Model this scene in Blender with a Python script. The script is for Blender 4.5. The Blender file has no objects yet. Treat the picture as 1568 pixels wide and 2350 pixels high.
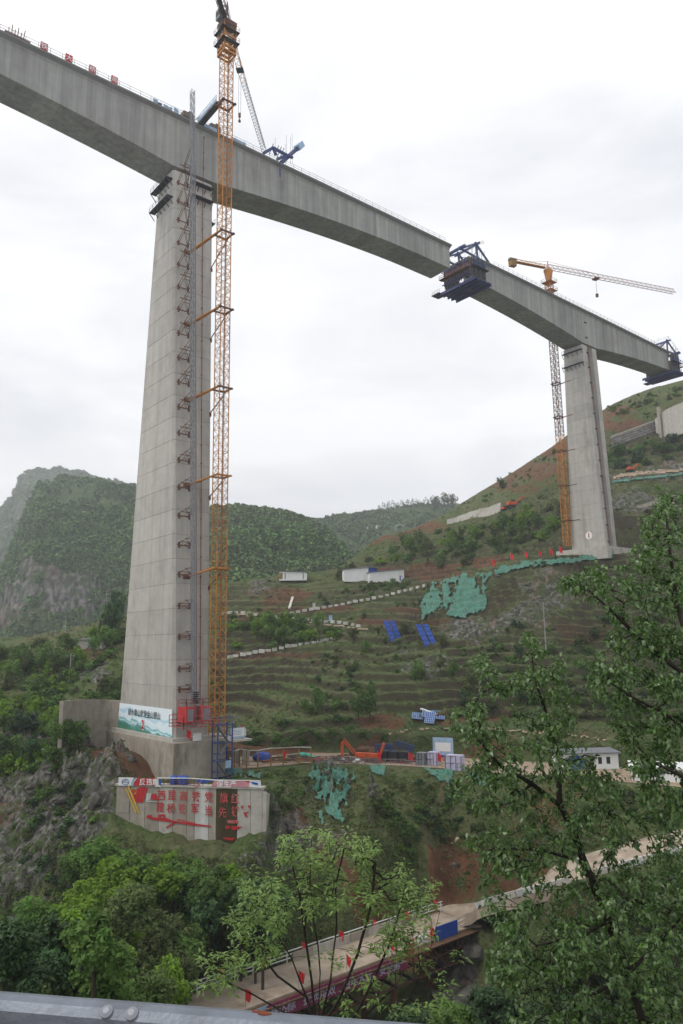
import bpy, math, random
import numpy as np
from math import sin, cos, pi, radians
from mathutils import Vector
random.seed(7)
rng = np.random.default_rng(11)
SC = bpy.context.scene
COL = SC.collection

# ------------------------------------------------------------------ camera
F, PITCH, ROLL = 1708.9, .1753, .0150        # focal length for a 1568x2350 frame
_F = np.array([0, cos(PITCH), sin(PITCH)]); _R = np.array([1., 0, 0]); _D = np.array([0, sin(PITCH), -cos(PITCH)])
CR = cos(ROLL) * _R + sin(ROLL) * _D; CD = -sin(ROLL) * _R + cos(ROLL) * _D
CM = np.array([CR, CD, _F])
cam_d = bpy.data.cameras.new('camera'); cam = bpy.data.objects.new('camera', cam_d); COL.objects.link(cam)
from mathutils import Matrix
cam.matrix_world = Matrix(((CR[0], -CD[0], -_F[0], 0), (CR[1], -CD[1], -_F[1], 0), (CR[2], -CD[2], -_F[2], 0), (0, 0, 0, 1)))
cam_d.sensor_fit = 'VERTICAL'; cam_d.sensor_height = 36; cam_d.lens = F / 2350 * 36
cam_d.clip_start = .1; cam_d.clip_end = 9000
SC.camera = cam

# ------------------------------------------------------------------ world, sun, exposure
SUN_EL, SUN_AZ = radians(52), radians(-112)          # azimuth from +Y, clockwise: sun behind thin cloud on the left
w = bpy.data.worlds.new('World'); SC.world = w; w.use_nodes = True
nt = w.node_tree; nt.nodes.clear()
def wn(t, **k):
    n = nt.nodes.new(t)
    for a, b in k.items(): setattr(n, a, b)
    return n
out = wn('ShaderNodeOutputWorld'); bg = wn('ShaderNodeBackground')
sky = wn('ShaderNodeTexSky', sky_type='NISHITA', sun_disc=False, sun_elevation=SUN_EL, sun_rotation=SUN_AZ, dust_density=3.0)
tc = wn('ShaderNodeTexCoord'); mp = wn('ShaderNodeMapping'); mp.inputs['Scale'].default_value = (1.0, 1.0, 2.6)
no = wn('ShaderNodeTexNoise'); no.inputs['Scale'].default_value = 2.3; no.inputs['Detail'].default_value = 7; no.inputs['Roughness'].default_value = .52; no.inputs['Distortion'].default_value = .35
cr = wn('ShaderNodeValToRGB'); e = cr.color_ramp.elements
e[0].position = .34; e[0].color = (.60, .615, .65, 1); e[1].position = .60; e[1].color = (.83, .835, .84, 1)
vm = wn('ShaderNodeVectorMath', operation='SCALE'); vm.inputs['Scale'].default_value = 10.0
mx = wn('ShaderNodeMix', data_type='RGBA'); mx.inputs['Factor'].default_value = .97
nt.links.new(tc.outputs['Generated'], mp.inputs[0]); nt.links.new(mp.outputs[0], no.inputs['Vector']); nt.links.new(no.outputs['Fac'], cr.inputs[0])
nt.links.new(cr.outputs[0], vm.inputs[0]); nt.links.new(sky.outputs[0], mx.inputs['A']); nt.links.new(vm.outputs[0], mx.inputs['B'])
nt.links.new(mx.outputs['Result'], bg.inputs['Color']); bg.inputs['Strength'].default_value = .118
nt.links.new(bg.outputs[0], out.inputs[0])
sl = bpy.data.lights.new('sun', 'SUN'); sl.energy = 1.45; sl.angle = radians(22); sl.color = (1, .965, .91)
so = bpy.data.objects.new('sun', sl); COL.objects.link(so)
sdv = Vector((sin(SUN_AZ) * cos(SUN_EL), cos(SUN_AZ) * cos(SUN_EL), sin(SUN_EL)))
so.rotation_euler = sdv.to_track_quat('Z', 'Y').to_euler(); so.location = sdv * 400
SC.view_settings.view_transform = 'Standard'; SC.view_settings.look = 'None'; SC.view_settings.exposure = .30; SC.view_settings.gamma = 1
SC.view_settings.use_curve_mapping = False
SC.cycles.volume_step_rate = 4; SC.cycles.max_bounces = 6; SC.cycles.transparent_max_bounces = 8
SC.cycles.use_denoising = True

# ------------------------------------------------------------------ measuring helpers
def ray(u, v):
    u = np.asarray(u, float); v = np.asarray(v, float)
    A = (u - 784)[..., None] * CR + (v - 1175)[..., None] * CD + F * _F
    return A / A[..., 1:2]
def at(u, v, d): return ray(u, v) * np.asarray(d, float)[..., None] if np.ndim(d) else ray(u, v) * d     # a point d metres ahead
def atz(u, v, z):
    A = ray(u, v); return A * (z / A[..., 2:3] if A.ndim > 1 else z / A[2])
def proj(P):
    q = np.asarray(P, float) @ CM.T
    return 784 + F * q[..., 0] / q[..., 2], 1175 + F * q[..., 1] / q[..., 2], q[..., 2]

# noise
_perm = np.random.default_rng(3).permutation(512)
def _h(i, j, k): return _perm[(_perm[(_perm[i & 511] + j) & 511] + k) & 511] / 511.0
def vnoise(x, y, z=None):
    if z is None: z = np.zeros_like(x)
    xi = np.floor(x).astype(int); yi = np.floor(y).astype(int); zi = np.floor(z).astype(int)
    fx, fy, fz = x - xi, y - yi, z - zi
    sx, sy, sz = [f * f * (3 - 2 * f) for f in (fx, fy, fz)]
    def L(k):
        a = _h(xi, yi, zi + k) * (1 - sx) + _h(xi + 1, yi, zi + k) * sx
        b = _h(xi, yi + 1, zi + k) * (1 - sx) + _h(xi + 1, yi + 1, zi + k) * sx
        return a * (1 - sy) + b * sy
    return (L(0) * (1 - sz) + L(1) * sz) * 2 - 1 if np.any(fz) else L(0) * 2 - 1
def fbm(x, y, s, o=4, g=.5, off=0.):
    r = 0; a = 1.
    for i in range(o):
        r = r + a * vnoise(x / s + off + 17.3 * i, y / s + off * 2 - 9.1 * i); s = s / 2.03; a *= g
    return r
def ridged(x, y, s, o=4, off=0.):
    r = 0; a = 1.
    for i in range(o):
        r = r + a * (1 - 2 * np.abs(vnoise(x / s + off + 5.3 * i, y / s - off - 3.1 * i))); s = s / 2.1; a *= .5
    return r
def sstep(a, b, x):
    t = np.clip((x - a) / (b - a), 0, 1); return t * t * (3 - 2 * t)

# ------------------------------------------------------------------ materials
def mat(name, col, rough=.8, metal=0, var=.12, scale=1.2, var2=None, streak=0., rnd=0., bump=0., spec=.3, trans=0., joint=0., stain=None, coords='Object', detail=5):
    m = bpy.data.materials.new(name); m.use_nodes = True; t = m.node_tree; N = t.nodes; Lk = t.links.new
    b = N['Principled BSDF']; b.inputs['Roughness'].default_value = rough; b.inputs['Metallic'].default_value = metal
    b.inputs['Specular IOR Level'].default_value = spec
    g = N.new('ShaderNodeNewGeometry'); cur = None
    def noise(sc, det=detail, vec=(1, 1, 1)):
        mpn = N.new('ShaderNodeMapping'); mpn.inputs['Scale'].default_value = vec; Lk(g.outputs['Position'], mpn.inputs[0])
        n = N.new('ShaderNodeTexNoise'); n.inputs['Scale'].default_value = sc; n.inputs['Detail'].default_value = det; n.inputs['Roughness'].default_value = .6
        Lk(mpn.outputs[0], n.inputs['Vector']); return n.outputs['Fac']
    def ramp(f, lo, hi, a=.3, bb=.7):
        r = N.new('ShaderNodeMapRange'); r.inputs[1].default_value = a; r.inputs[2].default_value = bb; r.inputs[3].default_value = lo; r.inputs[4].default_value = hi
        Lk(f, r.inputs[0]); return r.outputs[0]
    def mixc(f, A, B):
        x = N.new('ShaderNodeMix'); x.data_type = 'RGBA'
        if isinstance(f, float): x.inputs['Factor'].default_value = f
        else: Lk(f, x.inputs['Factor'])
        for s, c in (('A', A), ('B', B)):
            if isinstance(c, tuple): x.inputs[s].default_value = (*c[:3], 1)
            else: Lk(c, x.inputs[s])
        return x.outputs['Result']
    def mulc(A, f):
        x = N.new('ShaderNodeVectorMath'); x.operation = 'SCALE'
        if isinstance(A, tuple): x.inputs[0].default_value = A[:3]
        else: Lk(A, x.inputs[0])
        Lk(f, x.inputs['Scale']); return x.outputs[0]
    c = tuple(col)
    if var2: c = mixc(ramp(noise(scale * .7), 0, 1, .38, .62), c, tuple(var2))
    if stain: c = mixc(ramp(noise(scale * .35, 6, (1, 1, .35)), 0, .8, .56, .68), c, tuple(stain))
    c = mulc(c, ramp(noise(scale), 1 - var, 1 + var))
    if streak: c = mulc(c, ramp(noise(.9, 4, (1, 1, .035)), 1 - streak, 1 + streak * .7))
    if rnd:
        oi = N.new('ShaderNodeObjectInfo'); c = mulc(c, ramp(oi.outputs['Random'], 1 - rnd, 1 + rnd, 0, 1))
    if joint:
        tcn = N.new('ShaderNodeTexCoord'); sp = N.new('ShaderNodeSeparateXYZ'); Lk(tcn.outputs['Generated'], sp.inputs[0])
        c = mulc(c, ramp(sp.outputs['Z'], 1 - joint, 1, .0, .035))
    if isinstance(c, tuple): b.inputs['Base Color'].default_value = (*c, 1)
    else: Lk(c, b.inputs['Base Color'])
    if bump:
        bn = N.new('ShaderNodeBump'); bn.inputs['Strength'].default_value = bump; bn.inputs['Distance'].default_value = .2
        Lk(noise(scale * 6, 6), bn.inputs['Height']); Lk(bn.outputs[0], b.inputs['Normal'])
    if trans:
        tr = N.new('ShaderNodeBsdfTranslucent'); Lk(mulc(c, ramp(noise(.1), 1.3, 1.3)), tr.inputs['Color'])
        ms = N.new('ShaderNodeMixShader'); ms.inputs[0].default_value = trans
        Lk(b.outputs[0], ms.inputs[1]); Lk(tr.outputs[0], ms.inputs[2]); Lk(ms.outputs[0], N['Material Output'].inputs[0])
    return m
M = {}
M['pier'] = mat('pier_concrete', (.385, .365, .335), .85, var=.10, scale=.5, streak=.14, rnd=.06, joint=.2, stain=(.28, .26, .23), bump=.08)
M['girder'] = mat('girder_concrete', (.27, .27, .255), .85, var=.10, scale=.35, streak=.26, rnd=.14, stain=(.19, .185, .17))
M['deck'] = mat('deck_edge_concrete', (.17, .17, .165), .85, var=.12, scale=.5)
M['conc'] = mat('stained_concrete', (.31, .275, .23), .9, var=.16, scale=.8, streak=.16, stain=(.13, .12, .1), bump=.15)
M['conc_l'] = mat('pale_concrete', (.40, .38, .34), .9, var=.14, scale=.9, streak=.08, stain=(.25, .2, .15), bump=.1)
M['conc_brown'] = mat('algae_stained_concrete', (.055, .042, .018), .8, var=.25, scale=.9, streak=.3)
M['conc_white'] = mat('whitewashed_concrete', (.46, .46, .44), .9, var=.12, scale=.8, streak=.22, stain=(.26, .24, .2))
M['orange'] = mat('orange_yellow_crane_paint', (.44, .18, .03), .55, var=.25, scale=.6, stain=(.24, .10, .035))
M['rust'] = mat('rusty_steel', (.13, .055, .035), .7, var=.3, scale=2.)
M['redsteel'] = mat('red_brown_steel', (.20, .055, .05), .6, var=.25, scale=2.)
M['greysteel'] = mat('galvanised_steel', (.2, .21, .23), .5, .3, var=.15, scale=2.)
M['darksteel'] = mat('dark_steel', (.035, .035, .045), .6, var=.3, scale=2.)
M['bluesteel'] = mat('dark_blue_steel_paint', (.03, .05, .16), .5, var=.3, scale=1.5, stain=(.04, .04, .07))
M['blue'] = mat('blue_sheet_metal', (.02, .07, .33), .5, var=.12, scale=1.)
M['lblue'] = mat('light_blue_panel', (.30, .42, .56), .5, var=.15, scale=1.)
M['white'] = mat('white_sheet_metal', (.66, .67, .66), .6, var=.06, scale=.7, stain=(.5, .48, .43))
M['white2'] = mat('white_sacks', (.62, .62, .6), .8, var=.15, scale=3.)
M['greyroof'] = mat('grey_roof_sheet', (.16, .17, .18), .6, var=.15, scale=1.)
M['red'] = mat('red_paint', (.42, .02, .025), .6, var=.15, scale=2., stain=(.36, .06, .06))
M['redfade'] = mat('faded_red_paint', (.42, .07, .07), .7, var=.3, scale=3., stain=(.3, .22, .2))
M['redcloth'] = mat('red_flag_cloth', (.62, .03, .035), .8, var=.15, scale=2., trans=.3)
M['pink'] = mat('faded_pink_banner', (.50, .22, .25), .8, var=.12, scale=1.5)
M['purple'] = mat('faded_purple_banner', (.20, .035, .09), .7, var=.15, scale=.8)
M['yellow'] = mat('yellow_paint', (.55, .36, .06), .7, var=.15, scale=2.)
M['black'] = mat('black_ink', (.02, .03, .035), .7, var=.1)
M['dark'] = mat('dark_opening', (.02, .022, .025), .6, var=.2)
M['paint_w'] = mat('white_paint', (.7, .7, .7), .6, var=.05)
M['lilac'] = mat('lilac_sheet', (.45, .42, .56), .7, var=.08)
M['tarp_b'] = mat('blue_tarpaulin', (.025, .06, .3), .5, var=.3, scale=2.)
M['tarp_g'] = mat('green_tarpaulin', (.06, .42, .3), .6, var=.3, scale=2.)
M['net'] = mat('green_safety_net', (.04, .175, .125), .85, var=.5, scale=2.6, var2=(.09, .17, .135), stain=(.11, .095, .07))
M['wood'] = mat('weathered_timber', (.11, .06, .035), .85, var=.3, scale=2.)
M['ochre'] = mat('ochre_painted_post', (.26, .14, .03), .7, var=.3, scale=2.)
M['orangem'] = mat('orange_machine_paint', (.50, .085, .025), .6, var=.25, scale=1.)
M['gravel'] = mat('pale_gravel_road', (.34, .27, .20), .95, var=.22, scale=.8, var2=(.25, .18, .125), bump=.2)
M['roadm'] = mat('dusty_concrete_road', (.36, .30, .235), .9, var=.2, scale=.6, var2=(.28, .22, .165), stain=(.17, .125, .09), bump=.05)
M['blockc'] = mat('pale_kerb_concrete', (.45, .44, .40), .9, var=.18, scale=1.2, rnd=.15)
M['rock'] = mat('limestone_boulder', (.085, .08, .07), .95, var=.5, scale=.9, rnd=.25, bump=.3)
M['stonew'] = mat('masonry_stone', (.19, .18, .17), .95, var=.25, scale=.8, rnd=.25, bump=.3)
M['bark'] = mat('dark_bark', (.035, .028, .022), .9, var=.3, scale=12., bump=.4)
M['bark2'] = mat('grey_brown_bark', (.055, .045, .035), .9, var=.3, scale=12., bump=.4)
M['pole'] = mat('concrete_pole', (.26, .26, .25), .8, var=.1, scale=2.)
M['scrap'] = mat('mixed_dark_scrap', (.09, .08, .075), .8, var=.5, scale=1.6, var2=(.16, .12, .09))
M['leaf_a'] = mat('bush_leaf_bright', (.078, .165, .028), .6, var=.3, scale=.5, rnd=.35, trans=.3, var2=(.10, .17, .035))
M['leaf_b'] = mat('bush_leaf_olive', (.072, .115, .03), .65, var=.3, scale=.5, rnd=.35, trans=.3, var2=(.095, .12, .038))
M['leaf_c'] = mat('bush_leaf_dark', (.04, .088, .028), .6, var=.3, scale=.5, rnd=.35, trans=.2)
M['leaf_y'] = mat('bush_leaf_yellow_green', (.14, .245, .018), .6, var=.25, scale=.6, rnd=.2, trans=.3)
M['leaf_r'] = mat('broad_leaf_dark_green', (.078, .15, .042), .38, var=.55, scale=9., trans=.3, spec=.7, var2=(.11, .19, .05))
M['leaf_n'] = mat('young_leaf_light_green', (.25, .37, .11), .5, var=.3, scale=3., trans=.38, spec=.45, var2=(.17, .26, .07))
M['forest'] = mat('forest_leaf', (.075, .165, .04), .8, var=.3, scale=.02, rnd=.3, var2=(.11, .165, .055))
M['tuft'] = mat('grass_tuft', (.085, .125, .035), .8, var=.3, scale=.12, rnd=.4, var2=(.13, .135, .055), trans=.2)

# ------------------------------------------------------------------ mesh helpers
ORG = {}
def tag(o, label=None, cat=None, group=None, kind=None):
    if label: o['label'] = label
    if cat: o['category'] = cat
    if group: o['group'] = group
    if kind: o['kind'] = kind
    return o
def thing(name, label, cat, loc=(0, 0, 0), group=None):
    o = bpy.data.objects.new(name, None); COL.objects.link(o); o.location = [float(a) for a in loc]; o.empty_display_size = .5
    ORG[o.name] = np.array(loc, float); return tag(o, label, cat, group)
def mesh_from(name, V, Fc, m, smooth=False):
    me = bpy.data.meshes.new(name); V = np.asarray(V, np.float32)
    if isinstance(Fc, np.ndarray):
        n, k = Fc.shape
        me.vertices.add(len(V)); me.vertices.foreach_set('co', V.ravel())
        me.loops.add(n * k); me.loops.foreach_set('vertex_index', Fc.astype(np.int32).ravel())
        me.polygons.add(n); me.polygons.foreach_set('loop_start', (np.arange(n) * k).astype(np.int32)); me.polygons.foreach_set('loop_total', np.full(n, k, np.int32))
        if smooth: me.polygons.foreach_set('use_smooth', np.ones(n, bool))
        me.update(calc_edges=True); me.validate()
    else:
        me.from_pydata(V.tolist(), [], Fc); me.update()
        if smooth: me.polygons.foreach_set('use_smooth', np.ones(len(me.polygons), bool))
    if m: me.materials.append(m)
    return me
def link(name, me, parent=None, loc=None):
    o = bpy.data.objects.new(name, me); COL.objects.link(o)
    if parent is not None: o.parent = parent; ORG[o.name] = ORG[parent.name]
    else: ORG[o.name] = np.array(loc if loc is not None else (0, 0, 0), float)
    if loc is not None: o.location = [float(a) for a in loc]
    return o
def basis(d, up=(0, 0, 1)):
    d = np.array(d, float); d /= np.linalg.norm(d) + 1e-12; up = np.array(up, float)
    a = np.cross(d, up)
    if np.linalg.norm(a) < 1e-3: a = np.cross(d, (1, 0, 0))
    a /= np.linalg.norm(a); return d, a, np.cross(a, d)
class MB:
    def __init__(s): s.v = []; s.f = []
    def add(s, V, Fc):
        n = len(s.v); s.v += [tuple(map(float, p)) for p in V]; s.f += [tuple(i + n for i in f) for f in Fc]; return s
    def hexa(s, P): return s.add(P, [(0, 3, 2, 1), (4, 5, 6, 7), (0, 1, 5, 4), (1, 2, 6, 5), (2, 3, 7, 6), (3, 0, 4, 7)])
    def box(s, c, d, ax=None):
        c = np.array(c, float); X, Y, Z = ax if ax is not None else np.eye(3)
        X, Y, Z = np.array(X) * d[0] / 2, np.array(Y) * d[1] / 2, np.array(Z) * d[2] / 2
        return s.hexa([c - X - Y - Z, c + X - Y - Z, c + X + Y - Z, c - X + Y - Z, c - X - Y + Z, c + X - Y + Z, c + X + Y + Z, c - X + Y + Z])
    def beam(s, a, b, w, h=None, up=(0, 0, 1)):
        a = np.array(a, float); b = np.array(b, float); h = h or w; d, x, y = basis(b - a, up)
        x = x * w / 2; y = y * h / 2
        return s.hexa([a - x - y, a + x - y, a + x + y, a - x + y, b - x - y, b + x - y, b + x + y, b - x + y])
    def tube(s, a, b, r, r2=None, n=6, cap=True):
        a = np.array(a, float); b = np.array(b, float); d, x, y = basis(b - a); r2 = r if r2 is None else r2
        V = [p + q * (cos(2 * pi * i / n) * x + sin(2 * pi * i / n) * y) for p, q in ((a, r), (b, r2)) for i in range(n)]
        Fc = [(i, (i + 1) % n, n + (i + 1) % n, n + i) for i in range(n)]
        if cap: Fc += [tuple(range(n))[::-1], tuple(range(n, 2 * n))]
        return s.add(V, Fc)
    def poly(s, pts, n, th):     # flat polygon with thickness along n
        pts = [np.array(p, float) for p in pts]; n = np.array(n, float) * th; k = len(pts)
        V = pts + [p + n for p in pts]
        return s.add(V, [tuple(range(k))[::-1], tuple(range(k, 2 * k))] + [(i, (i + 1) % k, k + (i + 1) % k, k + i) for i in range(k)])
    def build(s, name, m, parent=None, loc=None, smooth=False):
        V = np.array(s.v, float)
        if parent is not None: V = V - ORG[parent.name]
        elif loc is not None: V = V - np.array(loc, float)
        o = link(name, mesh_from(name, V, s.f, m, smooth), parent, loc if parent is None else None)
        return o
def lump(c, r, seed=0, n=2, sq=(1, 1, 1), amp=.25):       # irregular stone / heap
    rs = np.random.default_rng(seed); nu, nv = 7, 5
    V = []; Fc = []
    for j in range(nv + 1):
        for i in range(nu):
            a = 2 * pi * i / nu; b = pi * j / nv; k = r * (1 + amp * rs.uniform(-1, 1)) if 0 < j < nv else r
            V.append((c[0] + sq[0] * k * sin(b) * cos(a), c[1] + sq[1] * k * sin(b) * sin(a), c[2] + sq[2] * k * cos(b)))
    for j in range(nv):
        for i in range(nu):
            Fc.append((j * nu + i, (j + 1) * nu + i, (j + 1) * nu + (i + 1) % nu, j * nu + (i + 1) % nu))
    return V, Fc
def copy_tree(o, loc=None, rz=None, sc=None, label=None, group=None, parent=None):
    c = o.copy(); COL.objects.link(c)
    if parent is not None: c.parent = parent
    if loc is not None: c.location = [float(a) for a in loc]
    if rz is not None: c.rotation_euler = (c.rotation_euler[0], c.rotation_euler[1], rz)
    if sc is not None: c.scale = (sc, sc, sc) if np.isscalar(sc) else sc
    if label: c['label'] = label
    if group: c['group'] = group
    ORG[c.name] = np.array(c.location)
    for ch in KIDS.get(o.name, []): copy_tree(ch, parent=c)
    return c
KIDS = {}
def kids_index(root):
    for o in [root] + list(root.children_recursive):
        KIDS[o.name] = list(o.children)
def text(s, size, m, parent, org, right, up, name='lettering', depth=.03, stretch=1., bold=0.):
    cu = bpy.data.curves.new('t', 'FONT'); cu.body = s; cu.size = 1; cu.align_x = 'CENTER'; cu.align_y = 'CENTER'; cu.offset = bold; cu.resolution_u = 2
    ob = bpy.data.objects.new('t', cu); COL.objects.link(ob)
    dg = bpy.context.evaluated_depsgraph_get(); dg.update()
    me = bpy.data.meshes.new_from_object(ob.evaluated_get(dg)); bpy.data.objects.remove(ob)
    n = len(me.vertices)
    if n == 0: return None
    co = np.empty(n * 3); me.vertices.foreach_get('co', co); co = co.reshape(-1, 3)
    right = np.array(right, float); right /= np.linalg.norm(right); up = np.array(up, float); up -= right * (up @ right); up /= np.linalg.norm(up); nn = np.cross(right, up)
    cx = (co[:, 0].min() + co[:, 0].max()) / 2; cy = (co[:, 1].min() + co[:, 1].max()) / 2
    W_ = np.array(org, float) + ((co[:, 0] - cx) * size * stretch)[:, None] * right + ((co[:, 1] - cy) * size)[:, None] * up + nn * depth
    if parent is not None: W_ = W_ - ORG[parent.name]
    me.vertices.foreach_set('co', W_.astype(np.float32).ravel()); me.materials.clear(); me.materials.append(m); me.update(); me.name = name
    return link(name, me, parent)

# ------------------------------------------------------------------ bridge geometry (metres)
X0, Y0, TH, ZD, GR, QR = -31.998, 142.98, .8868, 108.26, -.0089, -.0464e-3
SD = np.array([sin(TH), cos(TH), 0]); TD = np.array([-cos(TH), sin(TH), 0]); UP = np.array([0, 0, 1.])
C0 = np.array([X0, Y0, 0])
def zdeck(s): return ZD + GR * s + QR * (s - 70) ** 2
def B(s, t, z): return C0 + s * SD + t * TD + z * UP
def onT(u, v, t):
    A = ray(u, v); d = (t + C0 @ TD) / (A @ TD); Q = A * d; return (Q - C0) @ SD, Q
LB = 144.24
ZB2, ZB1 = -15.8, 28.0

# ------------------------------------------------------------------ terrain
YZ = -21.6     # yard level
RZ = -37.5     # low road / temporary bridge level
CP = []
def cp(*a):
    for u, v, d in a: p = at(u, v, d); CP.append(p)
def cz(*a):
    for u, v, z in a: p = atz(u, v, z); CP.append(p)
def cw(*a):
    for p in a: CP.append(np.array(p, float))
cz((440, 1770, YZ - .5), (520, 1768, YZ), (620, 1760, YZ), (700, 1752, YZ), (800, 1754, YZ), (900, 1757, YZ), (1030, 1765, YZ), (1150, 1775, YZ), (1300, 1785, YZ), (1450, 1797, YZ), (1600, 1810, YZ))
for u in (520, 620, 750, 880, 1000, 1120, 1260, 1400, 1560):
    p = atz(u, 1756 + max(0, u - 800) * .058, YZ); CP.append(p + np.array([p[0] / p[1] * 13, 13, .2]))
    CP.append(p + np.array([p[0] / p[1] * 17, 17, 2.5]))
cp((600, 1640, 176), (600, 1560, 197), (600, 1480, 222), (600, 1410, 248), (560, 1335, 290), (640, 1330, 292), (700, 1330, 292))
cp((850, 1640, 172), (850, 1560, 192), (850, 1480, 215), (850, 1400, 245), (800, 1333, 283), (900, 1332, 280))
cp((1100, 1660, 168), (1100, 1560, 183), (1100, 1480, 200), (1100, 1400, 217), (1100, 1325, 232), (980, 1340, 256))
cp((1350, 1660, 163), (1350, 1560, 178), (1350, 1480, 192), (1350, 1400, 206), (1350, 1310, 222))
cp((1560, 1660, 160), (1560, 1500, 182), (1560, 1350, 205), (1560, 1230, 230), (1700, 1400, 190))
cp((760, 1310, 320), (850, 1280, 330), (860, 1240, 352), (1000, 1260, 300), (1000, 1215, 340), (1050, 1167, 390), (1150, 1240, 285), (1150, 1180, 320), (1150, 1125, 370), (1200, 1070, 385), (1245, 1040, 392), (1290, 1006, 395), (1350, 960, 400))
cp((1420, 1160, 262), (1500, 1150, 262), (1430, 1105, 285), (1560, 1090, 280), (1430, 1020, 315), (1560, 1010, 300), (1420, 945, 345), (1500, 905, 345), (1568, 885, 340), (1700, 850, 340))
p1 = B(LB, 0, ZB1)
for a in (-10, 0, 10):
    for b in (-9, 0, 9): cw(p1 + np.array([a, b, -1.2]))
# beyond the ridge and the saddle behind the sheds
cp((600, 1345, 330), (700, 1345, 335), (800, 1340, 335), (500, 1345, 300), (600, 1400, 420), (750, 1400, 430), (860, 1270, 430), (950, 1240, 450), (1050, 1190, 470), (1200, 1110, 480), (1350, 1020, 480), (1560, 950, 480), (1900, 900, 420))
# left of the tall pier
cz((270, 1712, ZB2 - .6), (200, 1706, ZB2 - .8), (160, 1702, ZB2 - 1), (410, 1712, ZB2 - 6.3), (330, 1712, ZB2 - 2.5), (360, 1745, ZB2 - 5.2))
cp((100, 1700, 160), (110, 1620, 178), (200, 1600, 172), (100, 1540, 198), (230, 1520, 190), (60, 1480, 222), (150, 1468, 225), (230, 1440, 228), (280, 1430, 230), (-80, 1500, 220), (-80, 1650, 170), (400, 1600, 185), (400, 1500, 220), (400, 1400, 260))
cp((200, 1500, 300), (0, 1520, 300), (350, 1420, 320), (100, 1560, 420), (300, 1500, 430), (-150, 1560, 350))
# crag below
cp((230, 1735, 142), (140, 1730, 141), (60, 1760, 142), (50, 1850, 133), (200, 1800, 134), (60, 1950, 122), (200, 1880, 125), (-60, 1850, 135), (300, 1790, 128), (330, 1770, 131), (250, 1835, 122))
# lettered wall toe and slope under the yard
cp((280, 1885, 113), (400, 1932, 109), (530, 1942, 105), (605, 1895, 110), (300, 1796, 120), (420, 1788, 122), (530, 1790, 122), (620, 1790, 124))
cp((700, 1850, 126), (800, 1850, 127), (950, 1850, 124), (1100, 1850, 120), (1300, 1865, 114), (1500, 1872, 113), (700, 1950, 114), (850, 1960, 113), (1000, 1960, 112), (1180, 1920, 113))
cp((640, 2050, 104), (750, 2060, 103), (900, 2040, 105), (1000, 2050, 105))
cz((1100, 2052, RZ + .2), (1120, 2108, RZ - .2))
cp((1290, 1985, 107), (1430, 1945, 106), (1600, 1905, 105), (1290, 2030, 100), (1430, 1990, 99), (1600, 1950, 98), (1290, 2120, 97), (1430, 2100, 96), (1600, 2080, 95))
# gorge
cw((-15, 92, -46), (0, 92, -56), (8, 98, -55), (-10, 75, -60), (10, 78, -62), (-40, 90, -48), (-60, 105, -42), (-30, 70, -60), (-60, 70, -55), (-90, 90, -50), (24, 92, -56), (40, 92, -54), (60, 95, -50), (60, 80, -55), (90, 90, -50), (0, 60, -60), (30, 60, -58), (60, 60, -52))
cw((-20, 104, -41), (-5, 106, -41), (6, 108, -40))
# near bank
cw((0, 1.9, -1.75), (-4, 2., -1.75), (4, 1.8, -1.75), (0, 3.5, -2.6), (0, 7, -6.5), (0, 14, -13.5), (0, 25, -25), (0, 40, -42), (-10, 7, -6.5), (-12, 14, -12.5), (-15, 25, -22), (-20, 40, -36), (10, 7, -6.5), (12, 14, -13), (18, 25, -23), (25, 40, -38),
   (-40, 20, -16), (-60, 40, -30), (40, 20, -16), (60, 40, -28), (80, 50, -32), (120, 90, -35), (-110, 60, -35), (-120, 120, -25), (160, 150, -10), (-30, 8, -6), (30, 8, -6), (200, 250, 60), (230, 330, 95), (-160, 250, 10), (-200, 350, 0))
CP = np.array(CP)
def rbf_fit(P):
    X = P[:, :2] / 100; n = len(X)
    D = np.sqrt(((X[:, None] - X[None]) ** 2).sum(-1) + .0025)
    A = np.zeros((n + 3, n + 3)); A[:n, :n] = D - np.eye(n) * .0015; A[:n, n:] = np.c_[np.ones(n), X]; A[n:, :n] = A[:n, n:].T
    return np.linalg.solve(A, np.r_[P[:, 2], 0, 0, 0])
RW = rbf_fit(CP)
def rbf(x, y):
    sh = np.shape(x); x = np.ravel(x) / 100; y = np.ravel(y) / 100; r = np.empty(len(x)); X = CP[:, :2] / 100; n = len(X)
    for i in range(0, len(x), 60000):
        a = x[i:i + 60000]; b = y[i:i + 60000]
        D = np.sqrt((a[:, None] - X[:, 0]) ** 2 + (b[:, None] - X[:, 1]) ** 2 + .0025)
        r[i:i + 60000] = D @ RW[:n] + RW[n] + RW[n + 1] * a + RW[n + 2] * b
    return r.reshape(sh)
def seg_dist(x, y, P):         # distance to polyline, height along it
    best = np.full(np.shape(x), 1e9); zz = np.zeros(np.shape(x))
    for a, b in zip(P[:-1], P[1:]):
        d = b[:2] - a[:2]; L2 = d @ d; t = np.clip(((x - a[0]) * d[0] + (y - a[1]) * d[1]) / L2, 0, 1)
        D = np.hypot(x - a[0] - t * d[0], y - a[1] - t * d[1]); z = a[2] + t * (b[2] - a[2])
        k = D < best; best = np.where(k, D, best); zz = np.where(k, z, zz)
    return best, zz
BR_A = atz(415, 2355, RZ); BR_B = atz(1105, 2078, RZ)          # centre line of the low bridge, near and far end
_mid = [atz(560, 2272, RZ), atz(1100, 2080, RZ)]
_n0, _n1 = atz(530, 2328, RZ), atz(1086, 2124, RZ); _bd3 = (_n1 - _n0) / np.linalg.norm(_n1 - _n0); _bn3 = np.cross([0, 0, 1.], _bd3); _pe = _n1 + _bn3 * 3.32
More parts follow.
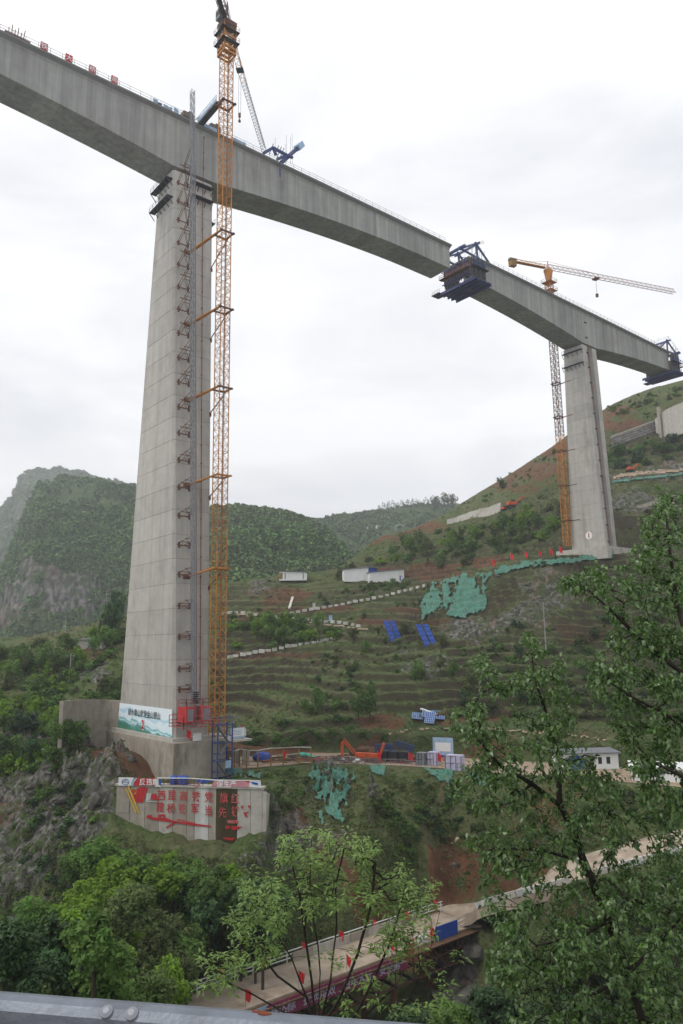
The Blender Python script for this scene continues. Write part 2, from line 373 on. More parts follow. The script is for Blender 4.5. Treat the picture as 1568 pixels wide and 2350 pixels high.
ROAD = np.array([_pe + _bd3 * .6, _pe + _bd3 * 4, at(1180, 2044, 105.5), at(1290, 2002, 104), at(1430, 1962, 103), at(1600, 1920, 102), at(1800, 1890, 102)])
YF = np.array([atz(u, v, YZ) for u, v in ((470, 1769), (520, 1767), (620, 1760), (700, 1752), (800, 1754), (900, 1757), (1030, 1765), (1150, 1775), (1300, 1785), (1450, 1797), (1620, 1812))])
YC = YF.copy(); YC[:, 1] += 7; YC[:, 0] += YC[:, 0] / YC[:, 1] * 7
# polar grid
az_f = np.radians(np.arange(-31, 31.001, .075)); az = np.r_[np.radians(np.arange(-75, -31.3, .6)), az_f, np.radians(np.arange(31.4, 75.1, .6))]
rr = np.r_[np.exp(np.linspace(math.log(1.9), math.log(60), 110))[:-1], np.exp(np.linspace(math.log(60), math.log(500), 520))]
AZ, RR = np.meshgrid(az, rr, indexing='ij'); GX = np.sin(AZ) * RR; GY = np.cos(AZ) * RR
GZ = rbf(GX, GY)
PU, PV, _ = proj(np.stack([GX, GY, GZ], -1)); PU = np.where(GY > 1, PU, -9999)
def blob(lst, soft=.45, warp=.4):
    m = np.zeros_like(GZ)
    nz = fbm(GX, GY, 8, 6, .75, 4.2) * warp * 1.2
    for u, v, a, b, s in lst:
        d = np.sqrt(((PU - u) / a) ** 2 + ((PV - v) / b) ** 2) + nz
        m = np.maximum(m, s * (1 - sstep(1 - soft, 1 + soft, d)))
    return m
ok = RR > 60
rock = blob([(60, 1850, 130, 140, 1), (180, 1830, 110, 110, 1), (20, 2010, 120, 90, .8), (130, 1960, 60, 60, .9), (640, 1900, 35, 60, .7), (620, 1960, 70, 25, .6), (760, 1800, 50, 40, .8), (855, 1850, 12, 60, .9), (735, 1905, 60, 22, .6),
             (1085, 1440, 70, 22, .8), (1255, 1350, 60, 28, .7), (1235, 1400, 70, 30, .5), (975, 1520, 40, 22, .8), (930, 1490, 30, 12, .6), (1180, 1420, 60, 20, .6), (1460, 1150, 60, 25, .7), (1540, 1070, 60, 18, .7), (1490, 1090, 100, 9, .9),
             (600, 1345, 28, 12, .5), (1040, 2200, 60, 130, 1), (1300, 1310, 110, 12, .5), (530, 1660, 18, 30, .7), (200, 1525, 50, 14, .8), (230, 1540, 30, 18, .7)]) * ok
soil = blob([(250, 1722, 90, 16, 1), (340, 1752, 60, 20, 1), (330, 1790, 40, 12, .8), (560, 1705, 70, 22, 1), (700, 1715, 200, 18, .9), (900, 1712, 160, 18, .9), (1050, 1640, 110, 14, .8), (880, 1650, 60, 12, .6), (990, 1310, 70, 20, 1), (900, 1312, 90, 14, .9),
             (1110, 1285, 60, 14, .6), (860, 1230, 60, 14, .7), (960, 1205, 60, 12, .7), (1230, 1080, 70, 25, .6), (1270, 1030, 50, 25, .8), (1180, 1120, 60, 14, .5), (1450, 975, 80, 14, .9), (1420, 945, 40, 12, .6),
             (1010, 1980, 190, 40, .9), (900, 2020, 120, 30, .8), (1150, 1930, 120, 30, .7), (1180, 1990, 160, 25, .9), (700, 1940, 50, 30, .6), (640, 1360, 60, 18, .6), (600, 1415, 60, 8, .8), (860, 1425, 60, 12, .7), (790, 1395, 200, 7, .6), (620, 1497, 140, 7, .7),
             (1000, 1425, 40, 12, .8), (680, 1875, 20, 30, .6), (1230, 1850, 160, 50, .5), (200, 1500, 60, 14, .5), (1350, 1440, 90, 25, .5), (240, 1690, 40, 8, .6)]) * ok
tarp = np.zeros_like(GZ)
# relief
big = fbm(GX, GY, 38, 4, .5) * sstep(40, 140, RR) * 1.1
flat = np.zeros_like(GZ)
dY, zY = seg_dist(GX, GY, YC); wy = 1 - sstep(8.2, 10.2, dY)
dR, zR = seg_dist(GX, GY, ROAD); wr = 1 - sstep(4., 6.5, dR)
dP = np.maximum(np.abs((GX - C0[0]) * SD[0] + (GY - C0[1]) * SD[1]), np.abs((GX - C0[0]) * TD[0] + (GY - C0[1]) * TD[1]) * .6)
GZ = GZ + big * (1 - wy) * (1 - wr)
ter = (.85 + .15 * sstep(-.3, .4, fbm(GX, GY, 26, 3, .6, 12.))) * (sstep(150, 165, RR) * (1 - sstep(330, 380, RR)) * sstep(440, 500, PU)) * (1 - rock * .8)
def terrace(z, h, n):
    q = (z + n) / h; k = np.floor(q); f = q - k
    return (k + sstep(.72, .95, f) * .9 + f * .1) * h - n
nse = fbm(GX, GY, 30, 3, .5, 7.7) * 1.3
T = terrace(GZ, 2.15, nse)
GZ = GZ * (1 - ter) + T * ter
cl = ridged(GX, GY, 14, 5, 2.2) * 2.6 + fbm(GX, GY, 3.5, 3, .6, 1.1) * .8
GZ = GZ + rock * cl * sstep(.2, .9, rock) * (RR < 180) * 1.0 + rock * (RR >= 180) * fbm(GX, GY, 7, 4, .6) * .9
GZ = GZ + fbm(GX, GY, 5, 3, .6, 3.3) * .28 * (RR > 15)
GZ = GZ * (1 - wy) + (zY + fbm(GX, GY, 6, 3, .5) * .06) * wy
GZ = GZ * (1 - wr) + (zR - .15) * wr
# bench for the lettered wall
_w0, _w1 = at(268, 1802, 116.), at(602, 1811, 111.3); _wd = (_w1 - _w0)[:2]; _wl = np.linalg.norm(_wd); _wd = _wd / _wl; _wn = np.array([_wd[1], -_wd[0]])
wS = (GX - _w0[0]) * _wd[0] + (GY - _w0[1]) * _wd[1]; wN = (GX - _w0[0]) * _wn[0] + (GY - _w0[1]) * _wn[1]
inS = sstep(-3.5, -1., wS) * (1 - sstep(_wl + .5, _wl + 4, wS)); toe = -20.2 - np.interp(wS / _wl, [0, .25, .8, 1], [3.9, 6.2, 7.6, 5.2]) + fbm(GX, GY, 2.5, 3, .6, 5.) * .5
fr = inS * sstep(-1.3, -.5, wN) * (1 - sstep(14, 30, wN)); GZ = GZ * (1 - fr) + np.minimum(GZ, toe - np.maximum(wN, 0) * .28) * fr
bk = inS * sstep(1.1, 1.8, -wN) * (1 - sstep(1.5, 4, -wN)); GZ = GZ * (1 - bk) + (-20.5 + np.clip(-wN, 0, 6) * .12) * bk
fr2 = sstep(1.2, 4, -wS) * 0
# keep the gorge open under the low bridge
_b0, _b1 = atz(530, 2328, RZ)[:2], atz(1086, 2124, RZ)[:2]; _bl = np.linalg.norm(_b1 - _b0); _bd = (_b1 - _b0) / _bl; bS = (GX - _b0[0]) * _bd[0] + (GY - _b0[1]) * _bd[1]; bN = -(GX - _b0[0]) * _bd[1] + (GY - _b0[1]) * _bd[0]
cb = sstep(-30, -22, bS) * (1 - sstep(_bl - 1, _bl + 3, bS)) * sstep(-14, -7, bN) * (1 - sstep(9, 13, bN)); GZ = GZ * (1 - cb) + np.minimum(GZ, RZ - 4.6 - np.clip((_bl - bS) * .35, 0, 12)) * cb
cb2 = sstep(_bl - 2, _bl, bS) * (1 - sstep(_bl + 5, _bl + 9, bS)) * sstep(-6, -1.5, bN) * (1 - sstep(7.5, 10, bN)); GZ = GZ * (1 - cb2) + (RZ - .2) * cb2
clear = np.maximum(fr * (wN < 3.5), np.maximum(cb * .9, cb2))
# riser darkness / slope
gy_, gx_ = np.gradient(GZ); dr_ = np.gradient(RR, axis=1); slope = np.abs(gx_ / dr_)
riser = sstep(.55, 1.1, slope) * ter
def _interp_idx(a, x):
    i = np.clip(np.searchsorted(a, x) - 1, 0, len(a) - 2); return i, np.clip((x - a[i]) / (a[i + 1] - a[i]), 0, 1)
def samp(G, x, y):
    x = np.asarray(x, float); y = np.asarray(y, float)
    i, fa = _interp_idx(az, np.arctan2(x, y)); j, fr = _interp_idx(rr, np.hypot(x, y))
    return (G[i, j] * (1 - fa) + G[i + 1, j] * fa) * (1 - fr) + (G[i, j + 1] * (1 - fa) + G[i + 1, j + 1] * fa) * fr
def gz(x, y): return samp(GZ, x, y)
_dd = np.exp(np.linspace(math.log(8), math.log(480), 1300))
def hit(u, v, dmin=8.):
    """first ground point seen along these directions"""
    u = np.atleast_1d(np.asarray(u, float)); v = np.atleast_1d(np.asarray(v, float)); A = ray(u, v); res = np.full((len(u), 3), np.nan)
    for i in range(0, len(u), 4000):
        a = A[i:i + 4000]; P = a[:, None, :] * _dd[None, :, None]
        h = samp(GZ, P[..., 0], P[..., 1]); b = (P[..., 2] < h) & (_dd[None] > dmin); k = b.argmax(1); okk = b.any(1)
        k0 = np.maximum(k - 1, 0); idx = np.arange(len(a))
        f0 = P[idx, k0, 2] - h[idx, k0]; f1 = P[idx, k, 2] - h[idx, k]; t = np.clip(f0 / (f0 - f1 + 1e-9), 0, 1)
        Q = a * (_dd[k0] + t * (_dd[k] - _dd[k0]))[:, None]; Q[:, 2] = samp(GZ, Q[:, 0], Q[:, 1]); Q[~okk] = np.nan; res[i:i + 4000] = Q
    return res
def hit1(u, v): return hit([u], [v])[0]
def grid_mesh(name, X, Y, Z, m, attrs=None, smooth=True):
    na, nr = X.shape; I = np.arange(na * nr).reshape(na, nr)
    Fc = np.stack([I[:-1, :-1], I[1:, :-1], I[1:, 1:], I[:-1, 1:]], -1).reshape(-1, 4)[:, ::-1]
    me = mesh_from(name, np.stack([X, Y, Z], -1).reshape(-1, 3), Fc, m, smooth)
    if attrs is not None:
        ca = me.color_attributes.new('mask', 'FLOAT_COLOR', 'POINT'); A = np.ones((na * nr, 4), np.float32)
        for k, a in enumerate(attrs): A[:, k] = a.ravel()
        ca.data.foreach_set('color', A.ravel())
    return link(name, me)
def ground_mat(name, grass, dry, soilc, rockc, rockd, sc=1., slope_rock=None):
    m = bpy.data.materials.new(name); m.use_nodes = True; t = m.node_tree; N = t.nodes; Lk = t.links.new; b = N['Principled BSDF']
    b.inputs['Roughness'].default_value = .95; b.inputs['Specular IOR Level'].default_value = .15
    at_ = N.new('ShaderNodeAttribute'); at_.attribute_name = 'mask'; sp = N.new('ShaderNodeSeparateColor'); Lk(at_.outputs['Color'], sp.inputs[0])
    g = N.new('ShaderNodeNewGeometry')
    def noise(s, det=6, r=.62, vec=(1, 1, 1)):
        mpn = N.new('ShaderNodeMapping'); mpn.inputs['Scale'].default_value = vec; Lk(g.outputs['Position'], mpn.inputs[0])
        n = N.new('ShaderNodeTexNoise'); n.inputs['Scale'].default_value = s; n.inputs['Detail'].default_value = det; n.inputs['Roughness'].default_value = r; Lk(mpn.outputs[0], n.inputs['Vector']); return n.outputs['Fac']
    def rng_(f, a, bb, lo=0., hi=1.):
        r = N.new('ShaderNodeMapRange'); r.inputs[1].default_value = a; r.inputs[2].default_value = bb; r.inputs[3].default_value = lo; r.inputs[4].default_value = hi; Lk(f, r.inputs[0]); return r.outputs[0]
    def mixc(f, A, B_):
        x = N.new('ShaderNodeMix'); x.data_type = 'RGBA'; Lk(f, x.inputs['Factor'])
        for s, c in (('A', A), ('B', B_)):
            if isinstance(c, tuple): x.inputs[s].default_value = (*c, 1)
            else: Lk(c, x.inputs[s])
        return x.outputs['Result']
    def madd(a, b_, c_=None, op='ADD'):
        x = N.new('ShaderNodeMath'); x.operation = op
        for i, q in enumerate((a, b_)):
            if isinstance(q, (int, float)): x.inputs[i].default_value = q
            else: Lk(q, x.inputs[i])
        return x.outputs[0]
    n1 = noise(.09 * sc); n2 = noise(.7 * sc, 8, .7); n3 = noise(.3 * sc, 8, .7)
    c = mixc(rng_(n1, .4, .62), grass, dry)
    c = mixc(rng_(n2, .52, .66, 0, .65), c, tuple(x * 1.7 for x in dry))
    c = mixc(rng_(noise(1.6 * sc, 5), .5, .66, 0, .8), c, tuple(x * .4 for x in grass))
    c = mixc(rng_(madd(n3, madd(n1, .5, op='MULTIPLY')), .86, .93, 0, .55), c, soilc)
    so_ = rng_(madd(sp.outputs['Red'], madd(madd(n2, -.5), .9, op='MULTIPLY')), .3, .55)
    c = mixc(so_, c, mixc(rng_(n2, .35, .65), soilc, tuple(x * .62 for x in soilc)))
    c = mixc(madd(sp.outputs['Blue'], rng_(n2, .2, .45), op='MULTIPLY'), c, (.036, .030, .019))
    rk = mixc(rng_(noise(.9 * sc, 9, .72, (1, 1, .35)), .44, .62), rockd, rockc)
    rk = mixc(rng_(n1, .52, .6, 0, .35), rk, soilc)
    rk = mixc(rng_(noise(.35 * sc, 8, .75), .49, .56, 0, .85), rk, tuple(x * .7 for x in grass))
    rf = rng_(madd(sp.outputs['Green'], madd(madd(n3, -.5), 1.3, op='MULTIPLY')), .32, .5)
    c = mixc(rf, c, rk)
    if slope_rock:
        sn = N.new('ShaderNodeSeparateXYZ'); Lk(g.outputs['Normal'], sn.inputs[0])
        c = mixc(rng_(madd(sn.outputs['Z'], madd(madd(n3, -.5), 1.2, op='MULTIPLY')), slope_rock[0], slope_rock[1], 1, 0), c, rk)
    Lk(c, b.inputs['Base Color'])
    bn = N.new('ShaderNodeBump'); bn.inputs['Strength'].default_value = .9; bn.inputs['Distance'].default_value = .5 / sc; Lk(noise(1.1 * sc, 9, .7), bn.inputs['Height']); Lk(bn.outputs[0], b.inputs['Normal'])
    return m
GM = ground_mat('hillside_ground', (.066, .098, .030), (.10, .103, .05), (.15, .075, .042), (.21, .20, .18), (.035, .034, .031))
print('terrain', GZ.shape)
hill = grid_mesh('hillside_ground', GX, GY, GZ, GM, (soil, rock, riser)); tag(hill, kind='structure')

# distant mountains
def mountain(name, sky_pts, foot, dr, df, m, profile, amp, cols=420, rows=170, back=1.35, u0=-260, u1=1850, cliff=None, seed=1.):
    us = np.linspace(u0, u1, cols); sv = np.interp(us, [p[0] for p in sky_pts], [p[1] for p in sky_pts]); A = ray(us, sv)
    fv = np.interp(us, [p[0] for p in foot], [p[1] for p in foot]); Af = ray(us, fv)
    tt = np.linspace(0, 1, rows); drr = np.interp(us, [p[0] for p in dr], [p[1] for p in dr]) if isinstance(dr, list) else np.full(cols, float(dr))
    zf = Af[:, 2] * df; zr = A[:, 2] * drr
    dcol = df + (drr[:, None] - df) * tt[None]; X = A[:, 0:1] * dcol; Y = dcol
    pr = np.interp(tt, [p[0] for p in profile], [p[1] for p in profile])[None]
    Z = zf[:, None] + (zr - zf)[:, None] * pr
    n = (ridged(X, Y, amp * 6, 5, seed) * .55 + fbm(X, Y, amp * 3, 5, .55, seed)) * amp
    Z = Z + n * (np.sin(np.pi * np.clip(tt, 0, 1)) ** .8 * .9 + .02)[None] * (1 - .6 * tt ** 3)[None]
    ts = fbm(X, Y, amp * .5, 3, .6, 9.) * amp * .05 * tt[None]; Z = Z + ts
    # far side
    kb = 24; tb = np.linspace(0, 1, kb + 1)[1:]
    Xb = A[:, 0:1] * drr[:, None] * (1 + tb * (back - 1)); Yb = drr[:, None] * (1 + tb * (back - 1)); Zb = Z[:, -1:] - (tb[None] ** 1.2) * np.maximum(Z[:, -1:] - zf[:, None] + 40, 30)
    X = np.c_[X, Xb]; Y = np.c_[Y, Yb]; Z = np.c_[Z, Zb]
    rk = np.zeros_like(Z)
    if cliff is not None:
        pu, pv, _ = proj(np.stack([X, Y, Z], -1)); nz = fbm(X * 1.0, Z * 1.6, 45, 6, .75, 3) * .75
        for u, v, a, b, s in cliff: rk = np.maximum(rk, s * (1 - sstep(.6, 1.3, np.sqrt(((pu - u) / a) ** 2 + ((pv - v) / b) ** 2) + nz)))
        Z = Z + rk * (ridged(X, Y, 45, 4, 3) * 9)
    o = grid_mesh(name, X, Y, Z, m, (np.zeros_like(Z), rk, np.zeros_like(Z))); tag(o, kind='structure')
    return X, Y, Z, rk
MM = ground_mat('mountain_ground', (.045, .085, .026), (.07, .095, .038), (.14, .08, .05), (.20, .185, .17), (.035, .038, .034), sc=.28)
MM2 = ground_mat('far_mountain_ground', (.042, .072, .03), (.06, .08, .04), (.12, .09, .06), (.24, .23, .22), (.09, .09, .09), sc=.16, slope_rock=(.25, .5))
mtC = mountain('cliff_mountain', [(-260, 1500), (-40, 1470), (-5, 1400), (5, 1340), (20, 1285), (60, 1195), (85, 1135), (110, 1126), (160, 1122), (230, 1120), (307, 1130), (360, 1145), (420, 1190), (520, 1290), (700, 1400), (1850, 1500)],
    [(-260, 1500), (1850, 1500)], 900, 520, MM, [(0, 0), (.1, .03), (.22, .42), (.4, .62), (.7, .86), (1, 1)], 16, cols=520, rows=230, u0=-200, u1=760,
    cliff=[(45, 1395, 50, 55, 1), (140, 1395, 75, 45, .9), (0, 1420, 50, 50, 1), (60, 1310, 30, 22, .7), (125, 1320, 22, 30, .6), (190, 1350, 20, 30, .6), (225, 1240, 18, 12, .5)])
mtD = mountain('far_mountain', [(-260, 1290), (-60, 1205), (0, 1168), (28, 1140), (50, 1092), (75, 1077), (130, 1075), (190, 1085), (250, 1100), (307, 1115), (420, 1150), (520, 1230), (620, 1330), (1850, 1450)],
    [(-260, 1470), (1850, 1470)], 1700, 1000, MM2, [(0, 0), (.3, .35), (.6, .75), (1, 1)], 30, cols=420, rows=130, u0=-260, u1=760, seed=4.)
mtB = mountain('wooded_hill', [(-260, 1400), (380, 1330), (450, 1185), (500, 1158), (525, 1160), (580, 1167), (640, 1172), (690, 1186), (715, 1195), (760, 1225), (820, 1290), (900, 1360), (1850, 1400)],
    [(-260, 1375), (1850, 1375)], [(450, 640), (720, 660), (800, 560), (1850, 560)], 400, MM, [(0, 0), (.25, .2), (.6, .6), (1, 1)], 9, cols=420, rows=200, u0=300, u1=980, seed=2.)
mtE = mountain('hazy_hill', [(500, 1290), (640, 1225), (715, 1198), (784, 1186), (860, 1177), (919, 1166), (960, 1160), (1034, 1163), (1100, 1165), (1200, 1150), (1850, 1180)],
    [(-260, 1400), (1850, 1400)], 1050, 560, MM, [(0, 0), (.3, .25), (.6, .6), (.85, .9), (1, 1)], 14, cols=420, rows=170, u0=560, u1=1400, seed=6.)

# haze
hz = MB().box((0, 900, 185), (5200, 6200, 520)).build('haze', None); tag(hz, 'thin pale haze filling the valley', None, kind='stuff')
hm = bpy.data.materials.new('haze_air'); hm.use_nodes = True; hm.node_tree.nodes.clear()
_v = hm.node_tree.nodes.new('ShaderNodeVolumePrincipled'); _o = hm.node_tree.nodes.new('ShaderNodeOutputMaterial')
_v.inputs['Color'].default_value = (.92, .95, 1, 1); _v.inputs['Density'].default_value = .0003; _v.inputs['Anisotropy'].default_value = .2
hm.node_tree.links.new(_v.outputs[0], _o.inputs['Volume']); hz.data.materials.append(hm)

# ================================================================== BRIDGES
WB, WD, HT, H0 = 7.39, 9.4, 6.62, 12.0
def hh(s, sp): u = min(abs(s - sp) / 68., 1); return HT + (H0 - HT) * (1 - u) ** 1.8
def bridge_seg(name, sa, sb, sp, m, parent):
    b = MB(); V = []
    for s in (sa, sb):
        z = zdeck(s); h = hh(s, sp); w = WB / 2
        V += [B(s, t, z - q) for t, q in ((-w - .28, .78), (-w, 1.25), (-w, h), (w, h), (w, 1.25), (w + .28, .78))]
    n = 6; b.add(V, [tuple(range(n)), tuple(range(n, 2 * n))[::-1]] + [(i, n + i, n + (i + 1) % n, (i + 1) % n) for i in range(n)])
    return b.build(name, m, parent)
def deck_seg(name, sa, sb, m, parent):
    b = MB(); V = []
    for s in (sa, sb):
        z = zdeck(s); w = WD / 2
        V += [B(s, t, z - q) for t, q in ((-w, 0), (-w, .32), (-WB / 2 - .28, .78), (WB / 2 + .28, .78), (w, .32), (w, 0))]
    n = 6; b.add(V, [tuple(range(n)), tuple(range(n, 2 * n))[::-1]] + [(i, n + i, n + (i + 1) % n, (i + 1) % n) for i in range(n)])
    return b.build(name, m, parent)
def spans(a, b, step):
    n = max(1, round(abs(b - a) / step)); return [(a + (b - a) * i / n, a + (b - a) * (i + 1) / n) for i in range(n)]
def loft(P0, P1):
    n = len(P0); return MB().add(list(P0) + list(P1), [tuple(range(n))[::-1], tuple(range(n, 2 * n))] + [(i, (i + 1) % n, n + (i + 1) % n, n + i) for i in range(n)])
def railing(name, pts, h, parent, m, every=1, r=.035, rails=(.5, 1.)):
    b = MB()
    for p in pts[::every]: b.beam(p, p + UP * h, r * 2)
    for q in rails:
        for a, c in zip(pts[:-1], pts[1:]): b.beam(a + UP * h * q, c + UP * h * q, r * 1.6)
    return b.build(name, m, parent)
def platform(parent, a, c, out, z, wid=1.0, name='work_platform', rail=True, axes=None):
    """scaffold platform along a->c (points in the s,t plane) standing out by wid"""
    a = B(*a, z); c = B(*c, z); o = out[0] * SD + out[1] * TD; b = MB()
    d = (c - a) / np.linalg.norm(c - a); mid = (a + c) / 2 + o * wid / 2; L = np.linalg.norm(c - a)
    b.box(mid, (L, wid, .16), (d, o, UP))
    p = b.build(name, M['darksteel'], parent)
    b = MB(); n = max(2, int(L / 1.5))
    for i in range(n + 1):
        q = a + (c - a) * i / n
        b.beam(q - UP * 1.5, q + o * wid, .12); b.beam(q, q + o * wid, .16)
    b.build('bracket', M['darksteel'], p)
    if rail:
        pts = [a + o * wid + (c - a) * i / n for i in range(n + 1)]
        railing('guard_rail', pts, 1.1, p, M['greysteel'], r=.03)
    return p
tall = thing('concrete_bridge', 'tall grey concrete pier marked 2 with its long haunched girder carrying the red sign boards', 'bridge', B(0, 0, ZB2), 'halves of the unfinished concrete bridge')
S1 = 78.0; S2 = 91.9
for k, (a, c) in enumerate(spans(-112, -4.55, 3.9) + [(-4.55, 4.6)] + spans(4.6, S1, 3.9)):
    bridge_seg('girder_segment', a, c, 0, M['girder'], tall)
for a, c in spans(-112, S1, 11.5): deck_seg('deck_slab', a, c, M['deck'], tall)
def corner2(z):
    f = (z - 93) / (-22 - 93.); return -4.56 + f * (-5.68 + 4.56), 4.62 + f * (.9 - 4.62), 3.69 + f * (12.28 - 3.69)
def ring2(z, sh=0.):
    a, b_, w_ = corner2(z); a += sh; b_ -= sh; w_ -= sh; c = .45
    return [B(s, t, z) for s, t in ((a + c, -w_), (b_ - c, -w_), (b_, -w_ + c), (b_, w_ - c), (b_ - c, w_), (a + c, w_), (a, w_ - c), (a, -w_ + c))]
ZT2 = zdeck(0) - 12
zs = np.linspace(ZB2, ZT2, 26)
for za, zb in zip(zs[:-1], zs[1:]):
    P0 = ring2(za + .05, 0); P1 = ring2(zb - .05, 0); Pa = ring2(za, .05); Pb = ring2(zb, .05); n = 8
    V = Pa + P0 + P1 + Pb; Fc = [tuple(range(n))[::-1], tuple(range(3 * n, 4 * n))]
    for k in range(3): Fc += [(k * n + i, k * n + (i + 1) % n, (k + 1) * n + (i + 1) % n, (k + 1) * n + i) for i in range(n)]
    MB().add(V, Fc).build('pier_segment', M['pier'], tall)
# pile cap
b = MB(); b.box(B(-2.2, 0, ZB2 - 3.1), (9.8, 29.5, 6.2), (SD, TD, UP)); b.build('pile_cap', M['conc'], tall)
b = MB(); b.box(B(-2.4, 0, ZB2 + .28), (8.0, 26.0, .56), (SD, TD, UP)); b.build('plinth', M['conc_l'], tall)
# mural on the left face
def face_left(z, f):     # f: 0 near corner .. 1 far corner
    a, _, w_ = corner2(z); return B(a, -w_ + f * 2 * w_, z)
zm0, zm1 = ZB2 + .62, ZB2 + 5.2
mm = bpy.data.materials.new('landscape_mural'); mm.use_nodes = True; t = mm.node_tree; N = t.nodes; Lk = t.links.new; bs = N['Principled BSDF']; bs.inputs['Roughness'].default_value = .6
tcn = N.new('ShaderNodeTexCoord'); sp = N.new('ShaderNodeSeparateXYZ'); Lk(tcn.outputs['UV'], sp.inputs[0])
mpn = N.new('ShaderNodeMapping'); mpn.inputs['Scale'].default_value = (5, 1.6, 1); Lk(tcn.outputs['UV'], mpn.inputs[0])
nn = N.new('ShaderNodeTexNoise'); nn.inputs['Scale'].default_value = 1.; nn.inputs['Detail'].default_value = 5; Lk(mpn.outputs[0], nn.inputs['Vector'])
ad = N.new('ShaderNodeMath'); ad.operation = 'MULTIPLY_ADD'; ad.inputs[1].default_value = .9; Lk(nn.outputs['Fac'], ad.inputs[0]); Lk(sp.outputs['Y'], ad.inputs[2])
rp = N.new('ShaderNodeValToRGB'); el = rp.color_ramp.elements
el[0].position = .46; el[0].color = (.05, .20, .13, 1); el[1].position = 1.; el[1].color = (.72, .80, .84, 1)
for ps, c in ((.56, (.08, .28, .26)), (.62, (.55, .72, .78)), (.68, (.10, .36, .36)), (.72, (.60, .76, .82)), (.84, (.74, .83, .87)), (.93, (.38, .62, .76))):
    q = rp.color_ramp.elements.new(ps); q.color = (*c, 1)
ms_ = N.new('ShaderNodeMath'); ms_.operation = 'MULTIPLY'; ms_.inputs[1].default_value = .76; Lk(ad.outputs[0], ms_.inputs[0])
Lk(ms_.outputs[0], rp.inputs[0]); Lk(rp.outputs[0], bs.inputs['Base Color'])
def panel_uv(name, P, m, parent, th=.06):     # P: bottom-left, bottom-right, top-right, top-left seen from outside
    P = [np.array(p, float) for p in P]; n = np.cross(P[1] - P[0], P[3] - P[0]); n /= np.linalg.norm(n)
    o = MB().poly(P, -n, th).build(name, m, parent); me = o.data; uv = me.uv_layers.new(name='UV')
    R_ = P[1] - P[0]; U_ = P[3] - P[0]; og = ORG[parent.name] if parent else 0
    for l in me.loops:
        v = np.array(me.vertices[l.vertex_index].co) + og - P[0]; uv.data[l.index].uv = (v @ R_ / (R_ @ R_), v @ U_ / (U_ @ U_))
    return o
off = -SD * .12
mural = panel_uv('mural', [face_left(zm0, .985) + off, face_left(zm0, .015) + off, face_left(zm1, .015) + off, face_left(zm1, .985) + off], mm, tall)
mc = (face_left(zm0, .5) + face_left(zm1, .5)) / 2 + off; mr = face_left(zm0, 0) - face_left(zm0, 1)
mr_n = mr / np.linalg.norm(mr); mu = face_left(zm1, .5) - face_left(zm0, .5)
mo = text('绿水青山就是金山银山', 1.35, M['black'], mural, mc + UP * .95, mr, mu, depth=.1, stretch=1.02, bold=.01)
b = MB(); cc = mc - UP * .9 - SD * .06
b.poly([cc + mr_n * .62 * cos(a) + UP * 1.08 * sin(a) for a in np.linspace(0, 2 * pi, 19)[:-1]], -SD, .05); b.build('number_plate', M['paint_w'], mural)
text('2', 2.1, M['red'], mural, cc, mr, mu, name='number', depth=.12, bold=.03)
# hanging platforms near the pier head
for z in (zdeck(0) - 14.2, zdeck(0) - 18.4):
    a, b_, w_ = corner2(z)
    platform(tall, (a, -w_ + .2), (a, w_ + .6), (-1, 0), z, 1.3)
for z in (zdeck(0) - 13.6, zdeck(0) - 16.8):
    a, b_, w_ = corner2(z)
    platform(tall, (a + 3.9, -w_), (b_ - .6, -w_), (0, -1), z, 1.2, rail=False)
a, b_, w_ = corner2(zdeck(0) - 20); platform(tall, (b_, -w_ + 1.5), (b_, w_), (1, 0), zdeck(0) - 20, 1.4)
rl = [B(s, -WD / 2 + .15, zdeck(s)) for s in np.arange(-111.5, S1 - 1, 2.2)]; railing('deck_railing', rl, 1.15, tall, M['greysteel'], r=.03)
rl = [B(s, WD / 2 - .15, zdeck(s)) for s in np.arange(-111.5, S1 - 1, 2.2)]; railing('deck_railing', rl, 1.15, tall, M['greysteel'], r=.03)
# drain pipe and cable down the near face
b = MB(); prev = None
for z in np.linspace(ZT2 + 10, ZB2 + 3, 34):
    if z > ZT2: p = B(.5 + 1.6, -WB / 2 - .25, z)
    else: a, b_, w_ = corner2(z); p = B(a + (b_ - a) * .72, -w_ - .25, z)
    if prev is not None: b.tube(prev, p, .07, n=5)
    b.beam(p + TD * .3, p - TD * .15, .16); prev = p
b.build('drain_pipe', M['redsteel'], tall)
# ---- farther frame
short = thing('concrete_bridge', 'farther and shorter grooved pier marked 1 with its girder, reached across the gap', 'bridge', B(LB, 0, ZB1), 'halves of the unfinished concrete bridge')
for a, c in spans(S2, LB - 4.1, 3.9) + [(LB - 4.1, LB + 4.1)] + spans(LB + 4.1, LB + 53, 3.9): bridge_seg('girder_segment', a, c, LB, M['girder'], short)
for a, c in spans(S2, LB + 53, 11.5): deck_seg('deck_slab', a, c, M['deck'], short)
ZT1 = zdeck(LB) - 12
def corner1(z): f = (z - 90) / (27 - 90.); return 140.18 + f * .7, 148.32 + f * (147.3 - 148.32), 3.74 + f * (6.09 - 3.74)
def ring1(z, sh=0., rec=3.1):
    a, b_, w_ = corner1(z); a += sh; b_ -= sh; w_ -= sh; W_ = b_ - a; r0 = a + W_ * .3; r1 = b_ - W_ * .32
    return [B(s, t, z) for s, t in ((a + .3, -w_), (r0, -w_), (r0 + .3, -w_ + rec), (r1 - .3, -w_ + rec), (r1, -w_), (b_ - .2, -w_), (b_, -w_ + .2), (b_, w_ - .2), (b_ - .2, w_), (r1, w_), (r1 - .3, w_ - rec), (r0 + .3, w_ - rec), (r0, w_), (a + .3, w_), (a, w_ - .3), (a, -w_ + .3))]
zs = np.linspace(ZB1, ZT1 - 1.4, 15)
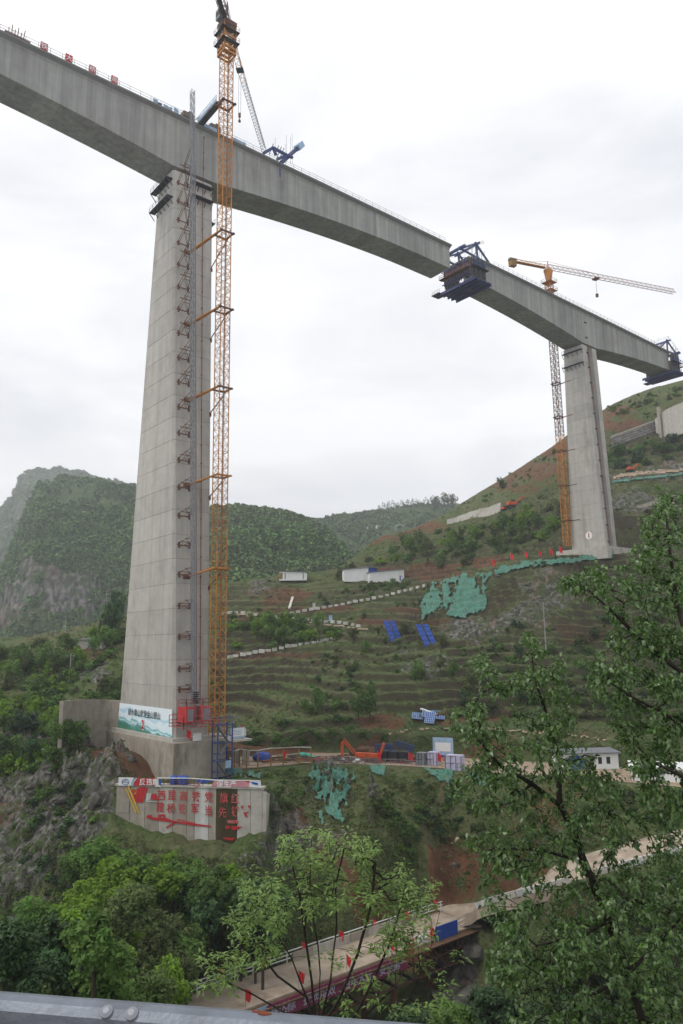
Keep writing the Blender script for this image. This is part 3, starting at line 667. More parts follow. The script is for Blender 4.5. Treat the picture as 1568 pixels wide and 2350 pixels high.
for za, zb in zip(zs[:-1], zs[1:]):
    n = 16; V = ring1(za, .05) + ring1(za + .05) + ring1(zb - .05) + ring1(zb, .05); Fc = [tuple(range(n))[::-1], tuple(range(3 * n, 4 * n))]
    for k in range(3): Fc += [(k * n + i, k * n + (i + 1) % n, (k + 1) * n + (i + 1) % n, (k + 1) * n + i) for i in range(n)]
    MB().add(V, Fc).build('pier_segment', M['pier'], short)
loft(ring1(ZT1 - 1.4), ring1(ZT1, 0, .05)).build('pier_head', M['pier'], short)
b = MB(); b.box(B(LB, 0, ZB1 - 1.9), (15, 18, 3.8), (SD, TD, UP)); b.build('pile_cap', M['conc_l'], short)
for z in (ZT1 - 1.7, ZT1 - 6.2):
    a, b_, w_ = corner1(z); platform(short, (a, -w_), (a, w_), (-1, 0), z, .9)
a, b_, w_ = corner1(ZT1 - 6); platform(short, (b_, -w_ + 2), (b_, w_), (1, 0), ZT1 - 6.5, 1.4)
z = ZB1 + 4.3; a, b_, w_ = corner1(z); cc = B(a, -.1 * w_, z) - SD * .05; r_ = -TD
b = MB(); b.poly([cc + r_ * 1.15 * cos(q) + UP * 1.2 * sin(q) for q in np.linspace(0, 2 * pi, 21)[:-1]], -SD, .06); pl = b.build('number_plate', M['paint_w'], short)
text('1', 2.2, M['red'], pl, cc, r_, UP, name='number', depth=.1, bold=.03)
for z in np.linspace(ZB1 + 2, ZT1 + 8, 15):
    w_ = corner1(min(z, ZT1))[2] if z < ZT1 else WB / 2
    MB().box(B(142.9 - .2, -w_ - .15, z), (1.1, .3, .25), (SD, TD, UP)).build('pipe_clamp', M['darksteel'], short)
b = MB(); b.tube(B(143, -corner1(ZB1)[2] - .2, ZB1), B(143, -corner1(ZT1)[2] - .2, ZT1), .08, n=5); b.build('drain_pipe', M['redsteel'], short)
for sgn in (-1, 1):
    rl = [B(s, sgn * (WD / 2 - .15), zdeck(s)) for s in np.arange(S2 + 4, LB + 52, 2.2)]; railing('deck_railing', rl, 1.15, short, M['greysteel'], r=.03)

# ================================================================== CRANES
def lattice_mesh(name, w, h, leg, br, m, ax=(SD, TD), mid=True):
    b = MB(); X, Y = ax; c = [(-1, -1), (1, -1), (1, 1), (-1, 1)]; P = [X * i * w / 2 + Y * j * w / 2 for i, j in c]
    for p in P: b.beam(p, p + UP * h, leg)
    for k in range(4):
        a, q = P[k], P[(k + 1) % 4]
        b.beam(a, q, br); 
        b.beam(a, q + UP * h / 2, br); b.beam(q + UP * h / 2, a + UP * h, br)
        if mid: b.beam(a + UP * h / 2, q + UP * h / 2, br)
    return mesh_from(name, b.v, b.f, m)
def truss(b, A, C, w, h, n, ch, br, tri=False, updir=UP):
    """box or triangular lattice girder from A to C"""
    A = np.array(A, float); C = np.array(C, float); d, x, y = basis(C - A, updir)
    O = [-x * w / 2, x * w / 2] + ([y * h] if tri else [x * w / 2 + y * h, -x * w / 2 + y * h])
    for o in O: b.beam(A + o, C + o, ch)
    k = len(O)
    for i in range(n):
        p, q = A + (C - A) * i / n, A + (C - A) * (i + 1) / n; m_ = (p + q) / 2
        for j in range(k):
            o, r = O[j], O[(j + 1) % k]
            b.beam(p + o, m_ + r, br); b.beam(m_ + r, q + o, br)
            if not tri: b.beam(p + o, p + r, br)
    return b
def align(o, axis, org):      # place a section so that its z runs along a slightly leaning axis
    ax_ = np.array(axis) / np.linalg.norm(axis); zq = Vector((0, 0, 1)).rotation_difference(Vector(ax_)); o.rotation_mode = 'QUATERNION'; o.rotation_quaternion = zq; o.location = Vector([float(q) for q in org])
T_CR = -13.2
_, cb = onT(497, 1690, T_CR); _, ct = onT(520.5, 120, T_CR)
cb = cb.copy(); cb_z = gz(cb[0], cb[1]); axis = (ct - cb) / np.linalg.norm(ct - cb); Lm = np.linalg.norm(ct - cb)
crane = thing('tower_crane', 'tall orange lattice tower crane tied to the big pier marked 2', 'tower crane', cb, 'tower cranes')
me = lattice_mesh('mast_section', 2.0, 2.9, .17, .07, M['orange'])
nsec = int(Lm / 2.9)
for k in range(nsec):
    o = link('mast_section', me, crane); align(o, axis, axis * k * 2.9)
def cpnt(h): return cb + axis * h                     # point on the mast axis
def cage_platform(h, w, name='mast_platform', rail=1.1, parent=None):
    c = cpnt(h); b = MB(); 
    for sx, tx, dx, dy in ((1, 0, .9, w), (-1, 0, .9, w), (0, 1, w, .9), (0, -1, w, .9)):
        b.box(c + SD * sx * (w / 2 - .45) + TD * tx * (w / 2 - .45), (dx, dy, .1), (SD, TD, UP))
    p = b.build(name, M['darksteel'], parent or crane); q = [c + SD * i * w / 2 + TD * j * w / 2 for i, j in ((-1, -1), (0, -1), (1, -1), (1, 0), (1, 1), (0, 1), (-1, 1), (-1, 0), (-1, -1))]
    railing('guard_rail', q, rail, p, M['greysteel'], r=.03); return p
ht = nsec * 2.9
def h_at(v):     # height along the mast seen at picture row v
    lo, hi = 0., 400.
    for _ in range(50):
        m_ = (lo + hi) / 2
        if proj(cpnt(m_))[1] > v: lo = m_
        else: hi = m_
    return lo
for v, w_ in ((104, 3.9), (79, 3.9)): cage_platform(h_at(v), w_)
b = MB()
for h in (h_at(128), h_at(118), h_at(92)):
    for i, j in ((-1, -1), (1, -1), (1, 1), (-1, 1)): b.beam(cpnt(h) + SD * i * 1.35 + TD * j * 1.35, cpnt(h + 3) + SD * i * 1.35 + TD * j * 1.35, .16)
    for sgn in (-1, 1):
        b.beam(cpnt(h) + SD * 1.35 * sgn - TD * 1.35, cpnt(h) + SD * 1.35 * sgn + TD * 1.35, .3); b.beam(cpnt(h) - SD * 1.35 + TD * 1.35 * sgn, cpnt(h) + SD * 1.35 + TD * 1.35 * sgn, .3)
        b.beam(cpnt(h) + SD * 1.35 * sgn - TD * 1.35, cpnt(h + 3) + SD * 1.35 * sgn + TD * 1.35, .12)
b.build('climbing_frame', M['orange'], crane)
h0 = h_at(128); h1 = h_at(66)
for k in range(int((h1 - ht) / 2.9) + 1):
    o = link('mast_section', me, crane); align(o, axis, axis * (ht + k * 2.9))
zj = cpnt(h_at(58))[2]
b = MB(); b.tube(cpnt(h_at(66)), cpnt(h_at(62)), 1.6, 1.9, 12); b.box(cpnt(h_at(60)), (3, 3, .9), (SD, TD, UP)); b.build('slewing_unit', M['rust'], crane)
b = MB(); cbx = cpnt(h_at(48)) - SD * 1.6 - TD * .4; b.box(cbx, (1.7, 1.7, 2.2), (SD, TD, UP)); cabo = b.build('operator_cab', M['greysteel'], crane)
b = MB(); b.box(cbx - SD * .87, (.05, 1.3, 1.1), (SD, TD, UP)); b.box(cbx - TD * .87, (1.3, .05, 1.1), (SD, TD, UP)); b.build('cab_window', M['dark'], cabo)
jt = atz(607, 348, zj); jr = cpnt(h_at(60)) + UP * 0; jr[2] = zj; jd = jt - jr; jl = np.linalg.norm(jd); jd /= jl
js = np.cross(jd, UP)
b = MB(); truss(b, jr + jd * 1.0, jr + jd * 16, 1.3, 1.3, 8, .09, .05, True); b.build('jib_root', M['orange'], crane)
b = MB(); truss(b, jr + jd * 16, jt, 1.25, 1.3, 22, .085, .045, True); jb = b.build('jib', M['greysteel'], crane)
tr_ = jr + jd * 12
b = MB(); b.box(tr_ - UP * .3, (1.4, 1.6, .3), (jd, js, UP)); trl = b.build('trolley', M['darksteel'], crane)
b = MB(); hk = tr_ - UP * 11
for q in (-.25, .25): b.tube(tr_ + js * q, hk + js * q, .03, n=4)
b.build('hoist_rope', M['darksteel'], crane)
b = MB(); b.box(hk - UP * .5, (.35, .5, 1.0), (jd, js, UP)); b.tube(hk - UP * 1, hk - UP * 1.6, .08); b.add(*lump(hk - UP * 1.9, .35, 2)); b.build('hook_block', M['rust'], crane)
b = MB(); truss(b, jr - jd * .6, jr - jd * 17, 1.5, .9, 8, .12, .06); b.build('counter_jib', M['rust'], crane)
b = MB(); b.box(jr - jd * 8 - UP * .1, (15, .9, .06), (jd, js, UP)); b.build('counter_jib_walkway', M['darksteel'], crane)
b = MB()
for k in range(4): b.box(jr - jd * (14.5 + k * .6) - UP * .6, (.5, 1.6, 2.), (jd, js, UP))
b.build('counterweight', M['conc'], crane)
b = MB(); b.beam(jr - SD * .4, jr + UP * 5.5, .18); b.beam(jr + SD * .4, jr + UP * 5.5, .18); b.tube(jr + UP * 5.5, jr - jd * 15, .05); b.tube(jr + UP * 5.5, jr + jd * 14 + UP * 1.4, .05); b.build('tower_head', M['rust'], crane)
b = MB(); 
for k in range(40):
    p = cpnt(2 + k * 3.3) + TD * .3; b.beam(p + SD * .45, p + SD * .45 + UP * 3.2, .05); b.beam(p + SD * .8, p + SD * .8 + UP * 3.2, .05)
    for q in range(8): b.beam(p + SD * .45 + UP * q * .4, p + SD * .8 + UP * q * .4, .04)
b.build('ladder', M['rust'], crane)
for v in (241, 538, 712, 893, 1093, 1305):
    h = h_at(v); c = cpnt(h); b = MB()
    for i, j in ((-1, -1), (1, -1), (1, 1), (-1, 1)):
        pass
    q = [c + SD * i * 1.3 + TD * j * 1.3 for i, j in ((-1, -1), (1, -1), (1, 1), (-1, 1))]
    for k in range(4): b.beam(q[k] + (q[k] - q[(k + 1) % 4]) * .12, q[(k + 1) % 4] + (q[(k + 1) % 4] - q[k]) * .12, .28)
    col_ = b.build('anchor_collar', M['rust'] if v < 1000 else M['orange'], crane)
    if v < 300: continue
    z = c[2] - .8; a, b_, w_ = corner2(z); wl = B(a + .35 * (b_ - a), -w_, z - .6); wr_ = B(b_ - .5, -w_, z - 2.5)
    b = MB(); b.tube(q[3], wl + SD * .5, .17, n=6); b.tube(q[0], wl, .17, n=6); b.build('tie_rod', M['orange'], col_)
    b = MB(); b.tube(q[2] - UP * .5, wr_, .12, n=6); b.box(wr_, (.9, .3, .7), (SD, TD, UP)); b.box(wl, (1.4, .35, .8), (SD, TD, UP)); b.build('wall_bracket', M['rust'], col_)
# ---- far crane behind the short pier
_, fb = onT(1303, 1252, 6.5); _, ft = onT(1259.5, 640, 6.5); fax = (ft - fb) / np.linalg.norm(ft - fb); fl = np.linalg.norm(ft - fb)
fcr = thing('tower_crane', 'farther orange tower crane with a long flat jib beside the pier marked 1', 'tower crane', fb, 'tower cranes')
me2 = lattice_mesh('mast_section', 1.9, 2.8, .2, .09, M['orange']); me3 = lattice_mesh('mast_section', 1.9, 2.8, .2, .1, M['rust'])
for k in range(int(fl / 2.8)):
    o = link('mast_section', me2 if k < 13 or k > 26 else me3, fcr); align(o, fax, fax * k * 2.8)
def fp(h): return fb + fax * h
for k in range(5):
    c = fp(8 + k * 11.5); b = MB(); q = [c + SD * i * 1.2 + TD * j * 1.2 for i, j in ((-1, -1), (1, -1), (1, 1), (-1, 1))]
    for i in range(4): b.beam(q[i], q[(i + 1) % 4], .3)
    a, b_, w_ = corner1(min(c[2], ZT1)); b.tube(q[1], B(a, .4 * w_, c[2]), .13); b.tube(q[2], B(a, .9 * w_, c[2]), .13)
    b.build('anchor_collar', M['rust'], fcr)
for h in (fl - 4.5, fl - 1.5): cage_p = None; c = fp(h); b = MB(); b.box(c, (3.8, 3.8, .12), (SD, TD, UP)); pp = b.build('mast_platform', M['orange'], fcr); railing('guard_rail', [c + SD * i * 1.9 + TD * j * 1.9 for i, j in ((-1, -1), (1, -1), (1, 1), (-1, 1), (-1, -1))], 1.1, pp, M['greysteel'], r=.04)
b = MB(); b.tube(fp(fl - 1), fp(fl + 2.2), .9, 1.4, 10); b.box(fp(fl + 2.8), (2.2, 2.2, 1.0), (SD, TD, UP)); b.build('slewing_unit', M['orange'], fcr)
fz = fp(fl + 3.8)[2]; f0 = fp(fl + 3.8); ftip = atz(1548, 673, fz); fct = atz(1164, 606, fz)
fd = ftip - f0; flj = np.linalg.norm(fd); fd /= flj; fs = np.cross(fd, UP)
b = MB(); truss(b, f0, ftip, 1.5, 1.6, 26, .13, .07, True); b.build('jib', M['redsteel'], fcr)
b = MB(); truss(b, f0, f0 - fd * 15, 1.3, .8, 8, .13, .07); b.box(f0 - fd * 8 + UP * .1, (14, 1.2, .08), (fd, fs, UP)); b.build('counter_jib', M['orange'], fcr)
b = MB()
for k in range(3): b.box(f0 - fd * (13.4 + k * .8) - UP * .8, (.6, 1.6, 1.9), (fd, fs, UP))
b.build('counterweight', M['ochre'], fcr)
b = MB(); b.box(f0 - fd * 14.2 + UP * .6, (2.6, 1.4, .8), (fd, fs, UP)); b.build('winch_house', M['scrap'], fcr)
b = MB(); b.beam(f0, f0 + UP * 2.6, .25); b.tube(f0 + UP * 2.6, f0 + fd * 20 + UP * 1.6, .05); b.tube(f0 + UP * 2.6, f0 - fd * 13, .05); b.build('tower_head', M['orange'], fcr)
tq = f0 + fd * 20; b = MB(); b.box(tq - UP * .4, (1.8, 1.8, .5), (fd, fs, UP)); b.build('trolley', M['rust'], fcr)
b = MB(); b.tube(tq, tq - UP * 6, .05); b.build('hoist_rope', M['darksteel'], fcr)
b = MB(); b.box(tq - UP * 6.6, (.7, .7, 1.2), (fd, fs, UP)); b.build('hook_block', M['rust'], fcr)

# ================================================================== CONSTRUCTION HOIST
T_H = -14.3
_, hb = onT(444.5, 1668, T_H); _, htp = onT(442, 197, T_H); hax = (htp - hb) / np.linalg.norm(htp - hb); hl = np.linalg.norm(htp - hb)
hoist = thing('construction_hoist', 'slender grey hoist mast with red cages climbing the big pier', 'hoist', hb)
meh = lattice_mesh('mast_section', .65, 1.9, .1, .05, M['greysteel']); 
for k in range(int(hl / 1.9)):
    o = link('mast_section', meh, hoist); align(o, hax, hax * k * 1.9)
b = MB()
b.beam(hb + SD * .55, hb + SD * .55 + hax * (hl * .86), .14); b.build('guide_rail', M['redsteel'], hoist)
b = MB(); b.beam(hb - SD * .5, hb - SD * .5 + hax * (hl * .86), .09); b.build('cable_guide', M['greysteel'], hoist)
def hh_at(v):
    lo, hi = 0., 400.
    for _ in range(40):
        m_ = (lo + hi) / 2
        if proj(hb + hax * m_)[1] > v: lo = m_
        else: hi = m_
    return lo
for v in (342, 389, 437, 495, 550, 606, 662, 722, 783, 843, 904, 968, 1033, 1099, 1167, 1237, 1307, 1381, 1454, 1529, 1577, 1652):
    h = hh_at(v); c = hb + hax * h; z = c[2] - .5
    if z < ZT2: a, b_, w_ = corner2(z)
    else: a, b_, w_ = -4.56, 4.6, WB / 2
    wa, wb_ = B(a + 1.1, -w_, z), B(a + 3.2, -w_, z); b = MB(); zz = UP * .9
    for q in (0, 1):
        p0, p1_ = c - SD * .35 + zz * (q - .5), c + SD * .1 + TD * .3 + zz * (q - .5)
        b.beam(wa + zz * (q - .5), p0, .07); b.beam(wb_ + zz * (q - .5), p1_, .07); mid = (wa + p0) / 2 + zz * (q - .5) * 0
        b.beam((wa + p0) / 2 + zz * (q - .5), (wb_ + p1_) / 2 + zz * (q - .5), .09); b.beam(wb_ + zz * (q - .5), (wa + p0) / 2 + zz * (q - .5), .07)
    b.beam(wa - SD * .4, wb_ + SD * .2, .16); b.box(wa, (.35, .2, 1.1), (SD, TD, UP)); b.box(wb_, (.35, .2, 1.1), (SD, TD, UP)); b.beam((wa + c) / 2 - SD * 1.1, (wb_ + c) / 2, .13)
    b.build('wall_tie', M['rust'], hoist)
for sgn, nm in ((-1, 'hoist_cage'), (1, 'hoist_cage')):
    c = hb + SD * sgn * 1.55 + UP * 2.1 - TD * .2; b = MB()
    b.box(c, (1.5, 3., 2.5), (SD, TD, UP)); cg = b.build(nm, M['red'] if sgn < 0 else M['redfade'], hoist)
    b = MB(); b.box(c - TD * 1.53, (1.1, .06, 1.9), (SD, TD, UP)); b.build('cage_door', M['greysteel'], cg)
    railing('guard_rail', [c + UP * 1.25 + SD * i * .75 + TD * j * 1.5 for i, j in ((-1, -1), (1, -1), (1, 1), (-1, 1), (-1, -1))], 1.2, cg, M['redsteel'], r=.04)
b = MB()
fe = [hb + SD * i * 3.2 + TD * j * 2.6 for i, j in ((-1, -1), (0, -1), (1, -1), (1, 1), (-1, 1), (-1, -1))]
railing('base_enclosure', fe, 2.0, hoist, M['redfade'], r=.05, rails=(.1, .35, .6, 1.))
for c in range(6): b.tube(hb + UP * (3.8 + .35 * c) + SD * .2, hb + UP * (4. + .35 * c) + SD * .2, .6, n=8)
b.build('cable_drum', M['black'], hoist)
print('pier2 base', proj(B(-5.66, -12.1, ZB2)), 'pier1 base', proj(B(141, -6, ZB1)), 'left tip', proj(B(-112, -4, 100)), 's right', onT(1490, 870, -3.7)[0], onT(1568, 830, -3.7)[0])

# ================================================================== GIRDER EQUIPMENT
def rod(b, p, l, r=.03): b.tube(p, p + UP * l, r, n=4)
def traveller(label, s_tip, sg, full=True):
    """form traveller on the cantilever tip s_tip, reaching forward in direction sg"""
    L0 = s_tip; z = zdeck(L0); o = thing('form_traveller', label, 'form traveller', B(L0, 0, z), 'form travellers on the girder')
    P = lambda s, t, q: B(L0 + sg * s, t, zdeck(L0 + sg * s) + q)
    for t in (-3.4, 3.4):
        b = MB(); a, c, d_, e_ = P(-5.2, t, .5), P(.4, t, .7), P(7.6, t, 1.2), P(.8, t, 5.0)
        for p, q in ((a, c), (c, d_), (a, e_), (e_, d_), (c, e_)): b.beam(p, q, .42, .5)
        for p in (a, c, e_, d_): b.box(p, (.9, .5, .9), (SD, TD, UP))
        b.build('main_truss', M['bluesteel'], o)
    b = MB()
    for s_, q in ((.8, 4.8), (7.0, 1.7), (7.6, 1.5)): b.beam(P(s_, -4.8, q), P(s_, 4.8, q), .35, .6)
    b.beam(P(-.8, -3.4, .8), P(-.8, 3.4, 4.4), .16); b.beam(P(-.8, 3.4, .8), P(-.8, -3.4, 4.4), .16); b.build('cross_beam', M['bluesteel'], o)
    q_ = [P(-.8, -4.8, 4.8), P(-.8, 4.8, 4.8), P(5.3, 4.8, 1.6), P(5.3, -4.8, 1.6), P(-.8, -4.8, 4.8)]
    railing('guard_rail', q_, 1.1, o, M['greysteel'], r=.03)
    h = hh(L0, 0 if sg > 0 else LB) + .7; b = MB()
    for s_ in (-.5, 1.6, 3.4, 5.1):
        for t in (-5.2, -4.2, 4.2, 5.2): b.tube(P(s_, t, 2.6), P(s_, t, -h - .8), .05, n=4)
    b.build('hanger_rod', M['greysteel'], o)
    b = MB(); b.box(P(2.4, 0, -h - .35), (7.2, 13, .3), (SD, TD, UP)); b.build('bottom_platform', M['darksteel'], o)
    for s_ in (-1, 1, 2.6, 4.4, 5.9):
        b = MB(); b.beam(P(s_, -6.6, -h - .8), P(s_, 6.6, -h - .8), .3, .6); b.build('platform_joist', M['bluesteel'], o)
    for t in (-4.5, 4.5):
        b = MB(); sg2 = 1 if t > 0 else -1
        b.box(P(2.2, t + .2 * sg2, -h / 2 - .4), (5.6, .25, h - 1.2), (SD, TD, UP)); b.build('side_formwork', M['scrap'], o)
        b = MB()
        for s_ in np.linspace(-.4, 4.9, 7): b.beam(P(s_, t + .5 * sg2, -.6), P(s_, t + .5 * sg2, -h), .16, .35)
        for q in (.25, .5, .75): b.beam(P(-.6, t + .75 * sg2, -h * q), P(5.2, t + .75 * sg2, -h * q), .14, .2)
        b.build('formwork_rib', M['darksteel'], o)
        b = MB(); b.box(P(2.3, t + 1.1 * sg2, -h * .52), (6.6, 1.2, .12), (SD, TD, UP)); pf = b.build('side_platform', M['darksteel'], o)
        railing('guard_rail', [P(x, t + 1.7 * sg2, -h * .52) for x in np.linspace(-1, 5.6, 5)], 1.1, pf, M['blue'] if t < 0 else M['greysteel'], r=.05)
    b = MB(); b.box(P(5.6, 0, -h * .5), (.5, 9.8, h - 2.2), (SD, TD, UP)); b.build('front_formwork', M['scrap'], o)
    b = MB()
    for t in np.linspace(-4.4, 4.4, 8): b.beam(P(6., t, -1.2), P(6., t, -h + .2), .2)
    for q in (.3, .55, .8): b.beam(P(6.1, -5.4, -h * q), P(6.1, 5.4, -h * q), .22)
    b.build('front_formwork_rib', M['bluesteel'], o)
    pf = MB().box(P(6.7, 0, -h * .62), (1.3, 11, .15), (SD, TD, UP)).build('front_platform', M['wood'], o)
    railing('guard_rail', [P(7.3, t, -h * .62) for t in np.linspace(-5.4, 5.4, 7)], 1.1, pf, M['redsteel'], r=.06)
    pf = MB().box(P(5.4, 7.6, -h - .4), (3., 3., .2), (SD, TD, UP)).build('outrigger_platform', M['darksteel'], o)
    railing('guard_rail', [P(6.6, t, -h - .3) for t in np.linspace(6, 9, 4)], 1.1, pf, M['greysteel'], r=.03)
    b = MB()
    for k, (s_, t) in enumerate(((-3, -2), (-3.4, 2), (3, -1), (1, 3))): rod(b, P(s_, t, .6), 5.2)
    b.build('standing_rod', M['greysteel'], o)
    b = MB(); rr_ = random.Random(4)
    for k in range(26):
        p = P(rr_.uniform(-.5, 6), rr_.uniform(-5, 5), -h + rr_.uniform(-.8, h - 1)); b.box(p, (rr_.uniform(.4, 1.5), rr_.uniform(.4, 1.5), rr_.uniform(.1, .7)), (SD, TD, UP))
    b.build('loose_formwork', M['scrap'], o)
    return o
traveller('dark blue form traveller hanging at the gap between the two girders', S2 - 1.3, -1)
traveller('dark blue form traveller at the right hand end of the girder above the hill', LB + 53, 1)
# dismantled traveller on the tall pier's deck
def DP(u, v, t=-3.): s_, Q = onT(u, v, t); return Q
o = thing('form_traveller', 'half dismantled blue truss standing on the deck right of the orange crane', 'form traveller', DP(640, 372), 'form travellers on the girder')
b = MB()
for t in (-3.2, .5):
    A_, B_, C_, D_, E_ = DP(605, 352, t), DP(627, 339, t), DP(658, 356, t), DP(634, 356, t), DP(650, 372, t)
    for p, q in ((A_, B_), (B_, C_), (B_, D_), (C_, E_), (C_, DP(636, 366, t))): b.beam(p, q, .45, .6)
    b.beam(C_, DP(672, 362, t), .5, .5)
b.build('main_truss', M['bluesteel'], o)
b = MB(); b.beam(DP(645, 374), DP(692, 332, -1.0), .8, .8); b.build('leaning_beam', M['bluesteel'], o)
b = MB(); b.box(DP(687, 336, -1.4), (2.6, 1.5, 1.3), basis(DP(692, 332, -1.) - DP(645, 374))); b.build('beam_end_frame', M['lblue'], o)
b = MB()
for u, v in ((630, 352), (636, 355), (642, 358), (618, 348)): b.beam(DP(u, v + 6), DP(u + 10, v - 18, -1), .13)
b.build('scaffold_bar', M['darksteel'], o)
b = MB()
for u, v, l in ((632, 356, 4.5), (655, 375, 5), (658, 372, 7), (671, 378, 8), (667, 376, 7)): rod(b, DP(u, v), l, .035)
b.build('standing_rod', M['greysteel'], o)
b = MB(); b.beam(DP(643, 374, -WD / 2 - .15), DP(643, 405, -WD / 2 - .15), .25); b.build('hanging_column', M['bluesteel'], o)
# access gangway from deck to mast
o = thing('crane_access_gangway', 'sloping blue gangway climbing from the deck to the crane mast', 'gangway', DP(458, 284), None)
g0, g1 = DP(460, 286, -4.5), DP(503, 236, -11.5); dg_, dx, dy = basis(g1 - g0)
MB().beam(g0, g1, 1.2, .45).build('walkway_beam', M['darksteel'], o)
for sgn in (-1, 1): 
    b = MB(); 
    for k in range(7): p = g0 + (g1 - g0) * k / 6 + dx * sgn * .65; b.beam(p, p + UP * 1.5, .08)
    b.beam(g0 + dx * sgn * .65 + UP * 1.4, g1 + dx * sgn * .65 + UP * 1.4, .08); b.beam(g0 + dx * sgn * .65 + UP * .6, g1 + dx * sgn * .65 + UP * .6, .1, .6); b.build('side_panel', M['lblue'] if sgn > 0 else M['bluesteel'], o)
b = MB(); b.tube(DP(449, 275), DP(504, 233, -11), .07); b.tube(DP(452, 274), DP(506, 229, -11), .05); b.build('stay_rod', M['rust'], o)
# light blue site hoardings and odd kit on the deck
def deckbox(name, label, cat, s0, s1, t, h, m, group=None, th=.12, z0=0.):
    a = B(s0, t, zdeck(s0) + z0); c = B(s1, t, zdeck(s1) + z0); o = MB().poly([a, c, c + UP * h, a + UP * h], TD, th).build(name, m, None, a); tag(o, label, cat, group); return o
su = lambda u, v: onT(u, v, -WD / 2 + .4)[0]
hoard = thing('site_hoarding', 'row of light blue hoarding sheets on the deck left of the hoist mast', 'hoarding', B(su(352, 232), -4.3, zdeck(0)))
edges_ = [su(352, 232), su(364, 238), su(376, 243), su(388, 248), su(400, 253), su(412, 259), su(424, 264)]
for k, (a, c) in enumerate(zip(edges_[:-1], edges_[1:])):
    t = -WD / 2 + .4 + (.5 if k % 2 else 0)
    MB().poly([B(a, t, zdeck(a)), B(c - .15, t, zdeck(c)), B(c - .15, t, zdeck(c) + (1.2, 1.3, 1.0, 1.5, 1.1, .8)[k]), B(a, t, zdeck(a) + (1.2, 1.1, 1.0, 1.2, 1.4, .8)[k])], TD, .12).build('hoarding_sheet', M['lblue'] if k != 1 else M['bluesteel'], hoard)
deckbox('site_hoarding', 'grey blue hoarding on the deck just left of the crane mast', 'hoarding', su(468, 292), su(500, 306), -4.1, 1.2, M['lblue'])
deckbox('site_hoarding', 'low grey blue hoarding on the deck just right of the crane mast', 'hoarding', su(534, 320), su(566, 332), -4.1, 1.1, M['lblue'])
for nm, lb, u0, v0 in (('machine_crate', 'dark crate beside the hoist head on the deck', 430, 268), ('machine_crate', 'dark machine on the deck behind the crane mast', 492, 296)):
    p = DP(u0, v0, -3); o = MB().box(p, (2.4, 1.4, 1.2), (SD, TD, UP)).box(p + SD * .6 + UP * .8, (.8, 1., .8), (SD, TD, UP)).build(nm, M['scrap'], None, p); tag(o, lb, 'crate')
# rebar stubs at the left
p = DP(20, 78, -4); b = MB()
for k in range(6): b.tube(p + SD * k * .5, p + SD * k * .55 + UP * (2.2 if k % 2 else 1.5), .08, n=4)
b.box(p + SD * 1.5, (4.4, .6, .5), (SD, TD, UP)); tag(b.build('steel_bar_bundle', M['rust'], None, p), 'bundle of upright rusty bars at the far left of the deck', 'steel bars')
ch = '铁大桥局'
for k, (u, v) in enumerate(((102, 107), (159, 133), (213, 158), (263.5, 183))):
    t = -WD / 2 - .05; s_, _q = onT(u, v, t); z = zdeck(s_) + .05
    o = thing('character_sign', 'red square sign with the white character %s on the deck edge, %s of four' % (ch[k], ('first', 'second', 'third', 'last')[k]), 'sign', B(s_, t, z), 'red character signs on the bridge deck')
    w_ = .66; pn = MB().poly([B(s_ - w_, t, z), B(s_ + w_, t, z), B(s_ + w_, t, z + 1.45), B(s_ - w_, t, z + 1.45)], TD, .1).build('sign_board', M['red'], o)
    text(ch[k], 1.25, M['paint_w'], pn, B(s_, t, z + .72), SD, UP, depth=.05, bold=.008)
    MB().beam(B(s_ - .6, t + .12, z + 1.2), B(s_ - .6, t + 1.0, z), .06).beam(B(s_ + .6, t + .12, z + 1.2), B(s_ + .6, t + 1.0, z), .06).build('sign_stay', M['rust'], o)

# ================================================================== WALLS
W0 = at(268, 1802, 116.); W1 = at(602, 1811, 111.3); W1[2] = W0[2] = -20.2
wd_ = (W1 - W0); wl_ = np.linalg.norm(wd_); wd_ = wd_ / wl_; wn_ = np.cross(wd_, UP)      # towards the camera
def wp(u, v, off=.05):
    A = ray(u, v); d = ((W0 + wn_ * off) @ wn_) / (A @ wn_); return A * d
wall = thing('retaining_wall', 'concrete retaining wall painted with a red flag, red characters and a train', 'retaining wall', W0)
edg = [268, 300, 334, 366, 398, 430, 448, 480, 497, 545, 575, 602]
pm = ['conc', 'conc', 'conc', 'conc_l', 'conc', 'conc', 'conc_white', 'conc', 'conc_brown', 'conc_l', 'conc_l']
for k, (a, c) in enumerate(zip(edg[:-1], edg[1:])):
    pa, pc = wp(a, 1808, 0), wp(c, 1808, 0); pa[2] = pc[2] = W0[2]; b = MB(); g = wd_ * .03
    zb = -11.
    b.poly([pa + g + UP * zb, pc - g + UP * zb, pc - g, pa + g], -wn_, 1.0 + .04 * (k % 3)); b.build('wall_panel', M[pm[k]], wall)
b = MB(); b.box((W0 + W1) / 2 - wn_ * .6 + UP * .1, (wl_ + .3, 1.5, .25), (wd_, wn_, UP)); b.build('coping', M['conc_l'], wall)
MB().poly([W1 - UP * .3 + wd_ * .02, W1 - wn_ * 3 - UP * 1.5, W1 - wn_ * 3 - UP * 9, W1 - UP * 9 + wd_ * .02], wd_, .6).build('return_wall', M['conc_l'], wall)
def wchar(c, u, v, sz, m='red', st=1., nm='painted_character', off=.1):
    return text(c, sz, M[m], wall, wp(u, v, off), wd_, UP, name=nm, depth=.02, stretch=st, bold=.012)
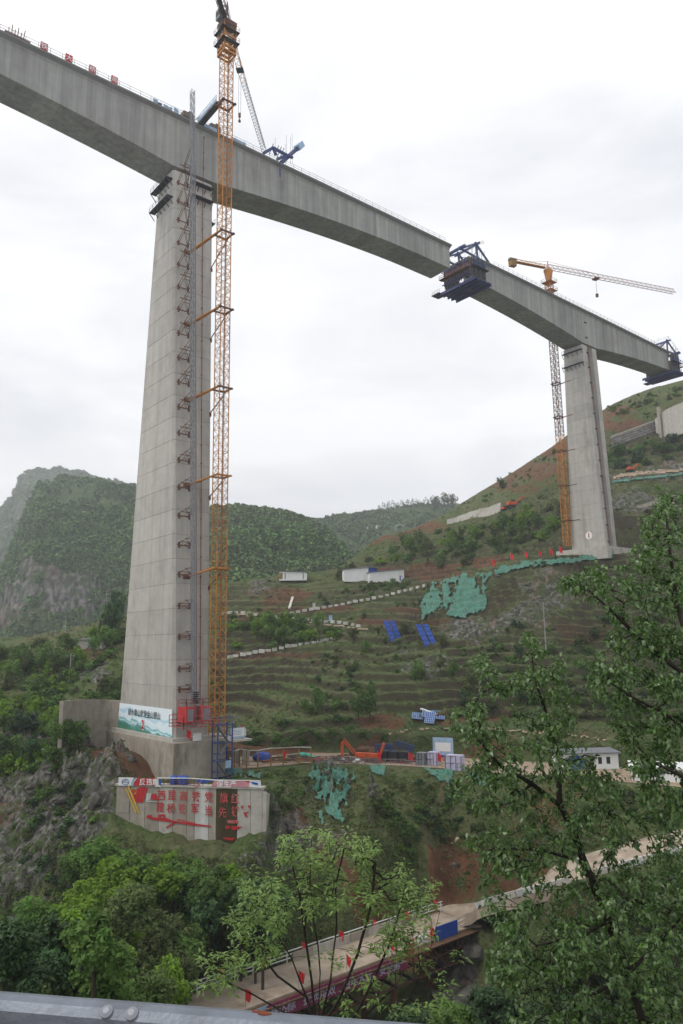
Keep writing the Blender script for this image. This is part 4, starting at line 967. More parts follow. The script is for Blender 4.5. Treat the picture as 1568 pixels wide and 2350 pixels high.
for c, u, v, m in (('西', 371, 1826, 'red'), ('昆', 395, 1825, 'red'), ('高', 421.5, 1826, 'redfade'), ('铁', 450.5, 1827, 'red'), ('党', 479.5, 1829, 'red'), ('旗', 514, 1831, 'redfade'), ('红', 540, 1832, 'redfade'),
                   ('建', 368, 1852, 'red'), ('桥', 393, 1855, 'red'), ('铁', 418.5, 1855, 'redfade'), ('军', 448, 1856, 'red'), ('当', 479, 1860, 'red'), ('先', 511, 1864, 'redfade'), ('锋', 541, 1862, 'redfade')):
    wchar(c, u, v, 1.5, m, .88)
def wpoly(pts, m, nm, off=.08): return MB().poly([wp(u, v, off) for u, v in pts][::-1], wn_, .03).build(nm, M[m], wall)
wpoly([(297, 1811), (312, 1812), (322, 1806.5), (331, 1805), (338.5, 1809), (331, 1836), (327, 1842), (313, 1841), (306, 1835)], 'red', 'painted_flag')
wpoly([(288, 1810), (290.5, 1808), (314, 1863), (311, 1865)], 'yellow', 'painted_flagpole', .1)
wpoly([(292, 1803), (296, 1801), (321, 1866), (318.5, 1868)], 'yellow', 'painted_flagpole', .1)
wpoly([(291, 1815), (303, 1836), (301, 1838), (293, 1826)], 'red', 'painted_flag_edge')
b = MB(); e0 = wp(308.5, 1817, .13)
for k in range(9):
    a0, a1 = [-2.2 + (k + q) * .42 for q in (0, 1)]; b.beam(e0 + wd_ * .33 * cos(a0) + UP * .33 * sin(a0), e0 + wd_ * .33 * cos(a1) + UP * .33 * sin(a1), .1, .04)
b.beam(e0 + wd_ * .32 - UP * .36, e0 - wd_ * .25 + UP * .25, .1, .04); b.beam(e0 - wd_ * .4 + UP * .1, e0 - wd_ * .1 + UP * .4, .16, .04); b.build('painted_emblem', M['yellow'], wall)
wpoly([(350, 1821), (358, 1822), (362, 1837), (348, 1834)], 'red', 'painted_patch'); wpoly([(337, 1821), (348, 1820), (346, 1835), (336, 1837), (362, 1839), (362, 1841), (335, 1840)], 'conc_white', 'whitewash_patch', .06)
wpoly([(335, 1876), (340, 1870), (349, 1870.5), (349, 1876), (378, 1876), (400, 1884), (420, 1887), (440, 1889), (485, 1895), (485, 1898), (440, 1894), (400, 1888), (379, 1885), (350, 1881)], 'red', 'painted_train')
wpoly([(364, 1869), (379.5, 1869), (379, 1877), (376, 1877), (376, 1873), (367, 1873), (366, 1876), (363, 1876)], 'red', 'painted_train_roof')
wpoly([(381, 1898), (383, 1901), (406, 1887), (401, 1886)], 'red', 'painted_rail')
wpoly([(402, 1884), (410, 1879), (430, 1884), (450, 1889), (450, 1891), (425, 1887), (410, 1882), (405, 1886)], 'redfade', 'painted_rail')
for q in ((553, 1848), (569, 1847)): wpoly([(q[0], q[1]), (q[0] + 4, q[1] + 2), (q[0] + 8, q[1] - 1), (q[0] + 5, q[1] + 4), (q[0] + 4, q[1] + 9), (q[0] + 1, q[1] + 5)], 'red', 'painted_bird')
wpoly([(559, 1864), (566, 1864), (572, 1861), (569, 1866), (565, 1868), (569, 1875), (563, 1874)], 'red', 'painted_bird')
wpoly([(522, 1882), (546, 1882), (545, 1890), (522, 1889)], 'redfade', 'painted_slogan'); wpoly([(518, 1895), (528, 1895), (528, 1902), (518, 1901)], 'red', 'painted_block'); wpoly([(531, 1896), (557, 1897), (545, 1903), (538, 1905), (531, 1903)], 'red', 'painted_boat')
wpoly([(511, 1922), (540, 1923), (535, 1929), (520, 1927)], 'red', 'red_plank', .2)
wpoly([(268, 1812), (298, 1812), (296, 1866), (268, 1864)], 'conc', 'plaster_patch', .03)
# banner on the wall top
bn = thing('slogan_banner', 'torn red, white and blue slogan banner along the top of the lettered wall', 'banner', W0 + UP * .2)
def bp(pts, m, nm, off=.2, par=None): return MB().poly([wp(u, v, off) for u, v in pts][::-1], wn_, .04).build(nm, M[m], par or bn)
bp([(273, 1784), (308, 1784.5), (303, 1793), (300, 1803), (272, 1803)], 'white', 'banner_end')
c_ = wp(288, 1794, .26); b = MB()
for k in range(16): a0, a1 = 2 * pi * k / 16, 2 * pi * (k + 1) / 16; b.beam(c_ + wd_ * .55 * cos(a0) + UP * .4 * sin(a0), c_ + wd_ * .55 * cos(a1) + UP * .4 * sin(a1), .13, .04)
for k in range(6): a0, a1 = .5 + k * .35, .5 + (k + 1) * .35; b.beam(c_ + wd_ * .3 * cos(a0) + UP * (.25 * sin(a0) - .05), c_ + wd_ * .3 * cos(a1) + UP * (.25 * sin(a1) - .05), .09, .04)
b.beam(c_ - wd_ * .5 - UP * .05, c_ + wd_ * .5 - UP * .05, .1, .04); b.build('round_logo', M['blue'], bn)
bp([(300, 1803), (303, 1793), (310, 1786), (316, 1785), (308, 1795), (306, 1803)], 'lblue', 'banner_swoosh'); rp_ = bp([(306, 1803), (308, 1795), (317, 1785), (362, 1786), (360, 1800), (352, 1803)], 'red', 'banner_red')
for c, u in (('反', 327), ('违', 343), ('章', 357)): text(c, 1.0, M['paint_w'], rp_, wp(u, 1794.5, .27), wd_, UP, depth=.01, bold=.02)
bp([(362, 1786), (364, 1786), (370, 1807), (364, 1805), (357, 1806)], 'white', 'torn_strip'); bp([(364, 1788), (372, 1789), (369, 1803), (365, 1802)], 'blue', 'banner_blue')
bp([(360, 1784), (440, 1785), (497, 1789), (598, 1790.5), (598, 1792), (497, 1791.5), (440, 1787), (360, 1786.2)], 'paint_w', 'banner_rail', .24)
b = MB()
for v in (1791, 1796, 1801): b.tube(wp(362, v, -.1), wp(460, v + 1, -.1), .05)
for u in range(366, 470, 10): b.tube(wp(u, 1787, -.12), wp(u, 1806, -.12), .05)
b.build('banner_frame', M['rust'], bn)
bp([(450, 1789), (497, 1790), (475, 1796), (455, 1799)], 'blue', 'banner_blue'); bp([(443, 1806), (452, 1800), (463, 1790), (466, 1791), (459, 1800), (447, 1809)], 'pink', 'torn_strip')
pk = bp([(492, 1792), (560, 1792.5), (572, 1797), (572, 1806), (485, 1805)], 'pink', 'banner_pink')
for c, u in (('促', 505), ('生', 521), ('产', 535)): text(c, 1.0, M['paint_w'], pk, wp(u, 1799, .27), wd_, UP, depth=.01, bold=.02)
bp([(560, 1792), (575, 1793), (574, 1797), (570, 1796)], 'red', 'banner_red'); bp([(572, 1792), (599, 1793), (599, 1808), (572, 1806)], 'white', 'banner_end'); bp([(578, 1794), (594, 1797), (590, 1799), (594, 1802), (582, 1800), (576, 1796)], 'blue', 'round_logo', .25)
for k, (u, v, w_, lb) in enumerate(((398, 1795, 1.0, 'blue plastic barrel standing alone on top of the lettered wall'), (415, 1796, .9, 'left one of two close blue barrels on the lettered wall'), (424, 1795, 1.0, 'right one of two close blue barrels on the lettered wall'))):
    c = wp(u, 1803, -.6); c[2] = W0[2] + .25; b = MB(); b.tube(c, c + UP * .15, .5, .56, 12); b.tube(c + UP * .15, c + UP * 1., .56, .56, 12); b.tube(c + UP * 1., c + UP * 1.2, .56, .42, 12)
    tag(b.build('plastic_barrel', M['blue'], None, c), lb, 'barrel', 'blue barrels on the lettered wall')
# curved wall left of the pier
cw_ = thing('curved_retaining_wall', 'curved grey concrete wall left of the tall pier foot', 'retaining wall', at(160, 1700, 140))
th_ = np.linspace(0, 1, 10); us = 146 + (278 - 146) * th_; dd = 136 + 13 * np.sin(th_ * pi * .62) * 1.0; topv = 1609 - 4 * np.sin(th_ * pi) + 0 * th_
tp = [at(u, v, d) for u, v, d in zip(us, topv, dd)]; zt = np.mean([p[2] for p in tp])
for a, c in zip(tp[:-1], tp[1:]):
    a = a.copy(); c = c.copy(); n_ = np.cross(c - a, UP); n_ /= np.linalg.norm(n_); g = (c - a) * .004
    MB().poly([a + g - UP * 11, c - g - UP * 11, c - g, a + g], -n_, .7).build('wall_panel', M['conc'], cw_)
# stone wall and concrete wall by the abutment, wall behind pier 1, pale wall on the hill
def simple_wall(name, label, pts, h, th, m, nstone=0, cat='retaining wall', group=None, mstone='stonew'):
    o = thing(name, label, cat, pts[0], group)
    for a, c in zip(pts[:-1], pts[1:]):
        a = np.array(a); c = np.array(c); n_ = np.cross(c - a, UP); n_ /= np.linalg.norm(n_)
        MB().poly([a - UP * h, c - UP * h, c, a], -n_, th).build('wall_panel', M[m], o)
    return o
swl = simple_wall('stone_retaining_wall', 'long grey masonry wall stepping up the hill behind the short pier', [at(1405, 1003, 318), at(1450, 990, 316), at(1503, 967, 314)], 7, 1., 'stonew')
rs = random.Random(5)
p0, p1_ = at(1405, 1003, 317.3), at(1503, 967, 313.2)
smesh = MB().add(*lump((0, 0, 0), .85, 3, sq=(1, .35, .62))).v; sm = mesh_from('stone', *lump((0, 0, 0), .8, 3, sq=(1, .35, .6)), M['stonew'])
for i in range(19):
    for j in range(4):
        q = p0 + (p1_ - p0) * (i + .5 * (j % 2)) / 19 - UP * (.7 + j * 1.1); c = bpy.data.objects.new('stone', sm); COL.objects.link(c); c.parent = swl; c.location = [float(x) for x in q - ORG[swl.name]]; c.rotation_euler = (rs.uniform(-.2, .2), rs.uniform(-.2, .2), math.atan2(*(p1_ - p0)[[1, 0]])); c.scale = [rs.uniform(.8, 1.15) for _ in range(3)]
MB().poly([p0 + UP * .1, p1_ + UP * .1, p1_ - np.array([0, -1.2, -.1]), p0 + np.array([0, 1.2, .1])], UP, .5).build('coping', M['conc_l'], swl)
cwl = simple_wall('concrete_retaining_wall', 'pale concrete abutment wall below the right hand form traveller', [at(1503, 962, 313), at(1528, 940, 306), at(1585, 915, 296)], 13, 1.2, 'conc_l')
MB().box(at(1514, 958, 309) - UP * 3, (1.6, 1.2, 15), (SD, TD, UP)).build('pilaster', M['conc'], cwl)
aw = thing('anchored_retaining_wall', 'brown grey concrete wall studded with anchor blocks behind the short pier', 'retaining wall', at(1430, 1240, 256))
wa_, wb_ = at(1412, 1176, 262), at(1550, 1135, 258)
for k in range(7):
    a = wa_ + (wb_ - wa_) * k / 7; c = wa_ + (wb_ - wa_) * (k + 1) / 7; n_ = np.cross(c - a, UP); n_ /= np.linalg.norm(n_)
    MB().poly([a - UP * 18 + (c - a) * .01, c - UP * 18 - (c - a) * .01, c, a], -n_, 1.).build('wall_panel', M['conc'], aw)
for j in range(3):
    for k in range(8):
        q = wa_ + (wb_ - wa_) * (k + .5) / 8 - UP * (3 + j * 4.6) + n_ * .25
        MB().box(q, (1.3, .7, 1.1), (basis(wb_ - wa_)[0], n_, UP)).build('anchor_block', M['conc_l'], aw)
pw = thing('hillside_retaining_wall', 'long pale beige retaining wall low on the right hill left of the orange excavators', 'retaining wall', hit1(1030, 1203))
pts = [hit1(u, v) for u, v in ((1026, 1203), (1050, 1197), (1075, 1190), (1100, 1184), (1125, 1180), (1150, 1172))]
for k, (a, c) in enumerate(zip(pts[:-1], pts[1:])):
    n_ = np.cross(c - a, UP); n_ /= np.linalg.norm(n_); h = 2.2 + k * .35
    MB().poly([a - UP * 1.5 + n_ * .8, c - UP * 1.5 + n_ * .8, c + UP * h, a + UP * h], -n_, 1.2).build('wall_panel', M['conc_l'], pw)
# ---- drapes
def inpoly(u, v, P):
    P = np.array(P, float); r = np.zeros(np.shape(u), bool); j = len(P) - 1
    for i in range(len(P)):
        c = ((P[i, 1] > v) != (P[j, 1] > v)) & (u < (P[j, 0] - P[i, 0]) * (v - P[i, 1]) / (P[j, 1] - P[i, 1] + 1e-9) + P[i, 0]); r ^= c; j = i
    return r
def drape(name, poly, step, off, m, rag=4., kind=None, label=None, cat=None, wav=.3, smooth=False, group=None, holes=0.):
    P = np.array(poly, float); u0, v0 = P.min(0); u1, v1 = P.max(0)
    U, V = np.meshgrid(np.arange(u0, u1 + step, step), np.arange(v0, v1 + step, step), indexing='ij')
    X = hit(U.ravel(), V.ravel(), 60).reshape(U.shape + (3,)); nx = fbm(U, V, 14, 4, .6, 3.) * rag; ny = fbm(U, V, 14, 4, .6, 8.) * rag
    ins = inpoly(U + nx, V + ny, P) & np.isfinite(X[..., 0])
    if holes: ins &= fbm(U, V * .45, 11, 5, .7, 5.) < holes * .8
    Z = X.copy(); Z[..., 2] += off + np.abs(fbm(X[..., 0], X[..., 1], 2.2, 3, .6, 1.)) * wav
    I = np.arange(U.size).reshape(U.shape); k = ins[:-1, :-1] & ins[1:, :-1] & ins[1:, 1:] & ins[:-1, 1:]
    D_ = X[..., 1]; k &= (np.abs(D_[1:, :-1] - D_[:-1, :-1]) < 9) & (np.abs(D_[:-1, 1:] - D_[:-1, :-1]) < 9)
    Fc = np.stack([I[:-1, :-1][k], I[:-1, 1:][k], I[1:, 1:][k], I[1:, :-1][k]], -1)
    if len(Fc) == 0: return None
    used = np.unique(Fc); mp_ = np.zeros(U.size, int); mp_[used] = np.arange(len(used)); Vv = Z.reshape(-1, 3)[used]; org = Vv.mean(0)
    o = link(name, mesh_from(name, Vv - org, mp_[Fc], m, smooth), None, org); return tag(o, label, cat, group, kind)
ND = 'green nets draped on the slopes'
drape('safety_net', [(712, 1758), (815, 1770), (800, 1830), (788, 1890), (735, 1895), (726, 1850), (705, 1790)], 2.5, .3, M['net'], 7, label='long torn green net hanging below the yard edge beside the lettered wall', cat='netting', group=ND, holes=.75, wav=.6)
drape('safety_net', [(845, 1758), (890, 1762), (880, 1790), (850, 1780)], 2.5, .3, M['net'], 4, label='small green net scrap hanging left of the grassy slope under the yard', cat='netting', group=ND)
drape('safety_net', [(965, 1766), (1042, 1770), (1040, 1810), (1000, 1792)], 2.5, .3, M['net'], 3, label='triangular green net sagging under the yard edge by the lilac boxes', cat='netting', group=ND)
drape('safety_net', [(1060, 1775), (1130, 1780), (1120, 1812), (1085, 1800)], 2.5, .3, M['net'], 4, label='green net under the yard edge behind the leafy tree', cat='netting', group=ND)
drape('safety_net', [(985, 1345), (1050, 1325), (1130, 1310), (1122, 1350), (1105, 1372), (1030, 1395), (960, 1430), (968, 1400)], 2.5, .35, M['net'], 8, label='big green net draped over the rocky slope right of the white sheds', cat='netting', group=ND, holes=1.05, wav=.9)
drape('safety_net', [(1040, 1385), (1080, 1368), (1122, 1368), (1120, 1400), (1070, 1425), (1020, 1418)], 2.5, .5, M['net'], 5, label='bright green net patch under the big net on the rocky slope', cat='netting', group=ND, wav=.6)
drape('safety_net', [(1130, 1312), (1200, 1292), (1300, 1285), (1410, 1272), (1410, 1284), (1300, 1299), (1210, 1306), (1135, 1328)], 2.5, .5, M['net'], 2.5, label='green net strip along the ledge in front of the short pier', cat='netting', group=ND, wav=.7)
drape('safety_net', [(1405, 1105), (1500, 1094), (1570, 1086), (1570, 1093), (1500, 1102), (1405, 1112)], 2.5, .5, M['net'], 1.5, label='thin green net along the gravel shelf right of the short pier', cat='netting', group=ND)
drape('safety_net', [(475, 1775), (540, 1768), (600, 1776), (600, 1790), (480, 1790)], 2.5, .3, M['net'], 5, label='green net bunched behind the torn banner', cat='netting', group=ND, holes=.5)
tag(drape('gravel_path', [(500, 1404), (560, 1409), (640, 1416), (700, 1424), (790, 1438), (850, 1444), (850, 1449), (790, 1444), (700, 1430), (640, 1422), (560, 1415), (500, 1411)], 3, .12, M['gravel'], 1.5, kind='structure'))
drape('gravel_path', [(880, 1688), (960, 1672), (1100, 1672), (1300, 1685), (1450, 1708), (1450, 1712), (1300, 1691), (1100, 1678), (960, 1678), (880, 1694)], 3, .15, M['gravel'], 2, kind='structure')
drape('gravel_path', [(1405, 1090), (1480, 1080), (1570, 1076), (1570, 1084), (1480, 1092), (1405, 1101)], 3, .15, M['gravel'], 1.5, kind='structure')
# ---- white kerb blocks along the paths
KB = []
zc = lambda z, w: (487.6 + z * .3293, 1233.5 + w * .3293)
lines = [[(100, 530), (200, 531), (300, 540), (400, 556), (520, 570), (660, 579), (850, 597), (950, 606), (1040, 630)], [(490, 538), (570, 528), (700, 504), (830, 484), (960, 461), (1100, 434), (1270, 394), (1400, 361), (1500, 339)], [(100, 845), (200, 824), (300, 809), (450, 784), (600, 754), (740, 731), (860, 707)]]
bm_ = [MB().box((0, 0, .3), (1.55, .8, .95)).build('kerb_block', M['blockc'])]
bpy.data.objects.remove(bm_.pop()); kme = bpy.data.meshes['kerb_block']
for li_, L_ in enumerate(lines):
    P = np.array([zc(*q) for q in L_]); dl = np.r_[0, np.cumsum(np.hypot(*np.diff(P, axis=0).T))]; n = int(dl[-1] / 14.5)
    for k in range(n):
        q = (k + .5) * dl[-1] / n + rs.uniform(-1, 1); u = np.interp(q, dl, P[:, 0]); v = np.interp(q, dl, P[:, 1]); p = hit1(u, v); p2 = hit1(np.interp(q + 2, dl, P[:, 0]), np.interp(q + 2, dl, P[:, 1]))
        if not np.isfinite(p[0]) or not np.isfinite(p2[0]): continue
        o = link('kerb_block', kme, None, p); o.rotation_euler = (rs.uniform(-.08, .08), rs.uniform(-.1, .1), math.atan2(p2[1] - p[1], p2[0] - p[0])); o.scale = (rs.uniform(.8, 1.1), rs.uniform(.8, 1.1), rs.uniform(.8, 1.15))
        tag(o, 'white kerb block %s' % ('in the curved upper row right of the crane', 'in the middle row climbing to the green net', 'in the lowest row under the bright bushes')[li_], 'kerb block', ('kerb blocks in the curved upper row', 'kerb blocks in the row climbing to the net', 'kerb blocks in the lowest row')[li_])

# ================================================================== BUILDINGS
def shed(name, label, P0, P1, h0, h1, depth, mw='white', side=None, door=None, group=None, cat='shed', roof='greyroof', win=()):
    """P0-P1 foot of the front wall; h0,h1 eaves heights"""
    P0 = np.array(P0, float); P1 = np.array(P1, float); z = min(P0[2], P1[2]); P0[2] = P1[2] = z; d = P1 - P0; L = np.linalg.norm(d); d /= L; n_ = np.cross(d, UP)     # towards viewer
    bk = -n_ * depth; o = thing(name, label, cat, P0, group)
    MB().poly([P0 - UP * .6, P1 - UP * .6, P1 + UP * h1, P0 + UP * h0], -n_, .15).build('wall', M[mw], o)
    MB().poly([P1 + bk - UP * .6, P0 + bk - UP * .6, P0 + bk + UP * h0, P1 + bk + UP * h1], n_, .15).build('wall', M[mw], o)
    for p, h, sg in ((P0, h0, 1), (P1, h1, -1)):
        MB().poly([p + bk * .01 - UP * .6, p + bk * .99 - UP * .6, p + bk * .99 + UP * h, p + bk * .01 + UP * h], d * sg, .15).build('wall', M[side if side and sg < 0 else mw], o)
    e_ = .4
    MB().poly([P0 - d * e_ + n_ * e_ + UP * (h0 + .05), P1 + d * e_ + n_ * e_ + UP * (h1 + .05), P1 + d * e_ + bk - n_ * e_ + UP * (h1 + .3), P0 - d * e_ + bk - n_ * e_ + UP * (h0 + .3)], UP, .22).build('roof', M[roof], o)
    if door:
        for f0, f1, dh, dm in door:
            dr = MB().poly([P0 + d * L * f0 + n_ * .05, P0 + d * L * f1 + n_ * .05, P0 + d * L * f1 + n_ * .05 + UP * dh, P0 + d * L * f0 + n_ * .05 + UP * dh], -n_, .08).build('door', M[dm], o)
            MB().box(P0 + d * L * (f1 * .9 + f0 * .1) + n_ * .1 + UP * dh * .5, (.12, .1, .12), (d, n_, UP)).build('handle', M['greysteel'], dr)
    for f0, f1, z0, z1 in win:
        MB().poly([P0 + d * L * f0 + n_ * .05 + UP * z0, P0 + d * L * f1 + n_ * .05 + UP * z0, P0 + d * L * f1 + n_ * .05 + UP * z1, P0 + d * L * f0 + n_ * .05 + UP * z1], -n_, .08).build('window', M['dark'], o)
    return o
DS = 279.
shed('site_shed', 'long white shed with a blue end wall, left of the lower white shed', at(790, 1330, DS), at(846, 1331, DS + 1), 3.9, 4.6, 6.5, side='blue')
MB_ = shed('site_shed', 'blue walled wing of the white shed facing the slope', at(847, 1331, DS + 1.5), at(866, 1330, DS + 5), 4.7, 4.6, 4, mw='blue')
shed('site_shed', 'lower white shed with a small blue door at its right end', at(849, 1333, DS - 3), at(928, 1332, DS - 1), 3.0, 4.2, 6, door=[(.865, .90, 1.9, 'blue')], win=[(.93, .945, 1.5, 1.9)])
shed('site_container', 'small white container with an orange panel near the utility pole', at(641, 1326, 288), at(704, 1328, 288), 2.9, 2.4, 5, door=[(.0, .12, 2.3, 'ochre'), (.2, .24, 2.2, 'greysteel'), (.86, .9, 2.1, 'greysteel')])
shed('village_house', 'small grey house among the trees left of the tall pier', hit1(178, 1490), hit1(234, 1490), 2.6, 2.6, 6, mw='conc_l', door=[(.4, .5, 1.9, 'lblue')], win=[(.6, .7, .9, 1.8), (.8, .9, .9, 1.8)], cat='house')
h1_ = shed('site_office', 'long white site office with a blue double door behind the leafy tree', atz(1284, 1768, YZ), atz(1431, 1769, YZ) + np.array([0, 2., 0]), 2.5, 2.5, 3.6, door=[(.17, .43, 2.3, 'blue'), (.46, .58, 2.3, 'dark')], win=[(.66, .72, .9, 2.), (.8, .86, .9, 2.)], cat='site office')
shed('site_office', 'white roofed cabin at the right edge of the yard', atz(1452, 1792, YZ), atz(1600, 1798, YZ), 1.9, 1.9, 4, roof='white', cat='site office')
def mhit(mt, u, v):
    X, Y, Z, _ = mt; a, b_, q = proj(np.stack([X, Y, Z], -1)); e_ = np.hypot(a - u, b_ - v); k = np.unravel_index(np.argmin(e_ + q * .002), e_.shape); return np.array([X[k], Y[k], Z[k]])
for k, (u, v, w_, lb) in enumerate(((845, 1219, 11, 'small far white house, leftmost in the hill village'), (865, 1216, 14, 'wide two storey white house in the far hill village'), (890, 1218, 16, 'long low bluish house in the far hill village'), (913, 1214, 12, 'tall white house, rightmost in the hill village'))):
    p = mhit(mtE, u, v); d_ = np.array([1, .15, 0]); o = shed('village_house', lb, p, p + d_ * w_ * .62, 5.5 if k != 2 else 3.5, 5.5 if k != 2 else 3.5, 8, mw='white' if k != 2 else 'lblue', group='white houses on the hazy hill', cat='house', win=[(.1, .3, .8, 2.2), (.45, .6, .8, 2.2), (.75, .9, .8, 2.2)] + ([(.1, .3, 3.4, 4.8), (.45, .6, 3.4, 4.8), (.75, .9, 3.4, 4.8)] if k != 2 else []))

# ================================================================== YARD
def Y(u, v, h=0.): p = atz(u, v, YZ); p[2] += h; return p
YD = (YF[-1] - YF[3]); YD[2] = 0; YD /= np.linalg.norm(YD); YN = np.cross(YD, UP)
# yard surface strip
b = MB(); P = []
for p in YF: P.append(p + UP * .06)
Q = [p + np.array([p[0] / p[1] * 13.5, 13.5, .06]) for p in YF]
n = len(P); b.add(P + Q, [(i, i + 1, n + i + 1, n + i) for i in range(n - 1)]); tag(b.build('yard_slab', M['gravel']), kind='structure')
# stair tower in blue scaffold, cage enclosure, display board
o = thing('stair_tower', 'dark blue scaffold stair tower against the pile cap', 'stair tower', B(1.2, -16.4, YZ)); c0 = B(1.0, -16.6, YZ - .6); W_, H_ = 2.8, 9.3
b = MB()
for i, j in ((-1, -1), (1, -1), (1, 1), (-1, 1)): p = c0 + SD * i * W_ / 2 + TD * j * .9; b.beam(p, p + UP * H_, .22)
b.build('corner_post', M['bluesteel'], o)
b = MB()
for k in range(4):
    z = k * 2.9; q = [c0 + SD * i * W_ / 2 + TD * j * .9 + UP * (z + .3) for i, j in ((-1, -1), (1, -1), (1, 1), (-1, 1))]
    for i in range(4): b.beam(q[i], q[(i + 1) % 4], .14); b.beam(q[i] + UP * 1.1, q[(i + 1) % 4] + UP * 1.1, .08)
b.build('frame', M['bluesteel'], o)
for k in range(3):
    sg = 1 if k % 2 else -1; a = c0 - SD * sg * W_ * .4 + UP * (k * 2.9 + .3); c = c0 + SD * sg * W_ * .4 + UP * (k * 2.9 + 3.2); MB().beam(a, c, .8, .12).build('stair_flight', M['greysteel'], o)
MB().box(c0 + SD * .6 - TD * .95 + UP * 2.6, (1, .1, 1.2), (SD, TD, UP)).build('notice_board', M['lblue'], o)
b = MB(); b.box(c0 + UP * 4.6 - TD * .92, (W_, .04, 8.6), (SD, TD, UP)); 
o = thing('display_board', 'white notice board with a blue frame at the foot of the orange crane', 'notice board', B(4.9, -15.3, ZB2)); c = B(4.6, -15.6, ZB2 + .9)
MB().box(c, (2.9, .1, 1.7), (SD, TD, UP)).build('board_frame', M['lblue'], o); MB().box(c - TD * .07 + UP * .08, (2.6, .06, 1.35), (SD, TD, UP)).build('board_sheet', M['paint_w'], o)
b = MB()
for k in range(4): b.box(c - TD * .11 + UP * (.45 - k * .24) - SD * .1, (1.9 - .3 * (k % 2), .02, .09), (SD, TD, UP))
b.build('printed_text', M['lblue'], o); MB().beam(c - SD * 1.2 - UP * .8, c - SD * 1.2 - UP * 1.6, .1).beam(c + SD * 1.2 - UP * .8, c + SD * 1.2 - UP * 1.6, .1).build('board_post', M['greysteel'], o)
b = MB(); b.box(B(4.5, -10, ZB2 - .35), (5, 13, .3), (SD, TD, UP)); 
tag(b.build('crane_base_slab', M['conc_l'], None, B(4.5, -10, ZB2)), 'flat concrete slab under the orange crane foot', 'slab')
for k, (s_, lb) in enumerate(((-2.5, 'white site box at the pier foot below the mural corner'), (6.3, 'low white cabinet right of the notice board'))):
    p = B(s_, -14.2, ZB2 + .65); tag(MB().box(p, (1.2, .8, 1.1), (SD, TD, UP)).box(p + UP * .6, (1.3, .9, .08), (SD, TD, UP)).build('site_cabinet', M['white'], None, p), lb, 'cabinet')
# flags
flag_me = {}
def flag_mesh(seed):
    r = np.random.default_rng(seed); V = []; Fc = []; nx, nz = 6, 8
    for i in range(nx):
        for j in range(nz):
            x = .05 + i * .17 * (1 - .25 * j / nz); V.append((x, .12 * sin(i * 1.5 + j * .5 + seed) * (i / nx), 2.35 - j * .2 - .12 * i * r.uniform(.6, 1)))
    for i in range(nx - 1):
        for j in range(nz - 1): a = i * nz + j; Fc.append((a, a + 1, a + nz + 1, a + nz))
    return mesh_from('flag_cloth', V, Fc, M['redcloth'], True)
fcl = [flag_mesh(k) for k in range(4)]
fpole = MB().tube((0, 0, -.4), (0, 0, 2.45), .03, n=5).build('pole', M['greysteel']); fpm = fpole.data; bpy.data.objects.remove(fpole)
def flag(p, label, k, sc=1., group=None, lean=0.):
    o = thing('red_flag', label, 'flag', p, group); o.rotation_euler = (lean, lean * .6, rs.uniform(-.9, .9)); o.scale = (sc,) * 3
    a = bpy.data.objects.new('pole', fpm); c = bpy.data.objects.new('flag_cloth', fcl[k % 4])
    for q in (a, c): COL.objects.link(q); q.parent = o
    return o
FY = 'red flags around the yard'
for k, (u, v, lb) in enumerate(((856 + 10, 1752, 'red flag in front of the black crates'), (938, 1755, 'red flag between the black crates and the grey box'), (984, 1756, 'red flag before the grey box'), (1004, 1756, 'red flag hanging before the lilac box'), (1048, 1760, 'red flag by the light lilac box'), (650, 1748, 'red flag by the green tarpaulin'))): flag(Y(u, v), lb, k, .95, FY)
for k, (s_, lb) in enumerate(((-4.6, 'red flag at the mural corner beside the hoist cage'),)): flag(B(s_, -14.4, ZB2), lb, k, .9, FY)
for k, (u, v) in enumerate(((1129, 1305), (1172, 1291), (1205, 1286), (1237, 1283), (1262, 1281), (1285, 1276))):
    p = hit1(u, v); flag(p, 'red flag on the ledge left of pier 1, %s from the left' % ('first', 'second', 'third', 'fourth', 'fifth', 'sixth')[k], k, 1.3, 'red flags on the pier ledge')
for k, (u, v) in enumerate(((548, 1690), (558, 1690))): flag(hit1(u, v), 'red flag leaning on the earth bank, %s of two' % ('left', 'right')[k], k, 1.1, 'flags on the earth bank', .25)
# ochre post frame with beam
o = thing('timber_post_frame', 'ochre post and beam frame along the front of the yard', 'post frame', Y(495, 1764))
tops = []
for k, (u, v) in enumerate(((488, 1762), (505, 1768), (524, 1762), (538, 1766), (550, 1760), (566, 1764), (592, 1764), (622, 1758), (650, 1757), (686, 1755), (714, 1756))):
    p = Y(u, v) ; hgt = 3.1; MB().beam(p - UP * .3, p + UP * hgt, .22).build('post', M['ochre'], o); tops.append(p + UP * hgt)
tops_f = [t_ for k, t_ in enumerate(tops)]
for a, c in zip(tops_f[:-1], tops_f[1:]): MB().beam(a, c, .45, .14).build('beam', M['conc_l'], o)
b = MB()
for h in (.6, 1.2):
    for a, c in zip(tops_f[:-1], tops_f[1:]): b.tube(a - UP * (3.1 - h), c - UP * (3.1 - h), .05, n=4)
b.build('rail', M['ochre'], o)
o = thing('curtain_screen', 'pale cloth screens hanging between the ochre posts', 'screen', Y(520, 1752))
for u in (510, 535, 556): p = Y(u, 1755, .2); MB().poly([p, p + YD * 1.6, p + YD * 1.6 + UP * 2.3, p + UP * 2.3], YN, .05).build('cloth', M['conc_white'], o)
